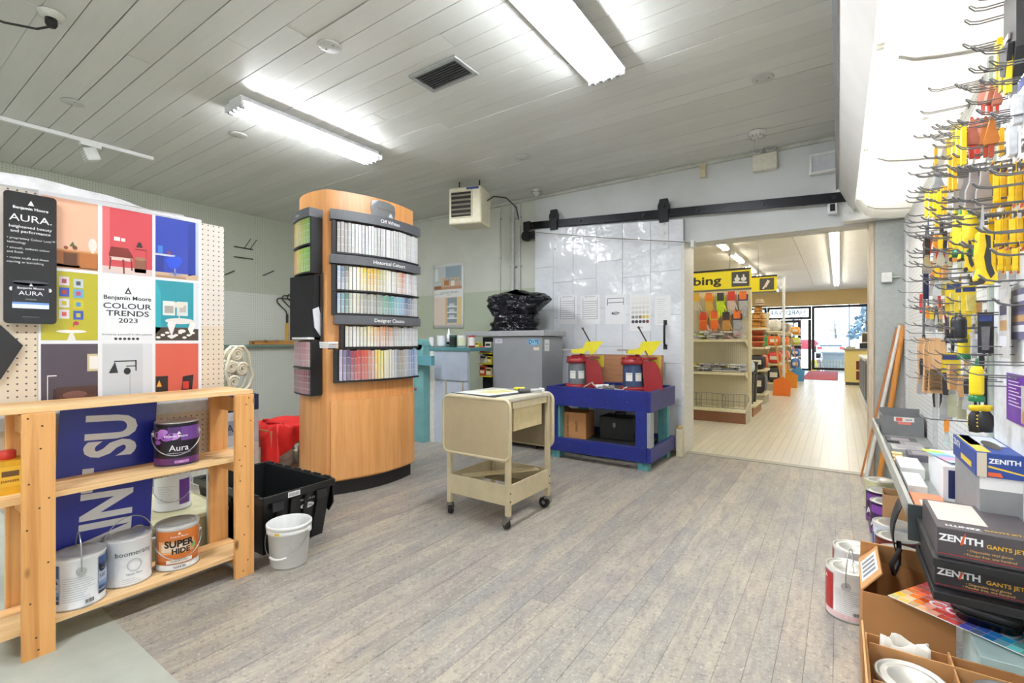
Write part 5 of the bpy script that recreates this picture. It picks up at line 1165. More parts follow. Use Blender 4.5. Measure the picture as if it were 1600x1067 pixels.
MB().prism([(x, y, 0) for x, y in rrect(-.055, -.04, .055, .04, .015)], (0, 0, .12)).build('body', plain('#e0a828', .4), jg, .01, 3)
MB().lathe([(.022, .12), (.024, .125), (.024, .148), (.02, .152), (0, .152)], 18, (0, 0, 0)).build('cap', plain('#c03428', .4), jg)
q = MB(); q.poly([(.0556, -.03, .03), (.0556, .03, .03), (.0556, .03, .10), (.0556, -.03, .10)], '#e8b83a'); q.poly([(.056, -.022, .065), (.056, .022, .065), (.056, .022, .085), (.056, -.022, .085)], '#6a4a2a'); q.text('DANGER', .008, lambda x, y: Vector((.056, x, .045 + y)), '#6a2a20', .02); q.build('print', print_mat(), jg, whole=True)
# blue sign leaning inside the shelf unit
bs = thing('blue_sign', 'deep blue board with white PAINT SUPPLIES lettering standing on end in the pine shelf', 'sign', (-2.60, .66, .1118))
an = math.radians(4.0); u_ = Vector((0, math.cos(an), -math.sin(an))); v_ = Vector((-.075, math.sin(an), math.cos(an))).normalized()
def bs_(a, b, l=0.0): return Vector((.062 + l, 0, .0125)) + u_ * a + v_ * b
wv = .165
m = MB(); m.prism([bs_(-wv, 0), bs_(wv, 0), bs_(wv, .735), bs_(-wv, .735)], (-.004, 0, 0)); m.build('board', plain('#1f2a8e', .3, 0, .06, 4), bs)
m = MB(); m.text('PAINT SU', .165, lambda x, y: bs_(.085 - y, .03 + x, .0012), '#dfe0e2', .035, 'L', sx=.66)
m.build('lettering', print_mat(.35), bs)
# tiny pieces of the fire ring emblem under the letters
m = MB(); n = 30
for i in range(n):
    t0, t1 = PI * (.05 + .9 * i / n), PI * (.05 + .9 * (i + 1) / n); a0, a1 = .13, .118
    m.poly([bs_(a * math.cos(t), .0 + .12 * a / .13 * math.sin(t) - .0, .0012) for a, t in ((a0, t0), (a0, t1), (a1, t1), (a1, t0))], '#dfe0e2')
m.build('lettering', print_mat(.35), bs)
m = MB()
for k in range(3):
    b0 = .105 + .035 * k; m.poly([bs_(.03, b0, .0012), bs_(.10, b0, .0012), bs_(.10, b0 + .006, .0012), bs_(.03, b0 + .006, .0012)], '#dfe0e2'); m.poly([bs_(.118 + .026 * math.cos(t * PI / 6), b0 + .003 + .017 * math.sin(t * PI / 6), .0012) for t in range(12)], '#d8d4c0')
m.build('emblem', print_mat(.35), bs, whole=True)
# flower shape cards tucked beside the can
# low cream plinth with a can behind the shelf
lp = thing('cream_step', 'low cream painted step behind the pine shelf', 'step', (-3.02, .95, 0))
W(lp).box(-3.28, .62, 0, -2.72, 1.235, .205).build('body', plain('#cfc79a', .5), lp, .005); W(lp).box(-3.30, .60, .206, -2.71, 1.245, .235).build('top', plain('#d8d2aa', .5), lp, .008)
gallon('white can standing on the low cream step behind the pine shelf', -2.93, 1.06, .2358, facing(-2.93, 1.06), lambda k, r, h, a: (cband(k, r, a, .03, .09, .03, h - .03, '#6a3f8a'), lines(k, r, a, -.07, .02, .13, 10, .009, '#a8aab0')), '#e6e7ea', bail='front')

# ================================================================== tote, pail
TB = plain('#17181a', .38, 0, .12, 16); bn2 = thing('tote_crate', 'black plastic attached-lid tote crate standing on the floor', 'crate', (-2.79, 1.475, 0))
bn2.rotation_euler[2] = math.radians(1.5)
LX, LY, HH = .35, .205, .315
def tote(k): return (LX - .045 * (1 - k), LY - .03 * (1 - k))
for (sx, sy) in ((1, 0), (-1, 0), (0, 1), (0, -1)):
    a0, b0 = tote(0); a1, b1 = tote(1); q = MB()
    if sx: q.prism([(sx * a0, -b0, 0), (sx * a0, b0, 0), (sx * a1, b1, HH), (sx * a1, -b1, HH)], (-sx * .006, 0, 0))
    else: q.prism([(-a0, sy * b0, 0), (a0, sy * b0, 0), (a1, sy * b1, HH), (-a1, sy * b1, HH)], (0, -sy * .006, 0))
    wl = q.build('wall', TB, bn2)
    for k in range(4 if sx else 6):
        f = -.8 + 1.6 * (k + .5) / (4 if sx else 6)
        q = MB()
        if sx: q.prism([(sx * (a0 + .0005), f * b0 - .010, .01), (sx * (a0 + .0005), f * b0 + .010, .01), (sx * (a1 + .0005), f * b1 + .010, HH - .05), (sx * (a1 + .0005), f * b1 - .010, HH - .05)], (sx * .010, 0, 0))
        else: q.prism([(f * a0 - .010, sy * (b0 + .0005), .01), (f * a0 + .010, sy * (b0 + .0005), .01), (f * a1 + .010, sy * (b1 + .0005), HH - .05), (f * a1 - .010, sy * (b1 + .0005), HH - .05)], (0, sy * .010, 0))
        q.build('rib', TB, wl)
MB().box(-LX + .05, -LY + .035, .004, LX - .05, LY - .035, .01).build('floor_panel', TB, bn2)
a1, b1 = tote(1)
for q_ in ((-a1 - .016, -b1 - .016, a1 + .016, -b1 - .001), (-a1 - .016, b1 + .001, a1 + .016, b1 + .016), (-a1 - .016, -b1 - .001, -a1 - .001, b1 + .001), (a1 + .001, -b1 - .001, a1 + .016, b1 + .001)):
    MB().box(q_[0], q_[1], HH - .035, q_[2], q_[3], HH + .004).build('rim', TB, bn2, .004)
rs = random.Random(2)
for k in range(7):
    x = -.30 + .1 * k
    MB().box(x - .03, b1 + .002, HH + .0045, x + .03, b1 + .015, HH + .014).build('hinge_lug', TB, bn2, .003); MB().box(x - .03, -b1 - .015, HH + .0045, x + .03, -b1 - .002, HH + .012).build('hinge_lug', TB, bn2, .003)
# folded down lid flaps on both long sides
for s in (1, -1):
    pts = [(-.33, 0), (.33, 0), (.33, -.14), (.29, -.19), (.24, -.16), (.19, -.20), (.13, -.165), (.06, -.20), (0, -.165), (-.06, -.20), (-.13, -.165), (-.19, -.20), (-.25, -.16), (-.30, -.19), (-.33, -.14)]
    if s < 0: continue
    q = MB(); q.prism([(x, s * (b1 + .022), HH + .0 + z * 1.05) for x, z in pts], (0, s * .008, 0)); lf = q.build('lid_flap', TB, bn2)
    for k in range(5): MB().box(-.28 + .13 * k, s * (b1 + .031), HH - .13, -.25 + .13 * k, s * (b1 + .037), HH - .02).build('rib', TB, lf)
for y in (-.13, .13):
    q = MB(); q.box(a1 + .004, y - .032, HH - .085, a1 + .020, y + .032, HH - .036); q.build('latch_housing', plain('#202124', .35), bn2, .004)
q = MB(); X_ = a1 + .0168; q.poly([(X_, -.075, HH - .03), (X_, -.005, HH - .03), (X_, -.005, HH - .002), (X_, -.075, HH - .002)], '#e9e9e9')
yy = -.068
while yy < -.014: q.poly([(X_ + .0005, yy, HH - .026), (X_ + .0005, yy + .002, HH - .026), (X_ + .0005, yy + .002, HH - .008), (X_ + .0005, yy, HH - .008)], '#222'); yy += .0045
q.build('label_sticker', print_mat(), bn2, whole=True)
q = MB(); X2 = a1 - .012
fq = lambda x, y: Vector((a1 - .010 + (y - .22) * .13 + .003, x + .055, y))
q.text('PROPERTY OF', .010, lambda x, y: fq(x, .238 + y), '#d8d8d8', .01); q.poly([fq(.042 * math.cos(t * PI / 10), .205 + .016 * math.sin(t * PI / 10)) for t in range(20)], '#d8d8d8'); q.text('ARTAC', .014, lambda x, y: fq(x, .199 + y) + Vector((.0006, 0, 0)), '#26262a', .02); q.build('print', print_mat(), bn2, whole=True)
# pail
pl = thing('pail', 'white plastic pail with wire handle in front of the black tote', 'pail', (-2.300, 1.345, 0))
PW = plain('#e9eae8', .35, 0, .02)
MB().lathe([(0, .001), (.084, .001), (.087, .004), (.098, .165), (.104, .167), (.105, .185), (.101, .187), (.101, .192), (.107, .194), (.107, .206), (.103, .210), (.100, .206), (.095, .16), (.084, .006), (0, .006)], 44).build('body', PW, pl)
pts = []; a = facing(-2.3, 1.345) - .5
for k in range(17):
    t = PI * k / 16; R_ = .109; pts.append((R_ * math.cos(t) * math.cos(a + PI/2) + (.112 * math.sin(t)) * math.cos(a), R_ * math.cos(t) * math.sin(a + PI/2) + .112 * math.sin(t) * math.sin(a), .175 - .115 * math.sin(t)))
bl_ = MB().tube(pts, .0018, 6).build('bail', metal('#9a9c9e', .3), pl); MB().tube(pts[6:11], .006, 8).build('grip', PW, bl_)
for s in (1, -1): MB().cyl((.103 * math.cos(a + s * PI/2), .103 * math.sin(a + s * PI/2), .175), (.112 * math.cos(a + s * PI/2), .112 * math.sin(a + s * PI/2), .175), .012, n=12).build('ear', PW, pl)
q = MB(); cband(q, .1055, facing(-2.3, 1.345) - .55, -.012, .012, .172, .184, '#d8b84a'); q.build('price_sticker', print_mat(), pl, whole=True)

# ================================================================== goods by the left wall
gy = 0
cans = [(-4.12, 2.12, d_green, '#e0e2de', 'green banded can leftmost under the red jacket'), (-4.06, 2.32, d_white, '#e2e4e2', 'white text-covered can under the red jacket'), (-3.96, 2.50, d_navy, '#e0e2ea', 'dark labelled can in the middle under the red jacket'), (-3.80, 2.60, d_royal, '#1f3f8c', 'royal blue can at the right under the red jacket')]
jp = thing('low_platform', 'low pale wooden platform under the paint cans by the left wall', 'platform', (-4.2, 2.45, 0))
W(jp).box(-4.55, 1.95, 0, -3.64, 2.95, .03).build('deck', wood('#cfc4a6', '#b3a684', 'Y'), jp); W(jp).box(-3.64, 1.95, 0, -3.62, 2.95, .034).build('edge_strip', plain('#c4b994', .6), jp)
for x, y, d_, b_, l in cans:
    gallon(l, x, y, .0312, facing(x, y), d_, b_, bail='front')
for i, (x, y) in enumerate(((-4.32, 2.20), (-4.24, 2.42), (-4.18, 2.66))):
    gallon(['white can behind the green banded can', 'white can behind the middle can', 'white can at the back right under the jacket'][i], x - .02, y, .0312, facing(x, y), d_white, '#dfe1df', bail='front')
rx = thing('storage_box', 'plain carton carried on the cans under the red jacket', 'box', (-4.13, 2.37, .2275)); MB().box(-.26, -.24, 0, .22, .24, .14).build('body', plain('#b8895a', .7), rx, .004); MB().box(-.26, -.02, .1405, .22, .02, .142).build('tape', plain('#d2b48a', .4), rx)
jk = thing('red_jacket', 'bright red jacket thrown over the stacked cans beside the tower', 'jacket', (-4.06, 2.38, .372))
def jac(u, v):
    x, y = (u - .5) * .66, (v - .5) * .78; ov = max(0, abs(x) - .23, -y - .23, y - .25); ex = max(0, x - .21); ey = max(0, -y - .22)
    z = .028 + .025 * math.sin(9 * u + 4 * v) * math.sin(7 * v + 1) + .012 * math.sin(21 * u - 9 * v)
    d = max(ex, ey * .9, max(0, y - .22), max(0, -x - .24)); hang = 1 + .5 * math.sin(v * 11 + u * 3)
    fall = min(.34, d * 2.2 * (.75 + .35 * math.sin(5 * v + 2) + .25 * math.sin(9 * u)))
    xx = max(-.30, min(x, .235 + .03 * math.sin(12 * v) + .02 * math.sin(25 * v) + d * .10)); yy_ = max(-.255 - .02 * math.sin(14 * u) - .0, y) if ey else y
    return Vector((xx + (.0 if d == 0 else .015 * math.sin(20 * v)), yy_, max(z - fall, -.325)))
MB().grid(jac, 60, 60).build('cloth', plain('#d81f1c', .6, 0, .10, 14, .3), jk, solid=.004); 
MB().tube([jac(.25 + .5 * k / 10, .30 + .05 * math.sin(k)) + Vector((0, 0, .012)) for k in range(11)], .016, 8).build('collar_fold', plain('#c91a18', .6), jk)
# carton tower and ornate casting
for i, (z, h_, c, l) in enumerate(((0, .30, '#d6d5cc', 'white carton at the bottom of the stack behind the pine shelf'), (.301, .26, '#c9cbd0', 'pale carton in the middle of the stack behind the pine shelf'), (.562, .13, '#25304f', 'navy carton on top of the stack behind the pine shelf'))):
    e = thing('carton', l, 'box', (-4.10, 1.84, z), .1); MB().box(-.17, -.19, 0, .17, .19, h_).build('body', plain(c, .6), e, .004); q = MB(); q.poly([(.171, -.15, h_ * .3), (.171, .15, h_ * .3), (.171, .15, h_ * .75), (.171, -.15, h_ * .75)], '#8f98a8' if i < 2 else '#dfe2ea'); q.text('PAINT', h_ * .22, lambda x, y: Vector((.1715, x, h_ * .42 + y)), '#33405c', .02); q.build('print', print_mat(), e, whole=True)
oc = thing('iron_scrollwork', 'ivory painted scrollwork casting standing behind the pine shelf', 'ornament', (-4.08, 1.90, .6925), .25)
IV = plain('#d6d0b8', .45)
def spiral(cx, cz, r, t0=0, turns=2.2, dx=0):
    return [(dx, cx + r * (1 - k / 26 * .8) * math.cos(t0 + k / 26 * turns * 2 * PI), cz + r * (1 - k / 26 * .8) * math.sin(t0 + k / 26 * turns * 2 * PI)) for k in range(27)]
for dx in (0, .07):
    for cx, cz, r in ((-.02, .32, .055), (-.07, .22, .05), (.03, .20, .055), (-.05, .10, .05)): MB().tube(spiral(cx, cz, r, .5, dx=dx), .013, 6).build('scroll', IV, oc)
    MB().tube([(dx, .04, .385), (dx, .085, .33), (dx, .10, .22), (dx, .13, .15), (dx, .10, .06), (dx, .02, .0)], .014, 8).build('scroll_frame', IV, oc); MB().tube([(dx, -.06, .0), (dx, -.09, .1), (dx, -.12, .2), (dx, -.08, .32), (dx, -.02, .385), (dx, .04, .385)], .012, 8).build('scroll_frame', IV, oc)
MB().bar((-.02, 0, .007), (.09, 0, .007), .18, .014).build('foot', IV, oc)
# plank on the green ledge with oddments, roller frames
e = thing('ledge_plank', 'knotty orange plank lying on the green ledge of the left wall', 'board', (WXL + .05, 4.0, 1.0755)); a, b = atX(390, 535, WXL + .05).y, atX(462, 535, WXL + .05).y
MB().box(-.012, a - 4.0, 0, .035, b - 4.0 + .3, .055).build('plank', wood('#c98f4a', '#8a5a2a', 'Y', .5, True), e); MB().box(.0355, a - 3.99, .01, .0365, a - 3.95, .045).build('end_stain', plain('#7a5028', .6), e)
for i, px in enumerate((414, 432)):
    p = atX(px, 528, WXL + .05); e = thing('metal_strip', ['left', 'right'][i] + ' grey metal strip lying on the ledge plank', 'strip', (WXL + .05, p.y, 1.1308)); MB().box(-.01, -.13 + .06 * i, 0, .03, .10, .008).build('strip', metal('#8f9194'), e); MB().box(.0, -.02, .0085, .02, .02, .013).build('clip', plain('#3a3b3e', .4), e)
for i, (px, py) in enumerate(((440, 466), (448, 462), (456, 460))):
    p = atX(px, py, WXL + .03); e = thing('roller_frame', ['leftmost', 'middle', 'rightmost'][i] + ' black wire roller frame with a yellow handle hanging on the left wall', 'roller', (WXL + .004, p.y + .06, p.z), 0, 'roller frames on the left wall')
    q = MB(); q.tube([(.01, .12, 0), (.03, -.10, 0), (.035, -.13, -.02), (.035, -.13, -.06), (.035, -.05, -.14), (.035, .0, -.18), (.035, .02, -.24)], .008, 6); q.build('wire', plain('#1b1b1d', .45), e); q = MB(); q.cyl((.035, .02, -.36), (.035, .02, -.23), .017, n=10); q.build('ferrule', plain('#1b1b1d', .45), e)
    q = MB(); q.cyl((.035, .02, -.64), (.035, .02, -.36), .019, n=12); q.build('handle', plain('#d0a238', .45), e)
BLKW = plain('#4a4a48', .5, .3)
for i, (a, b, c, d) in enumerate(((367, 385, 395, 390), (367, 401, 395, 405), (352, 429, 366, 423), (412, 430, 428, 423))):
    p, q_ = atX(a, b, WXL + .02), atX(c, d, WXL + .02); e = thing('peg_bar', ['upper long', 'lower long', 'short left', 'short right'][i] + ' dark peg bar on the left pegboard wall', 'hook', (WXL, p.y, p.z)); MB().tube([(.02, 0, 0), (.02, q_.y - p.y, q_.z - p.z)], .008, 6).build('bar', BLKW, e); MB().tube([(.001, 0, 0), (.02, 0, 0)], .006, 6).build('pin', BLKW, e)
    if i == 0:
        for s in (.12, .20): MB().tube([(.02, s, -.01), (.20, s, .10)], .005, 6).build('prong', BLKW, e)
# ================================================================== lit canopy over the tool wall
CA, CBY = -1.6, 4.86
va = thing('valance', 'white slanted light valance running along the top of the tool wall', 'valance', (.05, 1.6, 2.18))
def ext(poly, y0, y1, m=None):
    m = m or W(va); m.prism([(x, y0, z) for x, z in poly], (0, y1 - y0, 0)); return m
ext([(.100, 2.180), (.106, 2.186), (.008, 2.412), (-.004, 2.408)], CA, CBY).build('face_board', plain('#d2cfc9', .4, 0, .05, 5), va)
ext([(-.022, 2.400), (-.005, 2.404), (-.005, 2.47), (-.022, 2.47)], CA, CBY).build('top_trim', plain('#9aa0aa', .35, .2), va)
for y in (-.6, 1.9, 3.2, 4.5):
    W(va).box(-.02, y - .015, 2.471, .0, y + .015, CZ - .003).build('hanger', plain('#b9bab8', .45), va)
cp = thing('canopy_ceiling', 'curved white canopy panels above the tool wall, lit through by added lamps', 'canopy', (.2, 1.6, 2.1))
prof = [(.428, 2.088), (.36, 2.093), (.29, 2.102), (.22, 2.115), (.175, 2.14), (.145, 2.185), (.12, 2.26), (.085, 2.34), (.02, 2.42)]
def m_acryl():
    m, nt, b = newmat('white_translucent_acrylic'); b.inputs['Base Color'].default_value = (.86, .86, .84, 1); b.inputs['Roughness'].default_value = .5; t = nt.nodes.new('ShaderNodeBsdfTranslucent'); t.inputs[0].default_value = (.9, .9, .88, 1); mx = nt.nodes.new('ShaderNodeMixShader'); mx.inputs[0].default_value = .55
    nt.links.new(b.outputs[0], mx.inputs[1]); nt.links.new(t.outputs[0], mx.inputs[2]); nt.links.new(mx.outputs[0], nt.nodes['Material Output'].inputs[0]); return m
MA = m_acryl()
W(cp).box(-.004, -1.6, 2.43, .428, 4.80, 2.445).build('light_stop_board', plain('#d8d8d4', .5), cp)  # opaque board added to stop the hidden lamps from lighting the ceiling
ye = [-1.6, -.1, 1.04, 2.18, 3.32, 4.46, 4.80]
for a, b in zip(ye, ye[1:]):
    q = W(cp)
    q.prism([(x, a + .006, z) for x, z in prof] + [(x + .001, a + .006, z + .003) for x, z in prof[::-1]], (0, b - a - .012, 0)); q.build('panel', MA, cp)
    if b < 4.7: W(cp).prism([(x, b - .012, z - .004) for x, z in prof[:5]] + [(x, b - .012, z - .001) for x, z in prof[4::-1]], (0, .024, 0)).build('batten', plain('#c9c9c6', .45), cp)
W(cp).box(.03, 4.81, 2.115, .428, 4.93, 2.235).build('end_beam', plain('#d6d7d3', .45), cp, .003)
W(cp).box(.02, 4.805, 2.1155, .428, 4.8095, 2.19).build('end_strip', plain('#cfd0cc', .45), cp)
for i, (a, b) in enumerate(((-.1, 1.04), (1.06, 2.2), (2.2, 3.34), (3.34, 4.48))):
    e = thing('strip_lamp', ['strip lamp behind the valance above the viewer', 'strip lamp behind the valance nearest in view', 'middle strip lamp behind the valance', 'far strip lamp behind the valance by the opening'][i], 'lamp', (.125, (a + b) / 2, 2.215), 0, 'strip lamps behind the valance')
    L = (b - a) / 2 - .03
    MB().cyl((0, -L, 0), (0, L, 0), .013, n=12).build('tube', emit('shelf_tube', '#fffaf2', TUBE_SHELF), e)
    for s in (-1, 1):
        MB().box(-.012, s * L, -.015, .012, s * (L + .02), .06).build('lamp_holder', plain('#d8d9d6', .4), e)
for i, (a, b) in enumerate(((-.1, 1.04), (1.06, 2.2), (2.2, 3.34), (3.34, 4.48))):  # unseen lamp row added so that the canopy panels shine white
    e = thing('strip_lamp', 'added hidden strip lamp above the canopy panels, ' + ['behind the viewer', 'nearest in view', 'middle', 'by the opening'][i], 'lamp', (.28, (a + b) / 2, 2.40), 0, 'added strip lamps above the canopy panels'); L = (b - a) / 2 - .04
    MB().cyl((0, -L, 0), (0, L, 0), .013, n=10).build('tube', emit('shelf_tube', '#fffaf2', TUBE_SHELF), e)
    for s in (-1, 1): MB().box(-.012, s * L, -.015, .012, s * (L + .02), .029).build('lamp_holder', plain('#d8d9d6', .4), e)
# uprights and rails on the pegboard
for y, c in ((2.22, '#b9c4bb'), (3.36, '#c9cbca'), (4.62, '#c9cbca')):
    struct(MB().box(.412, y - .015, .30, .4295, y + .015, 2.07).build('trim_upright', plain(c, .4, .2)))
# smooth white slat panel left of the near upright
sp = MB(); sp.box(.423, .2, .56, .4295, 2.20, 1.42); struct(sp.build('trim_panel', plain('#e6e8ea', .4)))
# electrical box on the grey jamb
p = atY(1385, 434, WY - .014); e = thing('socket_box', 'small white junction box on the grey jamb beside the opening', 'box', (p.x, WY - .013, p.z)); MB().box(-.035, -.045, -.04, .035, -.0005, .04).build('case', plain('#d6d8d6', .4), e, .004); MB().cyl((.035, -.02, .0), (.09, -.02, .0), .008, n=8).build('conduit', plain('#c4c6c4', .4), e)
# leaning lengths
def lean(name, label, pb, pt, r, mat, flat=False):
    a, b = atY(pb[0], pb[1], 4.88), atY(pt[0], pt[1], 4.90); a.z = 0.0; e = thing(name, label, 'stick', (a.x, 4.86, 0))
    d = Vector((b.x - a.x, .055, b.z)); q = MB()
    if flat: q.bar((0, 0, .003), d, r * 2.4, r * .8)
    else: q.cyl((0, 0, .012), d, r, n=14)
    q.build('shaft', mat, e); q = MB(); q.cyl(d * .985, d, r * 1.12, n=12) if not flat else q.bar(d * .99, d, r * 2.5, r * .9); q.build('end_cap', plain('#9a968c', .5), e)
lean('wood_moulding', 'thin reddish wood moulding leaning in the corner of the opening', (1345, 742), (1402, 510), .010, wood('#c07a44', '#9a5a2c', 'Z'), True)
lean('white_pipe', 'white plastic pipe leaning beside the tool wall corner', (1354, 735), (1407, 505), .014, plain('#d8d6d0', .35))
lean('broom_handle', 'thick orange wooden pole leaning beside the tool wall corner', (1374, 722), (1412, 505), .019, wood('#d08a3a', '#b0702a', 'Z'))

# ================================================================== peg hooks and tools
WIRE = plain('#707276', .35, .6)
hk0 = thing('peg_hook', 'double-wire peg hook on the white pegboard of the tool wall', 'hook', (0, 0, -5), 0, 'wire peg hooks on the tool wall')
for s in (0,):
    pts = [(0, -.007, 0), (-.12, -.007, 0), (-.138, -.007, .005), (-.148, -.005, .016), (-.150, 0, .018), (-.148, .005, .016), (-.138, .007, .005), (-.12, .007, 0), (0, .007, 0)]
    MB().tube(pts, .0017, 6).build('wire', WIRE, hk0); MB().box(-.004, -.012, -.010, -.0005, .012, .010).build('back_plate', WIRE, hk0)
TIPS = '''1522,4 1514,21 1507,42 1546,107 1529,115 1450,145 1530,136 1509,166 1438,180 1431,188 1548,189 1462,202 1466,213 1453,217 1469,227 1457,233 1494,236 1443,250 1461,251 1488,249 1436,265 1454,268 1478,266 1430,279 1448,277 1437,298 1416,311 1546,277 1519,297 1496,318 1452,330 1497,330 1417,339 1456,339 1420,349 1486,345 1415,356 1441,358 1412,365 1524,366 1536,367 1417,371 1430,394 1420,404 1412,418 1464,422 1547,401 1456,429 1410,441 1483,444 1454,436 1403,458 1479,472 1550,478 1446,488 1416,521 1428,533 1481,541 1529,441 1460,569 1455,577 1462,585 1482,553 1502,569 1505,585 1475,600 1440,575'''.split()
used = []
first = True
for t in TIPS:
    px, py = map(float, t.split(','))
    p = atX(px, py, WXR - .15)
    if any((p.y - a) ** 2 + (p.z - b) ** 2 < .0004 for a, b in used): p.z -= .024
    used.append((p.y, p.z))
    if first: hk0.location = (WXR, p.y, p.z); first = False
    else: dup(hk0, (WXR, p.y, p.z))
YEL, YED = plain('#e8c81c', .4), plain('#d2a818', .4)
BLKP, STEEL, CLEAR = plain('#1e1f22', .45), metal('#b4b6b8', .3), glassy('clear_blister', (.95, .96, .97), .12, .1)
def flat(m, pts, x0, t): m.prism([(x0, y, z) for y, z in pts], (t, 0, 0)); return m
protos = {}
def proto(key, name, cat):
    e = thing(name, 'tool', cat, (0, 0, -9)); protos[key] = e; return e
# builders: hang point at the origin, tool hangs down, thin along X
def tool_putty(key, hand, blade='#c4c6c8', w=.05, L=.24):
    e = proto(key, 'putty_knife', 'tool'); m = MB(); flat(m, [(-.012, 0), (.012, 0), (.015, -.04), (.012, -L * .48), (-.012, -L * .48), (-.015, -.04)], -.010, .020); m.build('handle', plain(hand, .45), e, .005)
    m = MB(); flat(m, [(-.010, -L * .48), (.010, -L * .48), (.012, -L * .55), (-.012, -L * .55)], -.004, .008); m.build('bolster', STEEL, e)
    m = MB(); flat(m, [(-.012, -L * .55), (.012, -L * .55), (w / 2, -L * .78), (w / 2, -L), (-w / 2, -L), (-w / 2, -L * .78)], -.001, .002); m.build('blade', plain(blade, .25, .8), e); return e
def tool_flat(key, col, w=.075, L=.30):
    e = proto(key, 'taping_knife', 'tool'); m = MB(); flat(m, [(-w/2, 0), (w/2, 0), (w/2, -L * .35), (w * .42, -L), (-w * .42, -L), (-w/2, -L * .35)], -.006, .013); m.build('body', plain(col, .4), e, .001)
    m = MB(); flat(m, [(-w * .3, -.02), (w * .3, -.02), (w * .3, -.07), (-w * .3, -.07)], -.0036, .0005); m.build('label_card', plain('#2a2a2c', .5), e); m = MB(); flat(m, [(-w * .40, -L), (w * .40, -L), (w * .40, -L * 1.06), (-w * .40, -L * 1.06)], -.001, .002); m.build('blade', STEEL, e); return e
def tool_knifepack(key, col='#e6b81c', lab='#26262a'):
    e = proto(key, 'snap_knife', 'knife'); m = MB(); flat(m, [(-.030, 0), (.030, 0), (.030, -.225), (-.030, -.225)], .004, .001); m.build('backing_card', plain(col, .45), e)
    m = MB(); flat(m, [(-.010, -.05), (.010, -.05), (.013, -.10), (.011, -.19), (-.004, -.205), (-.012, -.19), (-.012, -.10)], -.010, .013); m.build('handle', plain('#f0ce28', .35), e, .003)
    m = MB(); flat(m, [(-.026, -.012), (.026, -.012), (.026, -.04), (-.026, -.04)], .0032, .0006); m.build('label_card', plain(lab, .5), e); m = MB(); flat(m, [(-.006, -.11), (.006, -.11), (.006, -.16), (-.006, -.16)], -.0115, .0012); m.build('slider', plain('#1d1d1f', .4), e)
    m = MB(); flat(m, [(-.024, -.205), (.024, -.205), (.024, -.22), (-.024, -.22)], .0032, .0006); m.build('brand_strip', plain('#b8342a', .45), e); return e
def tool_saw(key):
    e = proto(key, 'drywall_saw', 'saw'); m = MB(); flat(m, [(-.022, .02), (.010, .03), (.026, 0), (.03, -.08), (.024, -.15), (.045, -.20), (.05, -.245), (.03, -.265), (-.02, -.26), (-.035, -.235), (-.02, -.18), (-.03, -.10)], -.016, .032); m.build('handle', YEL, e, .010, 3)
    m = MB(); flat(m, [(-.002, 0), (.018, -.01), (.02, -.10), (.022, -.16), (.036, -.21), (.02, -.235), (.004, -.19), (-.006, -.12), (.004, -.06)], -.019, .038); m.build('grip_inlay', plain('#2e2f33', .5), e, .004)
    m = MB(); flat(m, [(-.030, -.235), (-.008, -.225), (.0, -.25), (-.01, -.264), (-.03, -.262)], -.0185, .037); m.build('butt', plain('#2a2a2e', .5), e, .003)
    m = MB(); flat(m, [(-.015, .02), (.006, .028), (.002, .16), (-.004, .17)], -.001, .002); m.build('blade', STEEL, e); return e
def tool_trowel(key, col='#8f9094'):
    e = proto(key, 'plastic_spreader', 'tool'); m = MB(); flat(m, [(-.012, 0), (.012, 0), (.014, -.06), (.028, -.10)] + [(.030 * math.cos(t), -.16 + .035 * math.sin(t)) for t in [-k * PI / 8 for k in range(9)]] + [(-.028, -.10), (-.014, -.06)], -.005, .010); m.build('body', plain(col, .45), e, .003)
    m = MB(); m.cyl((-.006, 0, -.015), (.006, 0, -.015), .005, n=8); m.build('eyelet', plain('#5a5b5f', .5), e); return e
def tool_brush(key, col, tip='#c03a2a'):
    e = proto(key, 'paint_brush', 'brush'); m = MB(); flat(m, [(-.006, 0), (.006, 0), (.028, -.105), (.024, -.125), (-.024, -.125), (-.028, -.105)], -.010, .020); m.build('sleeve', plain(col, .4, 0, .12, 20), e, .004)
    m = MB(); flat(m, [(-.004, .012), (.004, .012), (.006, 0), (-.006, 0)], -.003, .006); m.build('tab', plain(tip, .4), e); m = MB(); flat(m, [(-.010, -.126), (.010, -.126), (.008, -.19), (-.008, -.19)], -.006, .012); m.build('handle', plain(tip, .4), e, .003); return e
def tool_wirebrush(key):
    e = proto(key, 'wire_brush', 'brush'); WO = wood('#d2a87a', '#b88a5c', 'Z'); m = MB(); flat(m, [(-.014, 0), (.014, 0), (.018, -.05), (.016, -.14), (.020, -.26), (-.020, -.26), (-.016, -.14), (-.018, -.05)], -.010, .020); m.build('block', WO, e, .004)
    for k in range(6): MB().box(-.030, -.016, -.155 - k * .018, -.0105, .016, -.146 - k * .018).build('bristle_row', plain('#6a5238', .6), e)
    return e
def tool_scraper(key, col='#e8c81c'):
    e = proto(key, 'glue_scraper', 'tool'); m = MB(); m.cyl((0, 0, 0), (0, 0, -.03), .006, n=8); m.cyl((0, 0, -.03), (0, 0, -.20), .0045, n=8); m.build('shank', plain('#2a2c33', .4, .4), e)
    m = MB(); m.lathe([(.006, -.205), (.018, -.20), (.020, -.175), (.016, -.17), (.005, -.168)], 16); m.build('collar', plain(col, .4), e)
    m = MB(); m.lathe([(.012, -.2055), (.021, -.23), (.022, -.28), (.019, -.32), (.0, -.325)], 18); m.build('grip', BLKP, e); 
    for k in range(4): MB().box(-.0235, -.006, -.235 - k * .02, -.018, .006, -.228 - k * .02).build('grip_stripe', plain(col, .4), e)
    return e
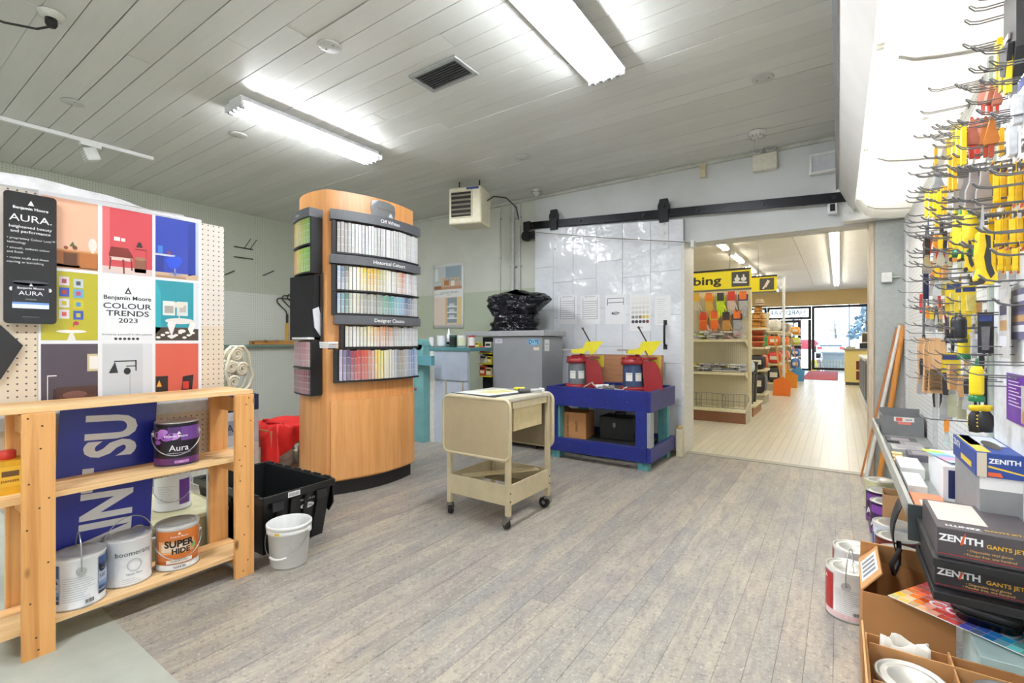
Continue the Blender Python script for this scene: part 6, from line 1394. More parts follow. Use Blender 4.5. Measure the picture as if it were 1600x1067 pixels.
def tool_tube(key, col, cap):
    e = proto(key, 'nozzle_tool', 'tool'); m = MB(); m.lathe([(0, -.11), (.018, -.11), (.020, -.10), (.020, -.02), (.014, 0), (.0, 0)], 18); m.build('body', plain(col, .4), e); m = MB(); m.lathe([(.015, -.1105), (.022, -.115), (.022, -.135), (0, -.137)], 18); m.build('cap', plain(cap, .4), e); m = MB(); m.lathe([(.006, .0005), (.004, .03), (0, .03)], 12); m.build('nozzle', plain(cap, .4), e); return e
def tool_pliers(key, col):
    e = proto(key, 'small_tool', 'tool')
    for s in (-1, 1): m = MB(); flat(m, [(s * .004, -.05), (s * .012, -.06), (s * .020, -.10), (s * .014, -.16), (s * .008, -.16), (s * .010, -.10)][::s], -.006, .012); m.build('handle', plain(col, .45), e, .003)
    m = MB(); flat(m, [(-.004, 0), (.004, 0), (.012, -.055), (-.012, -.055)], -.005, .010); m.build('jaw', plain('#55565a', .35, .6), e); return e
def tool_pack(key, card, item, w=.07, L=.20):
    e = proto(key, 'tool_packet', 'packet'); m = MB(); flat(m, [(-w/2, 0), (w/2, 0), (w/2, -L), (-w/2, -L)], .0, .002); m.build('backing_card', plain(card, .45), e); m = MB(); flat(m, [(-w * .28, -L * .35), (w * .28, -L * .35), (w * .22, -L * .92), (-w * .22, -L * .92)], -.018, .0175); m.build('item', plain(item, .4, 0, .2, 30), e, .006)
    m = MB(); flat(m, [(-w * .42, -L * .06), (w * .42, -L * .06), (w * .42, -L * .22), (-w * .42, -L * .22)], -.0012, .001); m.build('brand_strip', plain('#3a4a8a', .5), e); return e
tool_putty('pk_y', '#e6c41e'); tool_putty('pk_b', '#2b2b2f'); tool_putty('pk_o', '#d8862a', '#d8d9da', .035, .20); tool_putty('pk_w', '#c89a66', '#d9d6b8', .035, .22)
tool_flat('fl_y', '#ecd21a'); tool_flat('fl_yo', '#eab41a', .06, .26); tool_knifepack('kp'); tool_knifepack('kp2', '#e8a81a', '#4a2a20'); tool_saw('saw'); tool_trowel('tr'); tool_trowel('tr2', '#a8a2a0'); tool_brush('br_p', '#b06a58'); tool_brush('br_o', '#b8702e', '#a8442a')
tool_wirebrush('wb'); tool_scraper('sc'); tool_tube('tu', '#e8cf1e', '#1f7a4a'); tool_tube('tk', '#22252c', '#3a3d44'); tool_pliers('pl_r', '#b0302a'); tool_pliers('pl_k', '#232327'); tool_pack('pa_w', '#e6e8ec', '#c9ccd2'); tool_pack('pa_k', '#2a2a30', '#6a6a70'); tool_pack('pa_y', '#e8cf3a', '#c8ba6a', .08, .16); tool_pack('pa_n', '#232a52', '#1a1f3a', .035, .42)
usedp = set(); spots = []; rt = random.Random(21)
def hang(key, px, py, py2, label, off=.07, rx=0.0, group=None, wy=1.0, name=None):
    """hang a tool with its top at (px, py) and its lower end at py2, off metres out from the wall"""
    X = WXR - off; a, b = atX(px, py, X), atX(px, py2, X); e = protos[key]
    ch = [c for c in e.children]; zmin = min(v.co.z for c in ch for v in c.data.vertices); zmax = max(v.co.z for c in ch for v in c.data.vertices)
    s = (a.z - b.z) / (zmax - zmin); z = a.z - zmax * s
    while any(abs(X - q[0]) < .02 and abs(a.y - q[1]) < .03 and abs(z - q[2]) < .06 for q in spots): X -= .022; a.y += .004
    spots.append((X, a.y, z))
    turned = key[:2] in ('sa', 'tr', 'br', 'pk', 'wb', 'pl') or key in ('pa_k', 'pa_y')
    if turned:
        wmax = max(abs(v.co.y) for c in ch for v in c.data.vertices) * s * wy; X = min(X, WXR - wmax - .012)
    loc, rot, sc = (X, a.y, z), (rx, 0, (PI / 2 if key[:2] != 'sa' else -PI / 2) + rt.uniform(-.3, .3) if turned else 0), (max(.8, min(1.3, s)), s * wy, s)
    zt = a.z - .012 * s
    if not any(abs(a.y - q[0]) < .022 and abs(zt - q[1]) < .03 for q in used): dup(hk0, (WXR, a.y, zt)); used.append((a.y, zt))
    o = dup(e, loc, rot, label, sc, group); return o
K1 = 'snap-off knives in clear packets on the tool wall'; 
rt = random.Random(21)
for r, (y0, y1, xs, lb) in enumerate(((255, 325, (1548, 1558, 1569, 1582, 1594), 'yellow snap-off knife packet in the upper row at the right of the tool wall'), (328, 392, (1550, 1561, 1572, 1584, 1596), 'yellow snap-off knife packet in the middle row at the right of the tool wall'), (380, 428, (1554, 1565, 1577, 1588), 'yellow snap-off knife packet in the lower row at the right of the tool wall'))):
    for i, x in enumerate(xs): hang('kp' if i % 2 else 'kp2', x, y0 + rt.uniform(-4, 4), y1, lb, .05 + .02 * (i % 2), 0, K1 + lb[27:45])
hang('saw', 1536, 318, 445, 'large yellow and black drywall saw handle hanging at mid height', .13)
hang('saw', 1513, 345, 425, 'smaller yellow drywall saw behind the large one', .11)
for i, x in enumerate((1490, 1497, 1505)): hang('fl_y', x, 196 + 2 * i, 262, 'yellow taping knife in the top cluster beside the canopy', .09 + .02 * i, 0, 'yellow taping knives at the top')
for i, x in enumerate((1484, 1491)): hang('fl_yo', x, 246, 300, 'amber taping knife hanging below the top yellow cluster', .10 + .02 * i, 0, 'amber taping knives')
for i, x in enumerate((1447, 1454, 1461, 1467)): hang('fl_y', x, 297 + i, 342, 'yellow blade pack at the left of the tool wall under the canopy', .08 + .015 * i, 0, 'yellow blade packs at the left')
for i, x in enumerate((1472, 1476)): hang('fl_yo', x, 292, 338, 'narrow amber blade pack beside the left yellow packs', .07, 0, 'narrow amber packs')
for i, x in enumerate((1504, 1512, 1521, 1530, 1538)): hang('tr' if i % 2 else 'tr2', x, 262 + 3 * (i % 2), 332, 'grey plastic spreader in the upper middle of the tool wall', .06 + .02 * (i % 3), 0, 'grey spreaders')
for i, x in enumerate((1518, 1528)): hang('br_p', x, 183 + i, 248, 'dusty pink paint brush sleeve near the top of the tool wall', .11 - .03 * i, 0, 'pink brush sleeves')
for i, x in enumerate((1540, 1549)): hang('br_o', x, 182 + i, 246, 'ochre paint brush sleeve near the top of the tool wall', .08, 0, 'ochre brush sleeves')
for i, x in enumerate((1536, 1547, 1558)): hang('br_p', x, 128 + 3 * i, 178, 'brown brush sleeve in the topmost row of the tool wall', .09, 0, 'topmost brown sleeves')
for i, x in enumerate((1560, 1568, 1576)): hang('fl_y', x, 62 + 6 * i, 140 + 4 * i, 'yellow and grey long packet in the top right corner', .08 + .01 * i, .1, 'long yellow packets top right')
for i, (x, y, y2) in enumerate(((1590, 95, 170), (1588, 165, 250), (1596, 120, 200))): hang('pa_w', x, y, y2, ['white packet high at the right edge of the tool wall', 'white packet with blue mark at the right edge above the knives', 'white packet behind others at the right edge'][i], .06 + .02 * i, 0, None, 1.3)
for i, x in enumerate((1493, 1501, 1508, 1516)): hang('tu' if i % 2 else 'fl_y', x, 322, 402, 'yellow tool with green cap in the middle of the tool wall', .06 + .015 * i, 0, 'yellow and green tools')
for i, x in enumerate((1490, 1505)): hang('saw', x, 338, 408, 'yellow handled keyhole saw in the middle cluster', .05 + .03 * i, 0, 'keyhole saws')
hang('pa_n', 1450, 342, 478, 'long navy strip hanging at the left of the tool wall', .05)
for i, x in enumerate((1457, 1463, 1469, 1475, 1481)): hang(('pl_k', 'pk_o', 'pl_r', 'pk_b', 'pk_y')[i], x, 362 + (i % 3) * 5, 415 + (i % 2) * 6, ['black handled', 'orange handled', 'red handled', 'black gripped', 'yellow gripped'][i] + ' small tool in the left cluster of the tool wall', .05 + .015 * (i % 3))
for i, x in enumerate((1458, 1464, 1470, 1476)): hang(('pk_o', 'pk_y', 'pk_o', 'pk_w')[i], x, 408 + (i % 2) * 6, 462, ['orange', 'yellow', 'deep orange', 'wooden'][i] + ' scraper in the second row of the left cluster', .06 + .02 * (i % 2))
for i, x in enumerate((1486, 1494, 1502, 1510)): hang('pk_b' if i % 2 else 'pk_w', x, 366, 424, 'bare metal scraper with dark or wooden grip behind the yellow saws', .04, 0, 'scrapers behind the saws')
for i, (x, y, y2) in enumerate(((1490, 440, 492), (1502, 448, 488), (1514, 446, 490))): hang('pa_y', x, y, y2, ['pale yellow packet left of three under the saws', 'pale yellow packet middle of three under the saws', 'pale yellow packet right of three under the saws'][i], .06 + .02 * i, 0, None, .8)
for i, x in enumerate((1450, 1456, 1463, 1470, 1474)): hang(('pk_o', 'pk_y', 'pl_k', 'pk_w', 'pl_r')[i], x, 478 + 3 * (i % 2), 518, ['orange', 'yellow', 'dark', 'wooden', 'red'][i] + ' handled tool in the third row of the left cluster', .05 + .02 * (i % 2))
for i, x in enumerate((1486, 1494, 1501)): hang('tk', x, 486, 536, 'black gripped cutter hanging below the pale yellow packets', .06 + .02 * i, 0, 'black cutters')
hang('tu', 1506, 510, 562, 'yellow bodied cutter with green end hanging above the scrapers', .08)
hang('pa_k', 1540, 488, 552, 'black blister packet with a brush beside the near upright', .05, 0, None, .8)
for i, x in enumerate((1444, 1452, 1461, 1469)): hang('wb', x, 528 + 4 * (i % 2), 614, 'wooden wire brush in the lower row of the tool wall', .06 + .025 * (i % 3), 0, 'wooden wire brushes', 1.3)
hang('pk_b', 1441, 560, 616, 'black combed brush left of the wooden wire brushes', .08)
for i, (x, y, y2, k) in enumerate(((1478, 582, 655, 'pk_b'), (1488, 570, 652, 'pk_w'), (1503, 588, 655, 'pk_w'), (1510, 592, 640, 'pk_b'))): hang(k, x, y, y2, ['black and yellow handled hooked scraper left of the wooden ones', 'stout wooden handled scraper with a yellow tag', 'slender wooden handled scraper with a yellow tag', 'dark gripped scraper between the wooden and yellow tools'][i], .09)
for i, x in enumerate((1524, 1540)): hang('sc', x, 586, 676, ['left', 'right'][i] + ' long black and yellow gripped scraper before the near upright', .08)
hang('tu', 1526, 560, 628, 'yellow bodied tool with a green tip above the long scrapers', .11)
hang('pk_o', 1479, 654, 696, 'short orange wooden handle hanging low beneath the wire brushes', .07)
ROWN = [(205, 'topmost'), (262, 'second'), (305, 'third'), (345, 'fourth'), (388, 'fifth'), (432, 'sixth'), (470, 'seventh'), (508, 'eighth'), (548, 'ninth'), (590, 'tenth')]
KN = {'pk_y': 'yellow handled putty knife', 'pk_b': 'black handled putty knife', 'pk_o': 'orange handled scraper', 'pk_w': 'wooden handled scraper', 'pl_r': 'red handled snips', 'pl_k': 'black handled snips', 'pa_w': 'white carded packet', 'pa_y': 'pale yellow carded packet', 'fl_yo': 'amber blade pack', 'tr': 'grey spreader', 'kp': 'yellow knife packet'}
for r_, (yy, nm) in enumerate(ROWN):
    x = 1462 + (r_ * 7) % 12; n_ = 0
    while x < (1545 if yy > 430 else 1600) and n_ < 7:
        ks = ('fl_yo', 'tr', 'kp', 'pk_y', 'pa_w') if r_ < 3 else ('pk_y', 'kp', 'pk_o', 'pk_b', 'pa_w', 'pl_r') if r_ < 6 else ('pk_w', 'pa_w', 'pk_b', 'pl_k', 'pa_y', 'pk_o')
        k = ks[(n_ * 2 + r_) % len(ks)]; n_ += 1
        hang(k, x, yy + rt.uniform(-5, 5), yy + rt.uniform(40, 56), '%s close to the pegboard, %s row down, %s from its left' % (KN[k], nm, ['first', 'second', 'third', 'fourth', 'fifth', 'sixth', 'seventh'][n_ - 1]), .03)
        x += rt.uniform(15, 26)
for k, e in protos.items():
    for c in list(e.children): bpy.data.objects.remove(c)
    bpy.data.objects.remove(e)
for o in [q for q in bpy.data.objects if q.name.startswith('peg_hook')]:
    y_, z_ = o.location.y, o.location.z; ba = 'near the top' if z_ > 1.75 else 'at eye height' if z_ > 1.35 else 'at mid height' if z_ > 1.0 else 'low down'; bb = 'at the near end' if y_ < 2.25 else 'in the middle' if y_ < 3.3 else 'at the far end'
    o['label'] = 'double-wire peg hook %s %s of the tool wall' % (ba, bb); o['group'] = 'wire peg hooks %s %s of the tool wall' % (ba, bb)
# bow saw with red grip at the far left of the wall
p = atX(1428, 465, WXR - .10); e = thing('hacksaw', 'thin framed hacksaw with a red grip at the far left of the tool wall', 'saw', (WXR - .06, p.y, p.z))
MB().tube([(0, .02, .17), (0, -.02, .16), (0, -.03, -.05), (0, 0, -.20)], .004, 6).build('frame', WIRE, e); MB().tube([(0, .03, .02), (-.0, .045, -.03), (0, .03, -.08)], .014, 8).build('grip', plain('#c0302a', .4), e); MB().bar((0, 0, .16), (0, .01, -.21), .010, .002).build('blade', STEEL, e); MB().cyl((0, .0, -.20), (0, .0, -.225), .007, n=8).build('wing_nut', BLKP, e)
# black pouch in the top right corner
p = atX(1592, 20, WXR - .08); e = thing('tool_pouch', 'black padded tool pouch at the top right corner of the tool wall', 'pouch', (WXR - .05, p.y, p.z - .08))
m = MB(); flat(m, [(-.05, .14), (.05, .14), (.055, 0), (.03, -.07), (-.01, -.095), (-.05, -.02)], -.045, .05); m.build('bag', plain('#1c1d22', .6), e, .014, 3); m = MB(); flat(m, [(-.04, .0), (.045, .02), (.03, -.05), (-.01, -.07)], -.056, .010); m.build('pocket', plain('#24252b', .6), e, .004); MB().box(-.05, -.01, .02, -.046, .03, .035).build('buckle', plain('#8a8a8c', .4), e)
# booklets on the white panel
def booklet(px0, py0, px1, py1, label, col, fn, Xo=.012):
    a, b = atX(px0, py0, WXR - Xo), atX(px1, py1, WXR - Xo); e = thing('leaflet', label, 'leaflet', (WXR - Xo, (a.y + b.y) / 2, min(a.z, b.z))); wy, h_ = abs(a.y - b.y) / 2, abs(a.z - b.z)
    MB().box(-.002, -wy, 0, .0, wy, h_).build('cover', plain(col, .4), e); k = MB(); fn(k, wy, h_); k.build('print', print_mat(.35), e, whole=True)
def bk1(k, w_, h_):
    for i in range(9): k.poly([(-.0024, w_ * .8, h_ * (.9 - .07 * i)), (-.0024, w_ * (.1 - .2 * (i % 3)), h_ * (.9 - .07 * i)), (-.0024, w_ * (.1 - .2 * (i % 3)), h_ * (.92 - .07 * i)), (-.0024, w_ * .8, h_ * (.92 - .07 * i))], '#e6dcf0')
    k.poly([(-.0024, -w_ * .3, h_ * .05), (-.0024, -w_, h_ * .05), (-.0024, -w_, h_ * .8), (-.0024, -w_ * .3, h_ * .8)], '#b9bcb4'); k.poly([(-.0027, -w_ * .4, h_ * .05), (-.0027, -w_ * .8, h_ * .05), (-.0027, -w_ * .8, h_ * .3), (-.0027, -w_ * .4, h_ * .3)], '#c08050')
def bk2(k, w_, h_):
    for i in range(4): k.poly([(-.0024, w_ * .8, h_ * (.75 - .2 * i)), (-.0024, -w_ * .6, h_ * (.75 - .2 * i)), (-.0024, -w_ * .6, h_ * (.88 - .2 * i)), (-.0024, w_ * .8, h_ * (.88 - .2 * i))], ('#d8d8e0', '#4a4a66', '#c8a070', '#e0e0e6')[i])
booklet(1574, 582, 1612, 672, 'purple leaflet with white lines on the white panel', '#6a32a0', bk1); booklet(1581, 455, 1612, 530, 'grey and violet leaflet above the purple one', '#6d6a8a', bk2); booklet(1562, 440, 1578, 560, 'pale grey folded leaflet beside the near upright', '#c9c8c6', bk2, .03)

# ================================================================== shelf below the tools
sf = thing('metal_shelf', 'grey steel shelf with a raised lip under the tool wall', 'shelf', (.31, 2.9, .55)); SM = plain('#8f9492', .4, .4)
W(sf).box(.202, 2.03, .53, .425, 4.16, .55).build('tray', SM, sf); W(sf).box(.188, 2.03, .528, .2015, 4.16, .588).build('lip', plain('#b3b5b0', .4, .3), sf, .002); W(sf).box(.2025, 4.148, .551, .424, 4.16, .585).build('end_lip', SM, sf)
for y in (2.10, 2.22, 3.36, 4.1): W(sf).prism([(.21, y - .004, .529), (.424, y - .004, .529), (.424, y - .004, .40), (.40, y - .004, .40)], (0, .008, 0)).build('bracket', SM, sf)
W(sf).box(.186, 2.018, .47, .26, 2.0295, .587).build('end_plate', plain('#3f464a', .4), sf)
ls = thing('lower_shelf', 'black two-tier bracket shelf holding glove boxes at the near end', 'shelf', (.31, 1.84, .44))
for z in (.526, .438): W(ls).box(.205, 1.665, z, .425, 2.015, z + .024).build('board', plain('#17181a', .5), ls, .003)
for y in (1.68, 2.0): W(ls).box(.405, y - .006, .4625, .425, y + .006, .5255).build('bracket', plain('#222', .5), ls)
Z = .5505
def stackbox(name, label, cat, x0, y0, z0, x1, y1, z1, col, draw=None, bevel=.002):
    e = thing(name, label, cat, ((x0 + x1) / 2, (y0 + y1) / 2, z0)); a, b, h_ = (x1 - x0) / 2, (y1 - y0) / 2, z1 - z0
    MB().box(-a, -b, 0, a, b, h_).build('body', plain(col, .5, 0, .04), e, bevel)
    if draw:
        k = MB(); draw(k, a, b, h_); k.build('print', print_mat(.4), e, whole=True)
    return e
e = thing('grey_bin', 'grey open metal bin with taped labels at the far end of the steel shelf', 'bin', (.315, 3.80, Z)); GB = plain('#77797a', .5, .2, .08, 20)
for q in ((-.10, -.10, 0, .10, -.094, .115), (-.10, .094, 0, .10, .10, .145), (-.10, -.094, 0, -.094, .094, .115), (.094, -.094, 0, .10, .094, .115)): MB().box(*q).build('side', GB, e)
MB().box(-.094, -.094, 0, .094, .094, .004).build('bottom', GB, e); k = MB(); k.poly([(-.04, -.1006, .085), (.055, -.1006, .085), (.055, -.1006, .112), (-.04, -.1006, .112)], '#d8d6d2'); k.poly([(-.03, -.101, .088), (.0, -.101, .088), (.0, -.101, .108), (-.03, -.101, .108)], '#c85a50'); k.poly([(-.02, -.101, .068), (.04, -.101, .068), (.04, -.101, .084), (-.02, -.101, .084)], '#d87a70'); k.text('SALE', .01, lambda x, y: Vector((.03 + x, -.101, .093 + y)), '#333', .02); k.build('print', print_mat(), e, whole=True)
for i in range(4): stackbox('sandpaper_pack', ['dark', 'grey', 'pale grey', 'violet grey'][i] + ' sandpaper pack lying on the steel shelf before the grey bin', 'sandpaper', .225 + .05 * (i % 2), 3.42 - .16 * i, Z, .36 + .03 * (i % 2), 3.56 - .16 * i, Z + .012 + .006 * i, ['#4a4a4c', '#7d7f80', '#a3a6a4', '#5f5c66'][i], lambda k, a, b, h_: (k.poly([(-a * .7, -b * .7, h_ + .0006), (a * .5, -b * .7, h_ + .0006), (a * .5, b * .6, h_ + .0006), (-a * .7, b * .6, h_ + .0006)], '#8f8a92')), .001)
for i in range(3): stackbox('wood_stick', ['near', 'middle', 'far'][i] + ' bundle of pale wooden paint sticks behind the shelf lip', 'sticks', .21, 2.82 + .055 * i, Z, .25, 2.865 + .055 * i, Z + .02 + .006 * i, '#d9bf8c', lambda k, a, b, h_: k.poly([(-a * .5, -b, h_ + .0005), (-a * .3, -b, h_ + .0005), (-a * .3, b, h_ + .0005), (-a * .5, b, h_ + .0005)], '#b89a64'))
stackbox('envelope_stack', 'stack of white and grey envelopes on the steel shelf', 'paper', .212, 2.56, Z, .29, 2.79, Z + .045, '#d2d3d0', lambda k, a, b, h_: [k.poly([(-a - .0006, -b, h_ * q), (-a - .0006, b, h_ * q), (-a - .0006, b, h_ * q + .003), (-a - .0006, -b, h_ * q + .003)], '#8a8c8c') for q in (.2, .4, .6, .8)])
stackbox('card_stack', 'low stack of white cards at the lip of the steel shelf', 'paper', .212, 2.30, Z, .268, 2.52, Z + .035, '#dcdcd8', lambda k, a, b, h_: [k.poly([(-a - .0006, -b, h_ * q), (-a - .0006, b, h_ * q), (-a - .0006, b, h_ * q + .003), (-a - .0006, -b, h_ * q + .003)], '#9a9a96') for q in (.25, .5, .75)])
stackbox('orange_card', 'orange and white card pack near the front corner of the steel shelf', 'paper', .212, 2.04, Z, .30, 2.27, Z + .018, '#d8805a', lambda k, a, b, h_: k.poly([(-a * .6, -b * .8, h_ + .0006), (a * .2, -b * .8, h_ + .0006), (a * .2, b * .1, h_ + .0006), (-a * .6, b * .1, h_ + .0006)], '#e6d8cc'))
def wb_(k, a, b, h_):
    k.poly([(-a * .75, -b - .0006, h_ * .1), (-a * .2, -b - .0006, h_ * .1), (-a * .2, -b - .0006, h_ * .9), (-a * .75, -b - .0006, h_ * .9)], '#1f2a5c'); k.poly([(a * .6, -b - .0006, h_ * .05), (a * .98, -b - .0006, h_ * .05), (a * .98, -b - .0006, h_ * .9), (a * .6, -b - .0006, h_ * .9)], '#1f2a5c')
    for i in range(16): t0, t1 = i * PI / 8, (i + 1) * PI / 8; c = (a * .2, h_ * .5); k.poly([(c[0] + r * math.cos(t), -b - .0008, c[1] + r * math.sin(t)) for r, t in ((.024, t0), (.024, t1), (.015, t1), (.015, t0))], '#6a3a44')
stackbox('white_carton', 'white carton with navy blocks carrying a fan of colour strips', 'box', .305, 2.27, Z, .425, 2.60, Z + .125, '#e2e2e4', wb_)
rf = random.Random(8); fan = ['#c8d84a', '#d8e04a', '#a8d068', '#8fd0c0', '#7fc4d8', '#6aa8e0', '#7f9ce0', '#b0a0e0', '#e0a0d0', '#e890b0', '#f0b0c0', '#9fd8e8']
e = thing('colour_fan', 'fanned pastel colour strips lying on the white carton', 'colour cards', (.36, 2.43, Z + .1255))
for i, c in enumerate(fan):
    m = MB(); a = -.30 + .05 * i; m.M = Matrix.Translation((-.05 + .004 * i, .13 - .022 * i, .0008 * i)) @ Matrix.Rotation(a, 4, 'Z'); m.box(-.03, -.014, 0, .115, .014, .0007, c); m.box(.03, -.0138, .0007, .07, .0138, .0009, '#eef0f2'); m.build('strip', print_mat(.35), e, whole=True)
stackbox('grey_case', 'grey metal case under the blue glove box at the right', 'case', .335, 1.90, Z, .425, 2.255, Z + .18, '#8a8c8e', lambda k, a, b, h_: k.poly([(-a, -b - .0006, h_ * .8), (a, -b - .0006, h_ * .8), (a, -b - .0006, h_), (-a, -b - .0006, h_)], '#e6e6e6'))
def zen_b(k, a, b, h_):
    k.poly([(-a * .05 - a * .9, -b - .0006, 0), (-a * .55, -b - .0006, 0), (-a * .55, -b - .0006, h_), (-a * .95, -b - .0006, h_)], '#cfc4b0'); k.text('ZENITH', .013, lambda x, y: Vector((a * .15 + x, -b - .0008, h_ * .6 + y)), '#eef0f4', .03); k.poly([(-a * .5, -b - .0007, h_ * .42), (a * .9, -b - .0007, h_ * .2), (a * .9, -b - .0007, h_ * .26), (-a * .5, -b - .0007, h_ * .5)], '#e0c040'); k.poly([(-a * .5, -b - .0008, h_ * .05), (a * .1, -b - .0008, h_ * .05), (a * .0, -b - .0008, h_ * .22), (-a * .5, -b - .0008, h_ * .22)], '#d85a30')
    k.text('ZENITH', .02, lambda x, y: Vector((-a - .0006, b * .6 - x, h_ * .6 + y)), '#eef0f4', .03); k.poly([(-a - .0007, b * .2, h_ * .2), (-a - .0007, -b * .7, h_ * .2), (-a - .0007, -b * .7, h_ * .45), (-a - .0007, b * .2, h_ * .45)], '#e0c040'); k.poly([(-a * .8, -b * .2, h_ + .0006), (a * .8, -b * .2, h_ + .0006), (a * .8, b * .9, h_ + .0006), (-a * .8, b * .9, h_ + .0006)], '#cfd6e0'); k.poly([(-a * .9, -b * .9, h_ + .0006), (-a * .3, -b * .9, h_ + .0006), (-a * .3, b * .9, h_ + .0006), (-a * .9, b * .9, h_ + .0006)], '#e0c84a')
    k.poly([(a * .15 + a * .35 * math.cos(t * PI / 8), -b * .1 + b * .5 * math.sin(t * PI / 8), h_ + .001) for t in range(16)], '#3a3024')
stackbox('glove_box', 'blue ZENITH glove box with an open oval on the grey case', 'box', .325, 1.89, Z + .181, .428, 2.22, Z + .25, '#23418c', zen_b)
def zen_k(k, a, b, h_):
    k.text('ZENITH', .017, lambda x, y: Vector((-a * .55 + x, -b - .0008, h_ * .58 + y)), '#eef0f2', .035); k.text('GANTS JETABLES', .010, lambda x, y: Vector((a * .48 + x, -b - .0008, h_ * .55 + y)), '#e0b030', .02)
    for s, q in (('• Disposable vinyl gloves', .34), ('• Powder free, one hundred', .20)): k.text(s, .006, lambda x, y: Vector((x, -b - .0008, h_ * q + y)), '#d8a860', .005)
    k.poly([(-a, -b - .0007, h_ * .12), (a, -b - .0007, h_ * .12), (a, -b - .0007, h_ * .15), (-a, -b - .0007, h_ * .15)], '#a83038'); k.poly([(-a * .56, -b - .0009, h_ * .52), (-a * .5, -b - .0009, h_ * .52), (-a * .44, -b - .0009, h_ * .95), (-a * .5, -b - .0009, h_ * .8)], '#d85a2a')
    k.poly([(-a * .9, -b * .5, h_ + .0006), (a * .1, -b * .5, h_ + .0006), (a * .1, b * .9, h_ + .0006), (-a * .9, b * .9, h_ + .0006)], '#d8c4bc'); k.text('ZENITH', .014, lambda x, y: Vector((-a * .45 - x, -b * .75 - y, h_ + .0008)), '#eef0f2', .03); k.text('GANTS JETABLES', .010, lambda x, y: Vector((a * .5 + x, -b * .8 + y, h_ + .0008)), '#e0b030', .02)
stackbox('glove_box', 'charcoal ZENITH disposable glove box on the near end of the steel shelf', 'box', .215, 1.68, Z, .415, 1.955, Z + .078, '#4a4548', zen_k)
# paper bag and cans under the shelf
LIDW = '#cfcfc9'
for i, (x, y, d_, b_, l) in enumerate(((.222, 4.02, d_white, '#d8d4a8', 'grey lidded can farthest under the steel shelf'), (.222, 3.74, d_plum, '#3a1f4a', 'plum Aura can second farthest under the steel shelf'), (.232, 3.50, d_plum, '#3a1f4a', 'plum Aura can beside the brown paper bag'), (.226, 3.10, d_navy, '#e0e2ea', 'navy and white can under the middle of the steel shelf'), (.226, 2.90, d_brown, '#6d2f22', 'maroon can next to the navy one under the steel shelf'), (.226, 2.70, d_red, '#e2e0de', 'red banded can tucked behind the cardboard box'), (.058, 2.64, d_red, '#e4e3e1', 'red and white can behind the nearest one on the floor'), (.036, 2.395, d_red, '#e6e5e3', 'nearest red and white can standing on the floor beside the cardboard box'))):
    gallon(l, x, y, .0005, facing(x, y) + (.0 if i > 6 else -.5), d_, b_, LIDW, bail='up' if i == 7 else 'back', bang=facing(x, y) - .15 if i == 7 else None)
e = thing('paper_bag', 'brown paper bag standing among the cans under the steel shelf', 'bag', (.30, 3.30, 0)); KB = plain('#b98f62', .75, 0, .08, 8)
m = MB(); m.prism([(-.10, -.07, 0), (.10, -.07, 0), (.10, .07, 0), (-.10, .07, 0)], (0, 0, .30)); 
for q in ((-.10, -.075, 0, .10, -.073, .30), (-.10, .073, 0, .10, .075, .30), (-.10, -.073, 0, -.098, .073, .29), (.098, -.073, 0, .10, .073, .29), (-.098, -.073, 0, .098, .073, .003)): MB().box(*q).build('side', KB, e)
MB().prism([(-.1005, -.01, 0), (-.1005, .012, 0), (-.1005, .006, .285), (-.1005, -.004, .285)], (-.0015, 0, 0)).build('fold', plain('#a57c50', .75), e)
# cardboard boxes in the foreground
KC = '#b07d4c'
A = carton('cardboard_box', 'open cardboard box with a shipping label on its flap in the foreground', .175, 2.055, 0, .225, .28, .31, 0, KC)
m = MB(); m.M = Matrix.Translation((-.1125, 0, .31)) @ Matrix.Rotation(math.radians(38), 4, 'Y'); m.box(-.004, -.135, 0, 0, .135, .085); fo = m.build('flap', plain('#c0905e', .75, 0, .06, 9), A)
M0 = Matrix.Translation((-.1125, 0, .31)) @ Matrix.Rotation(math.radians(38), 4, 'Y'); m = MB(); m.M = M0; m.poly([(-.0046, .08, .008), (-.0046, -.09, .008), (-.0046, -.09, .076), (-.0046, .08, .076)], '#e6e8ea')
for i in range(4): m.poly([(-.0051, -.05 + .035 * i, .015), (-.0051, -.07 + .035 * i, .015), (-.0051, -.07 + .035 * i, .068), (-.0051, -.05 + .035 * i, .068)], '#7a7c80')
m.build('shipping_label', print_mat(), fo, whole=True)
m = MB(); m.M = Matrix.Translation((0, .14, .31)) @ Matrix.Rotation(math.radians(20), 4, 'X'); m.box(-.11, 0, 0, .11, .004, .08); m.build('flap', plain('#b98a58', .75, 0, .06, 9), A)
# closed carton carrying the second glove box
None and stackbox('carton', 'closed brown carton in the dark under the near end of the steel shelf', 'box', .295, 1.66, 0, .425, 2.20, .335, '#a87848', lambda k, a, b, h_: k.poly([(-a, -b - .0006, h_ * .45), (a, -b - .0006, h_ * .45), (a, -b - .0006, h_ * .52), (-a, -b - .0006, h_ * .52)], '#c09a6a'))
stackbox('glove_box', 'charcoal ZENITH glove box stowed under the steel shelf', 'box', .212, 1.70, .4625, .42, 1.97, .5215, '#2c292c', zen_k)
# its support: carton A's neighbour; strap hanging from the shelf
e = thing('black_strap', 'wide black strap looped over the near corner of the steel shelf', 'strap', (.172, 2.05, .44)); ST = plain('#17181b', .6)
m = MB(); m.grid(lambda u, v: Vector((-.004 - .02 * math.sin(v * PI), -.05 + .1 * u + .02 * v, .14 - .20 * v)), 4, 10); m.build('band', ST, e, solid=.004); m = MB(); m.tube([(-.006, -.045, .0), (-.03, -.04, -.06), (-.02, -.01, -.10), (-.005, .02, -.07), (-.004, .03, .0)], .007, 6); m.build('loop', ST, e)
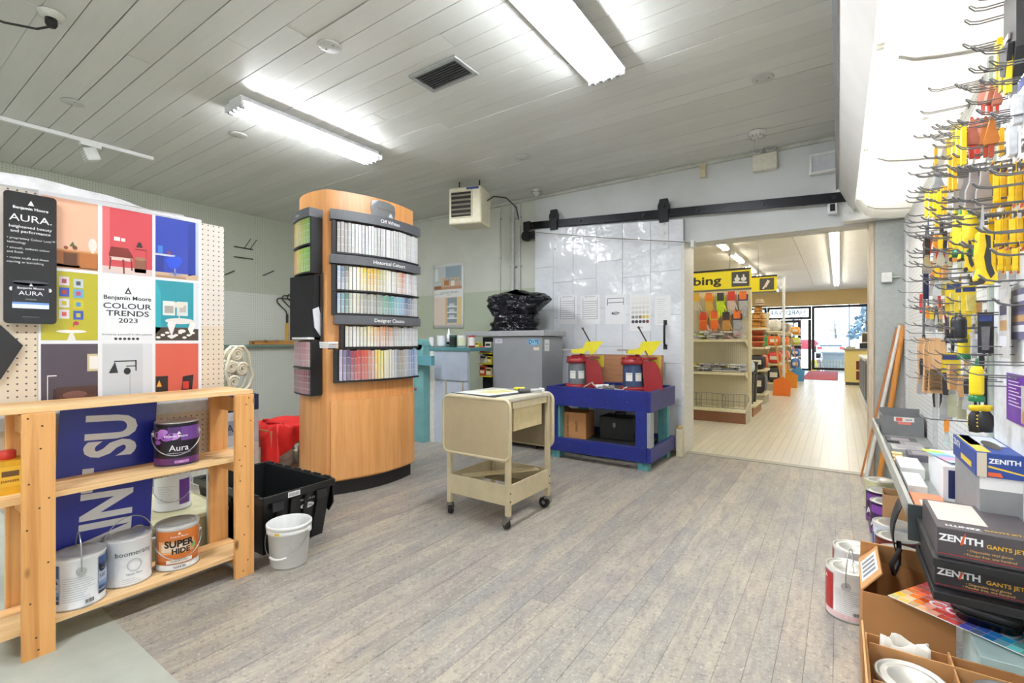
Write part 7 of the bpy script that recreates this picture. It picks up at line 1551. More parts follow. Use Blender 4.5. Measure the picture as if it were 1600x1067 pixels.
# near carton with partitions
B = carton('cardboard_box', 'open partitioned carton holding cans at the bottom right corner', .235, 1.44, 0, .35, .46, .30, 0, KC)
for y in (-.02, .15): MB().box(-.168, y - .002, .02, .168, y + .002, .315).build('divider', plain('#b98a58', .75, 0, .06, 9), B)
for x in (.0,): 
    for ya, yb in ((-.226, -.023), (-.017, .147), (.153, .226)): MB().box(x - .002, ya, .02, x + .002, yb, .31).build('divider', plain('#a97a48', .75, 0, .06, 9), B)
m = MB(); m.M = Matrix.Translation((-.175, 0, .30)) @ Matrix.Rotation(math.radians(-6), 4, 'Y'); m.prism([(0, -.22, 0), (0, .20, 0), (0, .17, .06), (0, -.20, .07)], (-.004, 0, 0)); m.build('flap', plain('#c0905e', .75, 0, .06, 9), B)
MBX = [(.151, 1.44)]
for i, (x, y) in enumerate(((.150, 1.44), (.150, 1.287))):
    pass
gallon('white can with a bright lid standing in the partitioned carton', .145, 1.505, .0045, facing(.15, 1.5), d_white, '#e2e2df', LIDW, r=.072, h=.292, bail='back')
gallon('white can with a dark lid in the right half of the partitioned carton', .325, 1.505, .0045, facing(.3, 1.5), d_white, '#e6e6e4', '#8f9090', r=.072, h=.31, bail='back')
e = thing('paper_bag', 'crumpled white paper bag stuffed in the partitioned carton', 'bag', (.145, 1.632, .006))
MB().grid(lambda u, v: Vector(((.058 - .01 * v + .008 * math.sin(9 * u * 6 + 3 * v)) * math.cos(u * 2 * PI), (.026 - .006 * v + .003 * math.sin(30 * u)) * math.sin(u * 2 * PI), (.315 + .008 * math.sin(25 * u)) * v)), 36, 8).build('paper', plain('#dcd8ce', .7, 0, .04), e, solid=.0015)
MB().box(-.04, -.018, .0, .04, .018, .004).build('base', plain('#dcd8ce', .7), e)
# big colour chart lying across the cartons, black lidded tray on it
L0 = atZ(1387, 930, .325); F0 = atZ(1462, 905, .325); u = (F0 - L0).normalized(); v = Vector((u.y, -u.x, 0)); 
e = thing('colour_chart', 'large glossy multicolour chart lying across the cardboard boxes', 'chart', (L0.x, L0.y, .3215)); WU, LV = (F0 - L0).length, .40
tl = Vector((.0, 0, .06))                     # it rises a little towards the wall
def cf_(a, b, l=0.0): return u * a + v * b + tl * (b / LV) * 0 + Vector((0, 0, .004 + l))
m = MB(); m.prism([cf_(0, 0, -.002), cf_(WU, 0, -.002), cf_(WU, LV, -.002), cf_(0, LV, -.002)], (0, 0, .002)); m.build('sheet', plain('#eef0f2', .25), e)
K = MB(); rb = random.Random(31); nx, ny = 9, 16
import colorsys
for i in range(nx):
    for j in range(ny):
        t = j / (ny - 1); hue = (.14 - .22 * (i / nx) - .35 * t) % 1.0 if t < .45 else (.66 - .30 * (t - .45) / .55 + .05 * i / nx) % 1.0
        sat = rb.uniform(.35, .85) * (1 - .35 * max(0, t - .4)); c = colorsys.hsv_to_rgb(hue, sat, rb.uniform(.75, 1)); c = tuple(q ** 2.2 for q in c)
        a0, a1, b0, b1 = WU * i / nx + .001, WU * (i + 1) / nx - .001, LV * j / ny + .0005, LV * (j + 1) / ny - .0005
        K.poly([cf_(a0, b0, .0006), cf_(a0, b1, .0006), cf_(a1, b1, .0006), cf_(a1, b0, .0006)][::-1], c)
K.text('COLOUR', .040, lambda x, y: cf_(.06 + y, .19 + x, .0012), '#f4f4f6', .01); K.text('STORIES', .030, lambda x, y: cf_(.115 + y, .19 + x, .0012), '#f4f4f6', .01)
K.build('print', print_mat(.2), e, whole=True)
c = atZ(1562, 938, .37); e = thing('lidded_tray', 'black plastic tray with a smoky clear lid on the colour chart', 'tray', (.362, 1.70, .3375), math.radians(-14))
rr_ = rrect(-.075, -.05, .075, .05, .04, 6)
def ring(k, s, z): return [(x * s, y * s * (.92 if s < 1 else 1), z) for x, y in k]
def loft(m, rs_):
    n = len(rs_[0]); vs = [p for r_ in rs_ for p in r_]; fs = [(i*n + k, i*n + (k+1) % n, (i+1)*n + (k+1) % n, (i+1)*n + k) for i in range(len(rs_) - 1) for k in range(n)] + [tuple(range((len(rs_)-1)*n, len(rs_)*n)), tuple(range(n-1, -1, -1))]; m.add(vs, fs, None, True)
e.location = (.345, 1.86, .3280)
m = MB(); loft(m, [ring(rr_, .86, 0), ring(rr_, .96, .018), ring(rr_, 1.0, .022), ring(rr_, 1.0, .026)]); m.build('tray', plain('#101114', .25), e)
m = MB(); loft(m, [ring(rr_, .99, .0265), ring(rr_, .93, .042), ring(rr_, .80, .052), ring(rr_, .4, .055)]); m.build('lid', plain('#3c3e42', .12, 0, .2, 8), e); MB().box(-.008, -.038, .0525, .008, .038, .0565).build('lid_band', plain('#2a2c30', .2), e)
stackbox('teal_carton', 'pale teal carton standing under the colour chart at the right edge', 'box', .298, 1.685, 0, .426, 1.895, .313, '#b4cccb', lambda k, a, b, h_: [k.poly([(-a * .8, -b - .0006, h_ * q), (a * .6, -b - .0006, h_ * q), (a * .6, -b - .0006, h_ * q + .006), (-a * .8, -b - .0006, h_ * q + .006)], '#8fa8aa') for q in (.3, .5, .7, .85)])
e = thing('sample_board', 'cream sample board with a red edge standing at the right edge', 'board', (.412, 1.73, .3285)); MB().box(-.012, -.04, 0, .012, .04, .36).build('board', plain('#d8cda8', .5), e); MB().box(-.0165, -.03, .12, -.0125, .03, .30).build('edge', plain('#b8342c', .5), e)
e = stackbox('booklet', 'thick cream booklet lying at the far corner of the colour chart', 'booklet', .255, 2.045, .3285, .40, 2.14, .35, '#ddd6c0', lambda k, a, b, h_: [k.poly([(-a, -b - .0006, h_ * q), (a, -b - .0006, h_ * q), (a, -b - .0006, h_ * q + .002), (-a, -b - .0006, h_ * q + .002)], '#b0a88e') for q in (.25, .5, .75)])
# ================================================================== the shop beyond
FARW = '#fff6e6'
for i in range(11):
    fluorescent('strip_light', 'ceiling strip light over the aisle, ' + ['first', 'second', 'third', 'fourth', 'fifth', 'sixth', 'seventh', 'eighth', 'ninth', 'tenth', 'eleventh'][i] + ' from the opening', (-.07, 5.95 + 1.24 * i, FCZ - .015), 1.235, .15, 2, TUBE_FAR, 'shop_tube', FARW, .09, 'strip lights over the aisle')
for i in range(8):
    fluorescent('strip_light', 'ceiling strip light over the shelving, ' + ['first', 'second', 'third', 'fourth', 'fifth', 'sixth', 'seventh', 'eighth'][i] + ' from the opening', (-1.88, 5.9 + 1.9 * i, FCZ - .015), 1.24, .15, 2, TUBE_FAR, 'shop_tube', FARW, .09, 'strip lights over the shelving')
for i in range(5):
    fluorescent('strip_light', 'ceiling strip light in the far left row of the shop, ' + ['first', 'second', 'third', 'fourth', 'fifth'][i] + ' from the opening', (-4.8, 6.6 + 3.0 * i, FCZ - .015), 1.24, .15, 2, TUBE_FAR, 'shop_tube', FARW, .09, 'strip lights in the far left row')
BEI, BPEG = plain('#d8cfae', .45), pegboard('beige_pegboard', '#cfc6a8', '#d4ccb0', 1.0, .0254, .0036, 'X')
def gondola(label, yf, x0, x1, zt, shelves, dep=.34, name='gondola', cap=False):
    """shelving run along X that faces the camera; yf = front of its base"""
    e = thing(name, label, 'shelving', ((x0 + x1) / 2, yf, 0)); yb = yf + dep + .03
    W(e).box(x0, yb - .02, .05, x1 - .04, yb, zt).build('back_panel', BPEG, e)
    W(e).box(x0, yf, .0, x1 - .02, yf + .02, .145).build('kick_plate', plain('#7a4f34', .5), e); W(e).box(x0, yf - .015, .146, x1 - .02, yb - .021, .19).build('base_deck', BEI, e, .004)
    W(e).box(x1 - .038, yb - .03, 0, x1, yb + .03, zt + .02).build('upright', BEI, e, .003)
    W(e).prism([(x1 - .019, yf, 0), (x1 - .019, yb - .031, 0), (x1 - .019, yb - .031, .30), (x1 - .019, yf - .01, .19)], (.014, 0, 0)).build('base_bracket', plain('#b8b4a4', .45), e)
    if cap:
        for z in (.19,) + tuple(shelves): W(e).box(x1 + .004, yf - .12, z - .035, x1 + .29, yf + .52, z).build('end_shelf', BEI, e, .003)
        W(e).box(x1 + .004, yf - .10, 0, x1 + .27, yf + .50, .154).build('end_base', plain('#a8a290', .5), e)
    for z in shelves:
        W(e).box(x0, yf + .05, z - .035, x1 - .045, yb - .021, z).build('shelf', BEI, e, .003)
        W(e).prism([(x1 - .044, yf + .08, z - .03), (x1 - .044, yb - .031, z - .11), (x1 - .044, yb - .031, z), (x1 - .044, yf + .05, z)], (.005, 0, 0)).build('shelf_bracket', BEI, e)
    return e
gondola('beige pegboard shelving with work gloves just through the opening', 7.08, -2.7, -1.02, 1.86, (.69, 1.15))
# gloves
GR = random.Random(6)
def glove_mesh(parent, palm, fing, cuff, dz=0.0):
    m = MB(); m.prism([(x, -.012, z) for x, z in rrect(-.045, -.06, .045, .045, .015)], (0, .024, 0)); m.build('palm', plain(palm, .75, 0, .12, 40), parent, .006)
    for k in range(4): MB().cyl((-.033 + .022 * k, 0, -.058), (-.038 + .025 * k, 0, -.135 + .012 * abs(k - 1.4)), .0115, .010, n=8).build('finger', plain(fing, .75, 0, .12, 40), parent)
    MB().cyl((.040, 0, .0), (.066, 0, -.06), .013, .011, n=8).build('thumb', plain(fing, .75), parent)
    m = MB(); m.prism([(-.050, -.014, .046), (.050, -.014, .046), (.056, -.014, .115), (-.056, -.014, .115)], (0, .028, 0)); m.build('cuff', plain(cuff, .75, 0, .1, 40), parent, .004)
def hung_glove(px, py, palm, fing, cuff, card, label, s=1.0):
    p = atY(px, py, 7.36); e = thing('work_glove', label, 'glove', (p.x, 7.36, p.z), 0, 'work gloves hung on the beige pegboard'); glove_mesh(e, palm, fing, cuff); e.scale = (1.15 * s, 1, 1.25 * s)
    MB().box(-.040, -.020, .06, .040, -.016, .15).build('header_card', plain(card, .5), e); MB().tube([(0, .07, .14), (0, -.03, .14), (0, -.045, .15)], .003, 6).build('hook', WIRE, e)
for i, a in enumerate(((1088, 478, '#b8b09a', '#b8b09a', '#c8b070', '#c89a3a', 'pale tan glove at the left of the upper glove row'), (1108, 478, '#c9a24a', '#cdb072', '#d89a3c', '#d8762a', 'golden work glove in the upper row'), (1126, 478, '#b8d02a', '#c4dc38', '#a8c024', '#3a3a40', 'lime green glove in the upper row'), (1143, 476, '#cdb8b0', '#b8b4b0', '#c85a4a', '#c83a34', 'red carded grey glove in the upper row'), (1161, 476, '#a8aab0', '#b0b0b4', '#2f3a70', '#d8702a', 'navy and grey glove at the right of the upper row'))): hung_glove(*a)
for i, a in enumerate(((1099, 508, '#d8642a', '#d8d0c4', '#e07a2a', '#c8452a', 'orange high visibility glove leftmost in the lower row'), (1116, 506, '#e06a2a', '#e0a080', '#d8c84a', '#d85a2a', 'orange and grey banded glove in the lower row'), (1135, 508, '#b8884a', '#c09a62', '#a8763a', '#3a3436', 'brown leather glove in the lower row'), (1152, 506, '#9a9ca4', '#a8aab0', '#2a3058', '#d8702a', 'navy cuffed grey glove rightmost in the lower row'))): hung_glove(*a)
def pile(px, py, z, cols, n, label0, spread=.05):
    for i in range(n):
        p = atY(px + GR.uniform(-4, 4), py, 7.27); c = cols[i % len(cols)]
        e = thing('work_glove', label0 + ', ' + ['bottom', 'second', 'third', 'top'][i] + ' of its pile', 'glove', (p.x, 7.27 + GR.uniform(-.02, .02), z + .016 + .029 * i), 0); glove_mesh(e, c, '#d8d8d4', c); e.rotation_euler = (PI / 2, 0, GR.uniform(0, 6)); e.scale = (1.0, .9, 1.0)
for i, (px, cols, nm) in enumerate(((1092, ['#b8cc3a', '#9a9a98'], 'lime and grey glove left on the upper shelf'), (1112, ['#b0aeb0', '#8f8d90'], 'grey knit glove mid left on the upper shelf'), (1130, ['#c8c6c4', '#a89a94'], 'pale knit glove mid right on the upper shelf'), (1150, ['#c09a9a', '#b0b0ae'], 'pinkish knit glove right on the upper shelf'))): pile(px, 530, 1.1502, cols, 4, nm)
for i, (px, cols, nm) in enumerate(((1095, ['#8a8d92', '#c0a84a'], 'dark grey glove left on the lower shelf'), (1113, ['#7a7d84', '#9a9ca2'], 'dark grey glove middle on the lower shelf'), (1136, ['#a4a8b0', '#868a92', '#c8a83a'], 'blue grey glove mid right on the lower shelf'), (1154, ['#9a9ea6', '#b4b6bc'], 'light grey glove right on the lower shelf'))): pile(px, 575, .6902, cols, 4, nm)
# wire basket on the base deck
e = thing('wire_basket', 'low wire divider basket on the base of the glove shelving', 'basket', (-1.55, 7.24, .1905))
m = MB()
for k in range(15): m.tube([(-.49 + .07 * k, -.10, .0), (-.49 + .07 * k, -.10, .20)], .0025, 5); 
m.tube([(-.5, -.10, .2), (.5, -.10, .2)], .004, 6); m.tube([(-.5, -.10, .1), (.5, -.10, .1)], .003, 6); m.tube([(-.5, -.10, .003), (.5, -.10, .003)], .004, 6)
m.build('front_grid', WIRE, e, whole=True)
for x in (-.5, -.15, .2, .5): MB().tube([(x, -.10, .2), (x, .15, .14), (x, .15, .003), (x, -.10, .003)], .003, 5, closed=True).build('divider', WIRE, e)
# hanging aisle signs
def aisle_sign(label, Y, x0, x1, z0, z1, txt, tx, ix, figure):
    e = thing('aisle_sign', label, 'sign', ((x0 + x1) / 2, Y, z0)); W(e).box(x0, Y, z0, x1, Y + .02, z1).build('board', plain('#e6d320', .4, 0, .02), e)
    W(e).box(x0, Y - .004, z1 - .022, x1, Y + .024, z1 + .002).build('top_rail', plain('#232018', .4), e); W(e).box(x0, Y - .004, z0 - .002, x1, Y + .024, z0 + .022).build('bottom_rail', plain('#6a675a', .4), e)
    k = W(e); h_ = z1 - z0; zc = (z0 + z1) / 2
    if txt: k.text(txt, h_ * .38, lambda x, y: Vector((tx + x, Y - .001, zc - h_ * .17 + y)), '#2c2818', .025, 'R', sx=1.42)
    a = h_ * .34; k.poly([(ix - a * 1.1, Y - .001, zc - a), (ix + a * 1.1, Y - .001, zc - a), (ix + a * 1.1, Y - .001, zc + a), (ix - a * 1.1, Y - .001, zc + a)], '#4a4844'); figure(k, ix, zc, a, Y - .002); k.build('print', print_mat(), e, whole=True)
    for x in (x0 + .2, x1 - .25): W(e).cyl((x, Y + .01, z1 + .002), (x, Y + .01, FCZ - .016), .004, n=6).build('chain', WIRE, e)
def fig1(k, x, z, a, Y):
    for cx in (-.4, .4): k.poly([(x + a * (cx + .35 * math.cos(t * PI / 6)), Y, z + a * (.0 + .3 * math.sin(t * PI / 6))) for t in range(12)], '#e2e2de'); k.poly([(x + a * (cx - .1), Y, z + a * .2), (x + a * (cx + .1), Y, z + a * .2), (x + a * (cx + .1), Y, z + a * .6), (x + a * (cx - .1), Y, z + a * .6)], '#e2e2de')
    k.poly([(x - a * .9, Y, z - a * .5), (x + a * .8, Y, z - a * .6), (x + a * .8, Y, z - a * .4), (x - a * .9, Y, z - a * .25)], '#e2e2de')
def fig2(k, x, z, a, Y): k.poly([(x - a * .5, Y, z - a * .5), (x - a * .1, Y, z - a * .6), (x + a * .5, Y, z + a * .5), (x + a * .1, Y, z + a * .7)], '#e0c8c0'); k.poly([(x - a * .7, Y, z - a * .8), (x - a * .4, Y, z - a * .8), (x - a * .3, Y, z - a * .5), (x - a * .5, Y, z - a * .4)], '#e6e6e2')
aisle_sign('yellow hanging Plumbing aisle sign cut by the door jamb', 6.60, -2.62, -.905, 1.775, 2.05, 'Plumbing', -1.255, -1.03, fig1)
aisle_sign('yellow hanging aisle sign with a caulking picture behind the first', 8.10, -2.6, -.765, 1.86, 2.12, None, 0, -.90, fig2)
# further shelving runs
runs = [(9.6, 1.85), (12.3, 1.8), (14.3, 1.7), (18.7, 1.7)]
for i, (y, zt) in enumerate(runs):
    gondola(['beige shelving of garden goods, second from the opening', 'beige shelving, third from the opening', 'beige shelving, fourth from the opening', 'beige shelving nearest the shopfront'][i], y, -5.0, -1.36, zt, (.62, 1.02, 1.36), cap=True)
def bin_(x, z, Y, label, col='#1c1c20', h=.40, r=.12):
    e = thing('waste_bin', label, 'bin', (x, Y, z)); MB().lathe([(0, 0), (r * .82, 0), (r, h), (r + .01, h + .004), (r + .01, h + .02), (r - .006, h + .02), (r * .8, .01)], 24).build('body', plain(col, .35), e); MB().lathe([(r * .93, h * .7), (r * .975, h * .72), (r * .985, h * .76), (r * .95, h * .78)], 24).build('band', plain('#2a2a30', .35), e)
RG = random.Random(12)
def pot(x, Y, z, label, col='#b0583a', r=.12, h=.10):
    e = thing('plant_pot', label, 'pot', (x, Y, z), 0, 'terracotta pots beyond the glove board'); MB().lathe([(0, 0), (r * .7, 0), (r * .9, h * .75), (r, h * .76), (r, h), (r * .88, h), (r * .65, .02)], 24).build('body', plain(col, .6), e); MB().lathe([(r * .99, h * .74), (r * 1.02, h * .76), (r * 1.02, h * .99), (r * .99, h)], 24).build('rim', plain('#b8623f', .6), e)
def sack(x, Y, z, label, col, w_=.26, d_=.2, h_=.16, name='goods_sack', cat='sack'):
    e = thing(name, label, cat, (x, Y, z)); a = RG.uniform(0, 6)
    def f(u, v):
        t, p = u * 2 * PI, (v - .5) * PI; k = 1 + .10 * math.sin(5 * t + a) * math.cos(p); ce = lambda q: math.copysign(abs(q) ** .55, q)
        return Vector((w_ / 2 * ce(math.cos(p)) * ce(math.cos(t)) * k, d_ / 2 * ce(math.cos(p)) * ce(math.sin(t)) * k, h_ / 2 * (1 + ce(math.sin(p)))))
    MB().grid(f, 24, 10).build('bag', plain(col, .5, 0, .25, 16), e); MB().box(-w_ * .3, -d_ * .5 - .012, h_ * .35, w_ * .3, -d_ * .5 + .02, h_ * .65).build('label_panel', plain('#d8d4c4', .5), e)
# low platform with bins just past the glove board
e = thing('floor_platform', 'brown fronted low platform just past the glove shelving', 'platform', (-1.25, 8.3, 0)); MB().box(-.2, -.45, 0, .20, .45, .13).build('body', plain('#9a6a42', .5), e, .004); MB().box(-.22, -.47, .1305, .22, .47, .155).build('deck', BEI, e, .003)
bin_(-1.20, .1555, 8.15, 'black waste bin on the brown platform', h=.46, r=.13); bin_(-1.20, .1555, 8.50, 'taller black waste bin behind on the brown platform', h=.62, r=.13); sack(-1.20, 8.15, .6405, 'pale blue wrapped bale on the first black bin', '#c0d0dc', .26, .22, .18)
XC, run = -1.215, [q[0] for q in runs]
for k in range(3): pot(XC, run[0] + .02, 1.0205 + k * .105, 'terracotta bowl stacked at the end of the second run, ' + ['lowest', 'middle', 'topmost'][k])
for k, (dx, dy, dz, c) in enumerate(((-.03, .02, 0, '#b8863a'), (.03, .30, 0, '#c89a4a'), (-.02, .04, .135, '#a8742e'), (.03, .29, .135, '#c0904a'), (.0, .10, .27, '#b07c34'), (.02, .12, .405, '#9a8a70'))):
    e = thing('straw_hat', ['straw hat lowest left', 'straw hat lowest right', 'straw hat second left', 'straw hat second right', 'straw hat third', 'grey felt hat topmost'][k] + ' in the heap at the second run end', 'hat', (XC + dx, run[0] + dy, 1.3605 + dz)); r = .10
    MB().lathe([(r * 1.25, 0), (r * 1.28, .008), (r * .75, .02), (r * .70, .09), (r * .5, .125), (0, .13)], 22).build('hat', plain(c, .8, 0, .3, 60), e); MB().lathe([(r * .745, .021), (r * .735, .05)], 22).build('band', plain('#5a3a24', .7), e)
CN = {'orange': '#d8622a', 'black': '#232326', 'green': '#3f8a4a', 'red': '#c83a34', 'amber': '#e09a2a', 'lime': '#c0d04a', 'blue': '#3a6ab8', 'white': '#dcdcd8', 'grey': '#7d8084', 'brown': '#8a6238'}
LV_ = [(.1905, 'base', .36), (.6205, 'lower shelf', .26), (1.0205, 'middle shelf', .24), (1.3605, 'top shelf', .26)]
plan = {0: ('black grey', 'black orange', 'x green', 'x x'), 1: ('black orange', 'red amber', 'orange green', 'white brown'), 2: ('amber orange', 'red white', 'orange lime', 'grey amber'), 3: ('blue white', 'blue orange', 'lime white', 'amber red')}
for i in range(4):
    for (z, nm, h_), pr_ in zip(LV_, plan[i]):
        for j, c in enumerate(pr_.split()):
            if c != 'x': sack(XC, run[i] - .0 + .29 * j, z, '%s bag on the %s at the end of the %s shelving run, %s' % (c, nm, ['second', 'third', 'fourth', 'fifth'][i], ['nearer', 'farther'][j]), CN[c], .25, .26, h_)
# long handled tools standing at the shelf ends
for k, (x, Y, c, l) in enumerate(((-.99, 11.2, '#e0752a', 'orange shovel standing against the aisle end'), (-1.0, 13.3, '#e0902a', 'amber shovel standing farther along the aisle'), (-.98, 15.6, '#4a90c8', 'blue shovel standing near the shopfront'))):
    e = thing('shovel', l, 'shovel', (x, Y, 0)); MB().cyl((0, 0, .38), (-.12, .02, 1.25), .016, n=10).build('shaft', wood('#c89a5a', '#a87a40', 'Z'), e); m = MB(); m.prism([(-.15, -.01, .0), (.17, -.01, .0), (.19, -.01, .30), (.03, -.01, .40), (-.13, -.01, .32)], (0, .02, 0)); m.build('blade', plain(c, .4), e, .004); MB().cyl((-.18, .02, 1.25), (-.06, .02, 1.25), .016, n=10).build('grip', plain('#222', .5), e)
# thin white pole with hook seen above the shelving
e = thing('display_pole', 'thin white upright pole rising from the third shelving run', 'pole', (-1.02, 12.2, 0)); MB().cyl((0, 0, 0), (0, 0, 2.55), .028, n=12).build('shaft', plain('#d4d6d8', .4), e); MB().cyl((0, 0, 2.55), (0, 0, 2.58), .04, n=12).build('cap', plain('#b0b2b4', .4), e)
# right side of the aisle: low display, counter, papers
e = thing('low_display', 'long low grey display of goods on the right side of the aisle', 'display', (.75, 11.1, 0)); MB().box(-.40, -1.5, 0, .40, 1.5, .10).build('plinth', plain('#dcdcd8', .4), e); MB().box(-.38, -1.48, .1005, .38, 1.48, .80).build('body', plain('#8f9498', .5), e)
for k in range(4): MB().box(-.396, -1.42 + .72 * k, .16, -.381, -.80 + .72 * k, .74).build('panel', plain('#5f666c', .45), e)
MB().box(-.41, -1.5, .801, .41, 1.5, .84).build('top', plain('#c4c6c4', .4), e)
e = thing('counter', 'yellow checkout counter with dark cubbyholes at the end of the aisle', 'counter', (.48, 15.3, 0)); CY = plain('#e0cf86', .45)
MB().box(-.34, -.28, .0, .40, .30, .07).build('plinth', plain('#4a4a48', .5), e); MB().box(-.36, -.30, .071, .42, .32, .90).build('body', CY, e, .004)
for r in range(2):
    for c_ in range(2): MB().box(-.12 + .24 * c_, -.306, .14 + .26 * r, .09 + .24 * c_, -.3005, .36 + .26 * r).build('cubby', plain('#6a2f1e', .6), e)
MB().box(-.40, -.34, .901, .46, .36, .94).build('worktop', plain('#8f8f88', .4), e)
e = thing('till', 'dark cash register on the yellow counter', 'till', (.60, 15.3, .9405)); MB().box(-.16, -.16, 0, .16, .16, .14).build('base', plain('#26282c', .45), e, .01); MB().box(-.12, .06, .141, .12, .10, .42).build('screen', plain('#d8d6c8', .4), e, .008); m = MB(); m.poly([(-.10, .0595, .17), (.10, .0595, .17), (.10, .0595, .39), (-.10, .0595, .39)], '#4a4238'); m.build('print', print_mat(), e, whole=True)
e = thing('magazine_stack', 'stack of papers on the left end of the yellow counter', 'paper', (.25, 15.2, .9405)); MB().box(-.10, -.12, 0, .10, .12, .04).build('stack', plain('#c8c4b8', .6), e); MB().box(-.09, -.11, .0405, .08, .10, .05).build('top_sheet', plain('#7a7264', .6), e)
for k, (Y, z0, z1, c, l) in enumerate(((5.75, 1.55, 2.05, '#d8cfae', 'cream poster on the right wall just past the jamb'), (6.2, 1.15, 1.52, '#c8a48a', 'tan poster lower on the right wall past the jamb'), (7.0, 1.3, 1.9, '#cfc8b4', 'pale board on the right wall farther in'))):
    e = thing('wall_card', l, 'poster', (OX1 + .10, Y, z0)); MB().box(-.006, -.18, 0, .006, .18, z1 - z0).build('sheet', plain(c, .5), e); MB().box(-.0075, -.14, (z1 - z0) * .5, -.0065, .14, (z1 - z0) * .85).build('panel', plain('#8a5a4a', .5), e)
e = thing('partition', 'narrow cream partition carrying posters just inside the opening', 'partition', (OX1 + .18, 6.5, 0)); MB().box(-.07, -1.1, 0, .07, 1.1, 2.3).build('panel', plain('#cfc9bb', .55), e); MB().box(-.08, -1.12, 2.301, .08, 1.12, 2.33).build('cap', plain('#b9b3a4', .5), e)
# door mat
e = thing('door_mat', 'long faded red door mat before the shopfront', 'mat', (-.48, 18.9, 0)); MB().box(-.42, -2.4, .0005, .42, 2.4, .012).build('carpet', plain('#a84a54', .9, 0, .12, 60), e); MB().box(-.45, -2.43, .0003, .45, 2.43, .006).build('edging', plain('#7a3a40', .8), e)
# ------------------------------------------------------------------ outside
G0 = -.12
def car(label, x, y, col, rz=0.0, suv=False):
    e = thing('car', label, 'car', (x, y, G0), rz); h = 1.75 if suv else 1.45; B_ = plain(col, .25, .3)
    m = MB(); m.prism([(-2.2, -.9, .35), (2.2, -.9, .35), (2.25, -.9, .75), (1.3, -.9, .95), (-1.9, -.9, .98), (-2.2, -.9, .85)], (0, 1.8, 0)); m.build('body', B_, e, .08, 3)
    m = MB(); m.prism([(-1.75, -.78, .96), (1.15, -.78, .93), (.5, -.78, h), (-1.25 if not suv else -1.7, -.78, h)], (0, 1.56, 0)); m.build('cabin', B_, e, .06, 3)
    m = MB(); m.prism([(-1.5, -.795, 1.02), (.95, -.795, 1.0), (.45, -.795, h - .1), (-1.2, -.795, h - .1)], (0, .01, 0)); m.build('side_window', plain('#3a444c', .15), e)
    MB().box(-2.225, -.7, .98, -1.75, .7, .99).build('boot_lid', B_, e)
    for sx in (-1.4, 1.4):
        for s in (-1, 1): MB().cyl((sx, s * .93, .33), (sx, s * .70, .33), .33, n=20).build('wheel', plain('#1a1a1c', .6), e)
    for s in (-.68, .68): MB().box(-2.27, s - .15, .68, -2.19, s + .15, .85).build('tail_lamp', plain('#b0343a', .3), e)
car('dark blue estate car parked beyond the shopfront door', -4.3, 46, '#2c3a5c', PI / 2, True); car('silver car parked in the middle of the shop window view', -.5, 44, '#c4ccd4', PI / 2); car('red car parked behind between the others', -3.4, 66, '#b04048', 2.9); car('white car parked far away to the left', -8.2, 60, '#dfe4e8', PI / 2 + .1); car('grey car parked far right beyond the window', 3.4, 62, '#8a96a4', PI / 2, True)
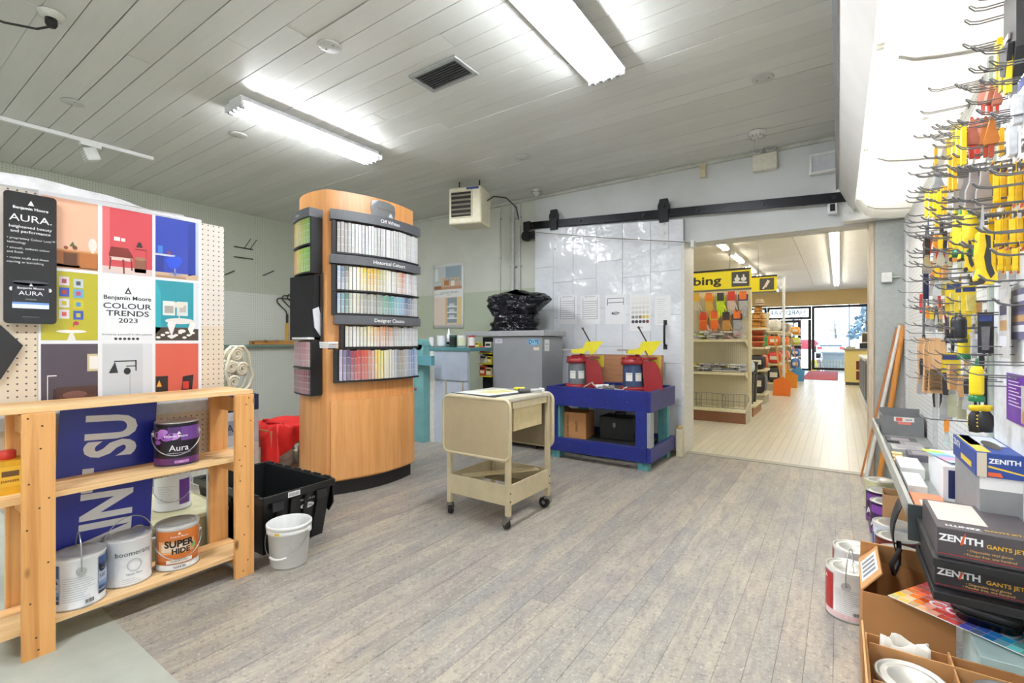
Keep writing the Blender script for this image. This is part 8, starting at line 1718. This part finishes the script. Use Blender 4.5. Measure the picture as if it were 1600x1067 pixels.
def tree(label, x, y, hgt, r, col, n, bare=False):
    e = thing('tree', label, 'tree', (x, y, G0)); rt_ = random.Random(int(x * 10)); BK = plain('#5d5a58', .8); MB().tube([(0, 0, 0), (.1, 0, hgt * .4), (-.05, .1, hgt * .8)], [.22, .15, .05], 8).build('trunk', BK, e)
    for k in range(9): a = rt_.uniform(0, 6.3); z = hgt * rt_.uniform(.3, .75); MB().tube([(0, 0, z), (r * .5 * math.cos(a), r * .5 * math.sin(a), z + hgt * .12), (r * math.cos(a), r * math.sin(a), z + hgt * .2)], [.07, .04, .015], 6).build('branch', BK, e)
    m = MB()
    for k in range(n):
        a, t, q = rt_.uniform(0, 6.3), rt_.uniform(.18, 1), rt_.random() ** .5; rr2 = r * (1 - t * .8) * q * 1.2; c = Vector((rr2 * math.cos(a), rr2 * math.sin(a), hgt * t)); d1 = Vector((rt_.uniform(-1, 1), rt_.uniform(-1, 1), rt_.uniform(-1, 1))).normalized() * (.28 if not bare else .10); d2 = d1.cross(Vector((rt_.uniform(-1, 1), rt_.uniform(-1, 1), .3))).normalized() * (.16 if not bare else .02); m.poly([c - d1, c + d2, c + d1, c - d2])
    stuff(m.build('foliage', plain(col, .8, 0, .3, 2), e, whole=True))
tree('tall grey-green conifer beyond the car park at the right', 3.6, 52, 8.5, 3.0, '#5f7884', 2600); tree('bare winter tree beyond the car park at the left', -5.5, 80, 6.0, 3.5, '#8f99a4', 1200, True); tree('bare winter tree in the middle distance', -.5, 85, 5.0, 3.5, '#98a2ac', 1200, True)
e = thing('utility_pole', 'thin pole standing beyond the car park', 'pole', (.9, 62, G0)); MB().cyl((0, 0, 0), (0, 0, 9), .09, .06, n=10).build('shaft', plain('#7a8088', .6), e); MB().box(-.7, -.05, 8.2, .7, .05, 8.3).build('crossarm', plain('#7a8088', .6), e)
# fence, box and bright goods outside the window
e = thing('picket_fence', 'low picket fence standing outside the shop window', 'fence', (-.02, 22.5, G0))
for k in range(13): MB().prism([(-.62 + .1 * k - .03, 0, 0), (-.62 + .1 * k + .03, 0, 0), (-.62 + .1 * k + .03, 0, .50), (-.62 + .1 * k, 0, .56), (-.62 + .1 * k - .03, 0, .50)], (0, .02, 0)).build('picket', plain('#aab0aa', .6), e)
for z in (.15, .38): MB().box(-.66, .021, z, .64, .05, z + .06).build('rail', plain('#9aa09a', .6), e)
e = thing('salt_box', 'grey plastic storage bin outside the shop window', 'bin', (-.05, 23.6, G0)); MB().prism([(-.45, -.3, 0), (.45, -.3, 0), (.52, -.3, .75), (-.52, -.3, .75)], (0, .6, 0)).build('body', plain('#8f99a2', .5), e, .02); MB().box(-.56, -.34, .751, .56, .34, .82).build('lid', plain('#9fa9b2', .5), e, .02)
for k, (x, c, l) in enumerate(((-.86, '#d8c83a', 'yellow bag outside left of the fence'), (.72, '#b8cc3a', 'lime bag outside right of the grey bin'), (-.72, '#c88a9a', 'pink bag outside between fence and door'))): sack(x, 23.2 + .2 * k, G0, l, c, .22, .2, .5)
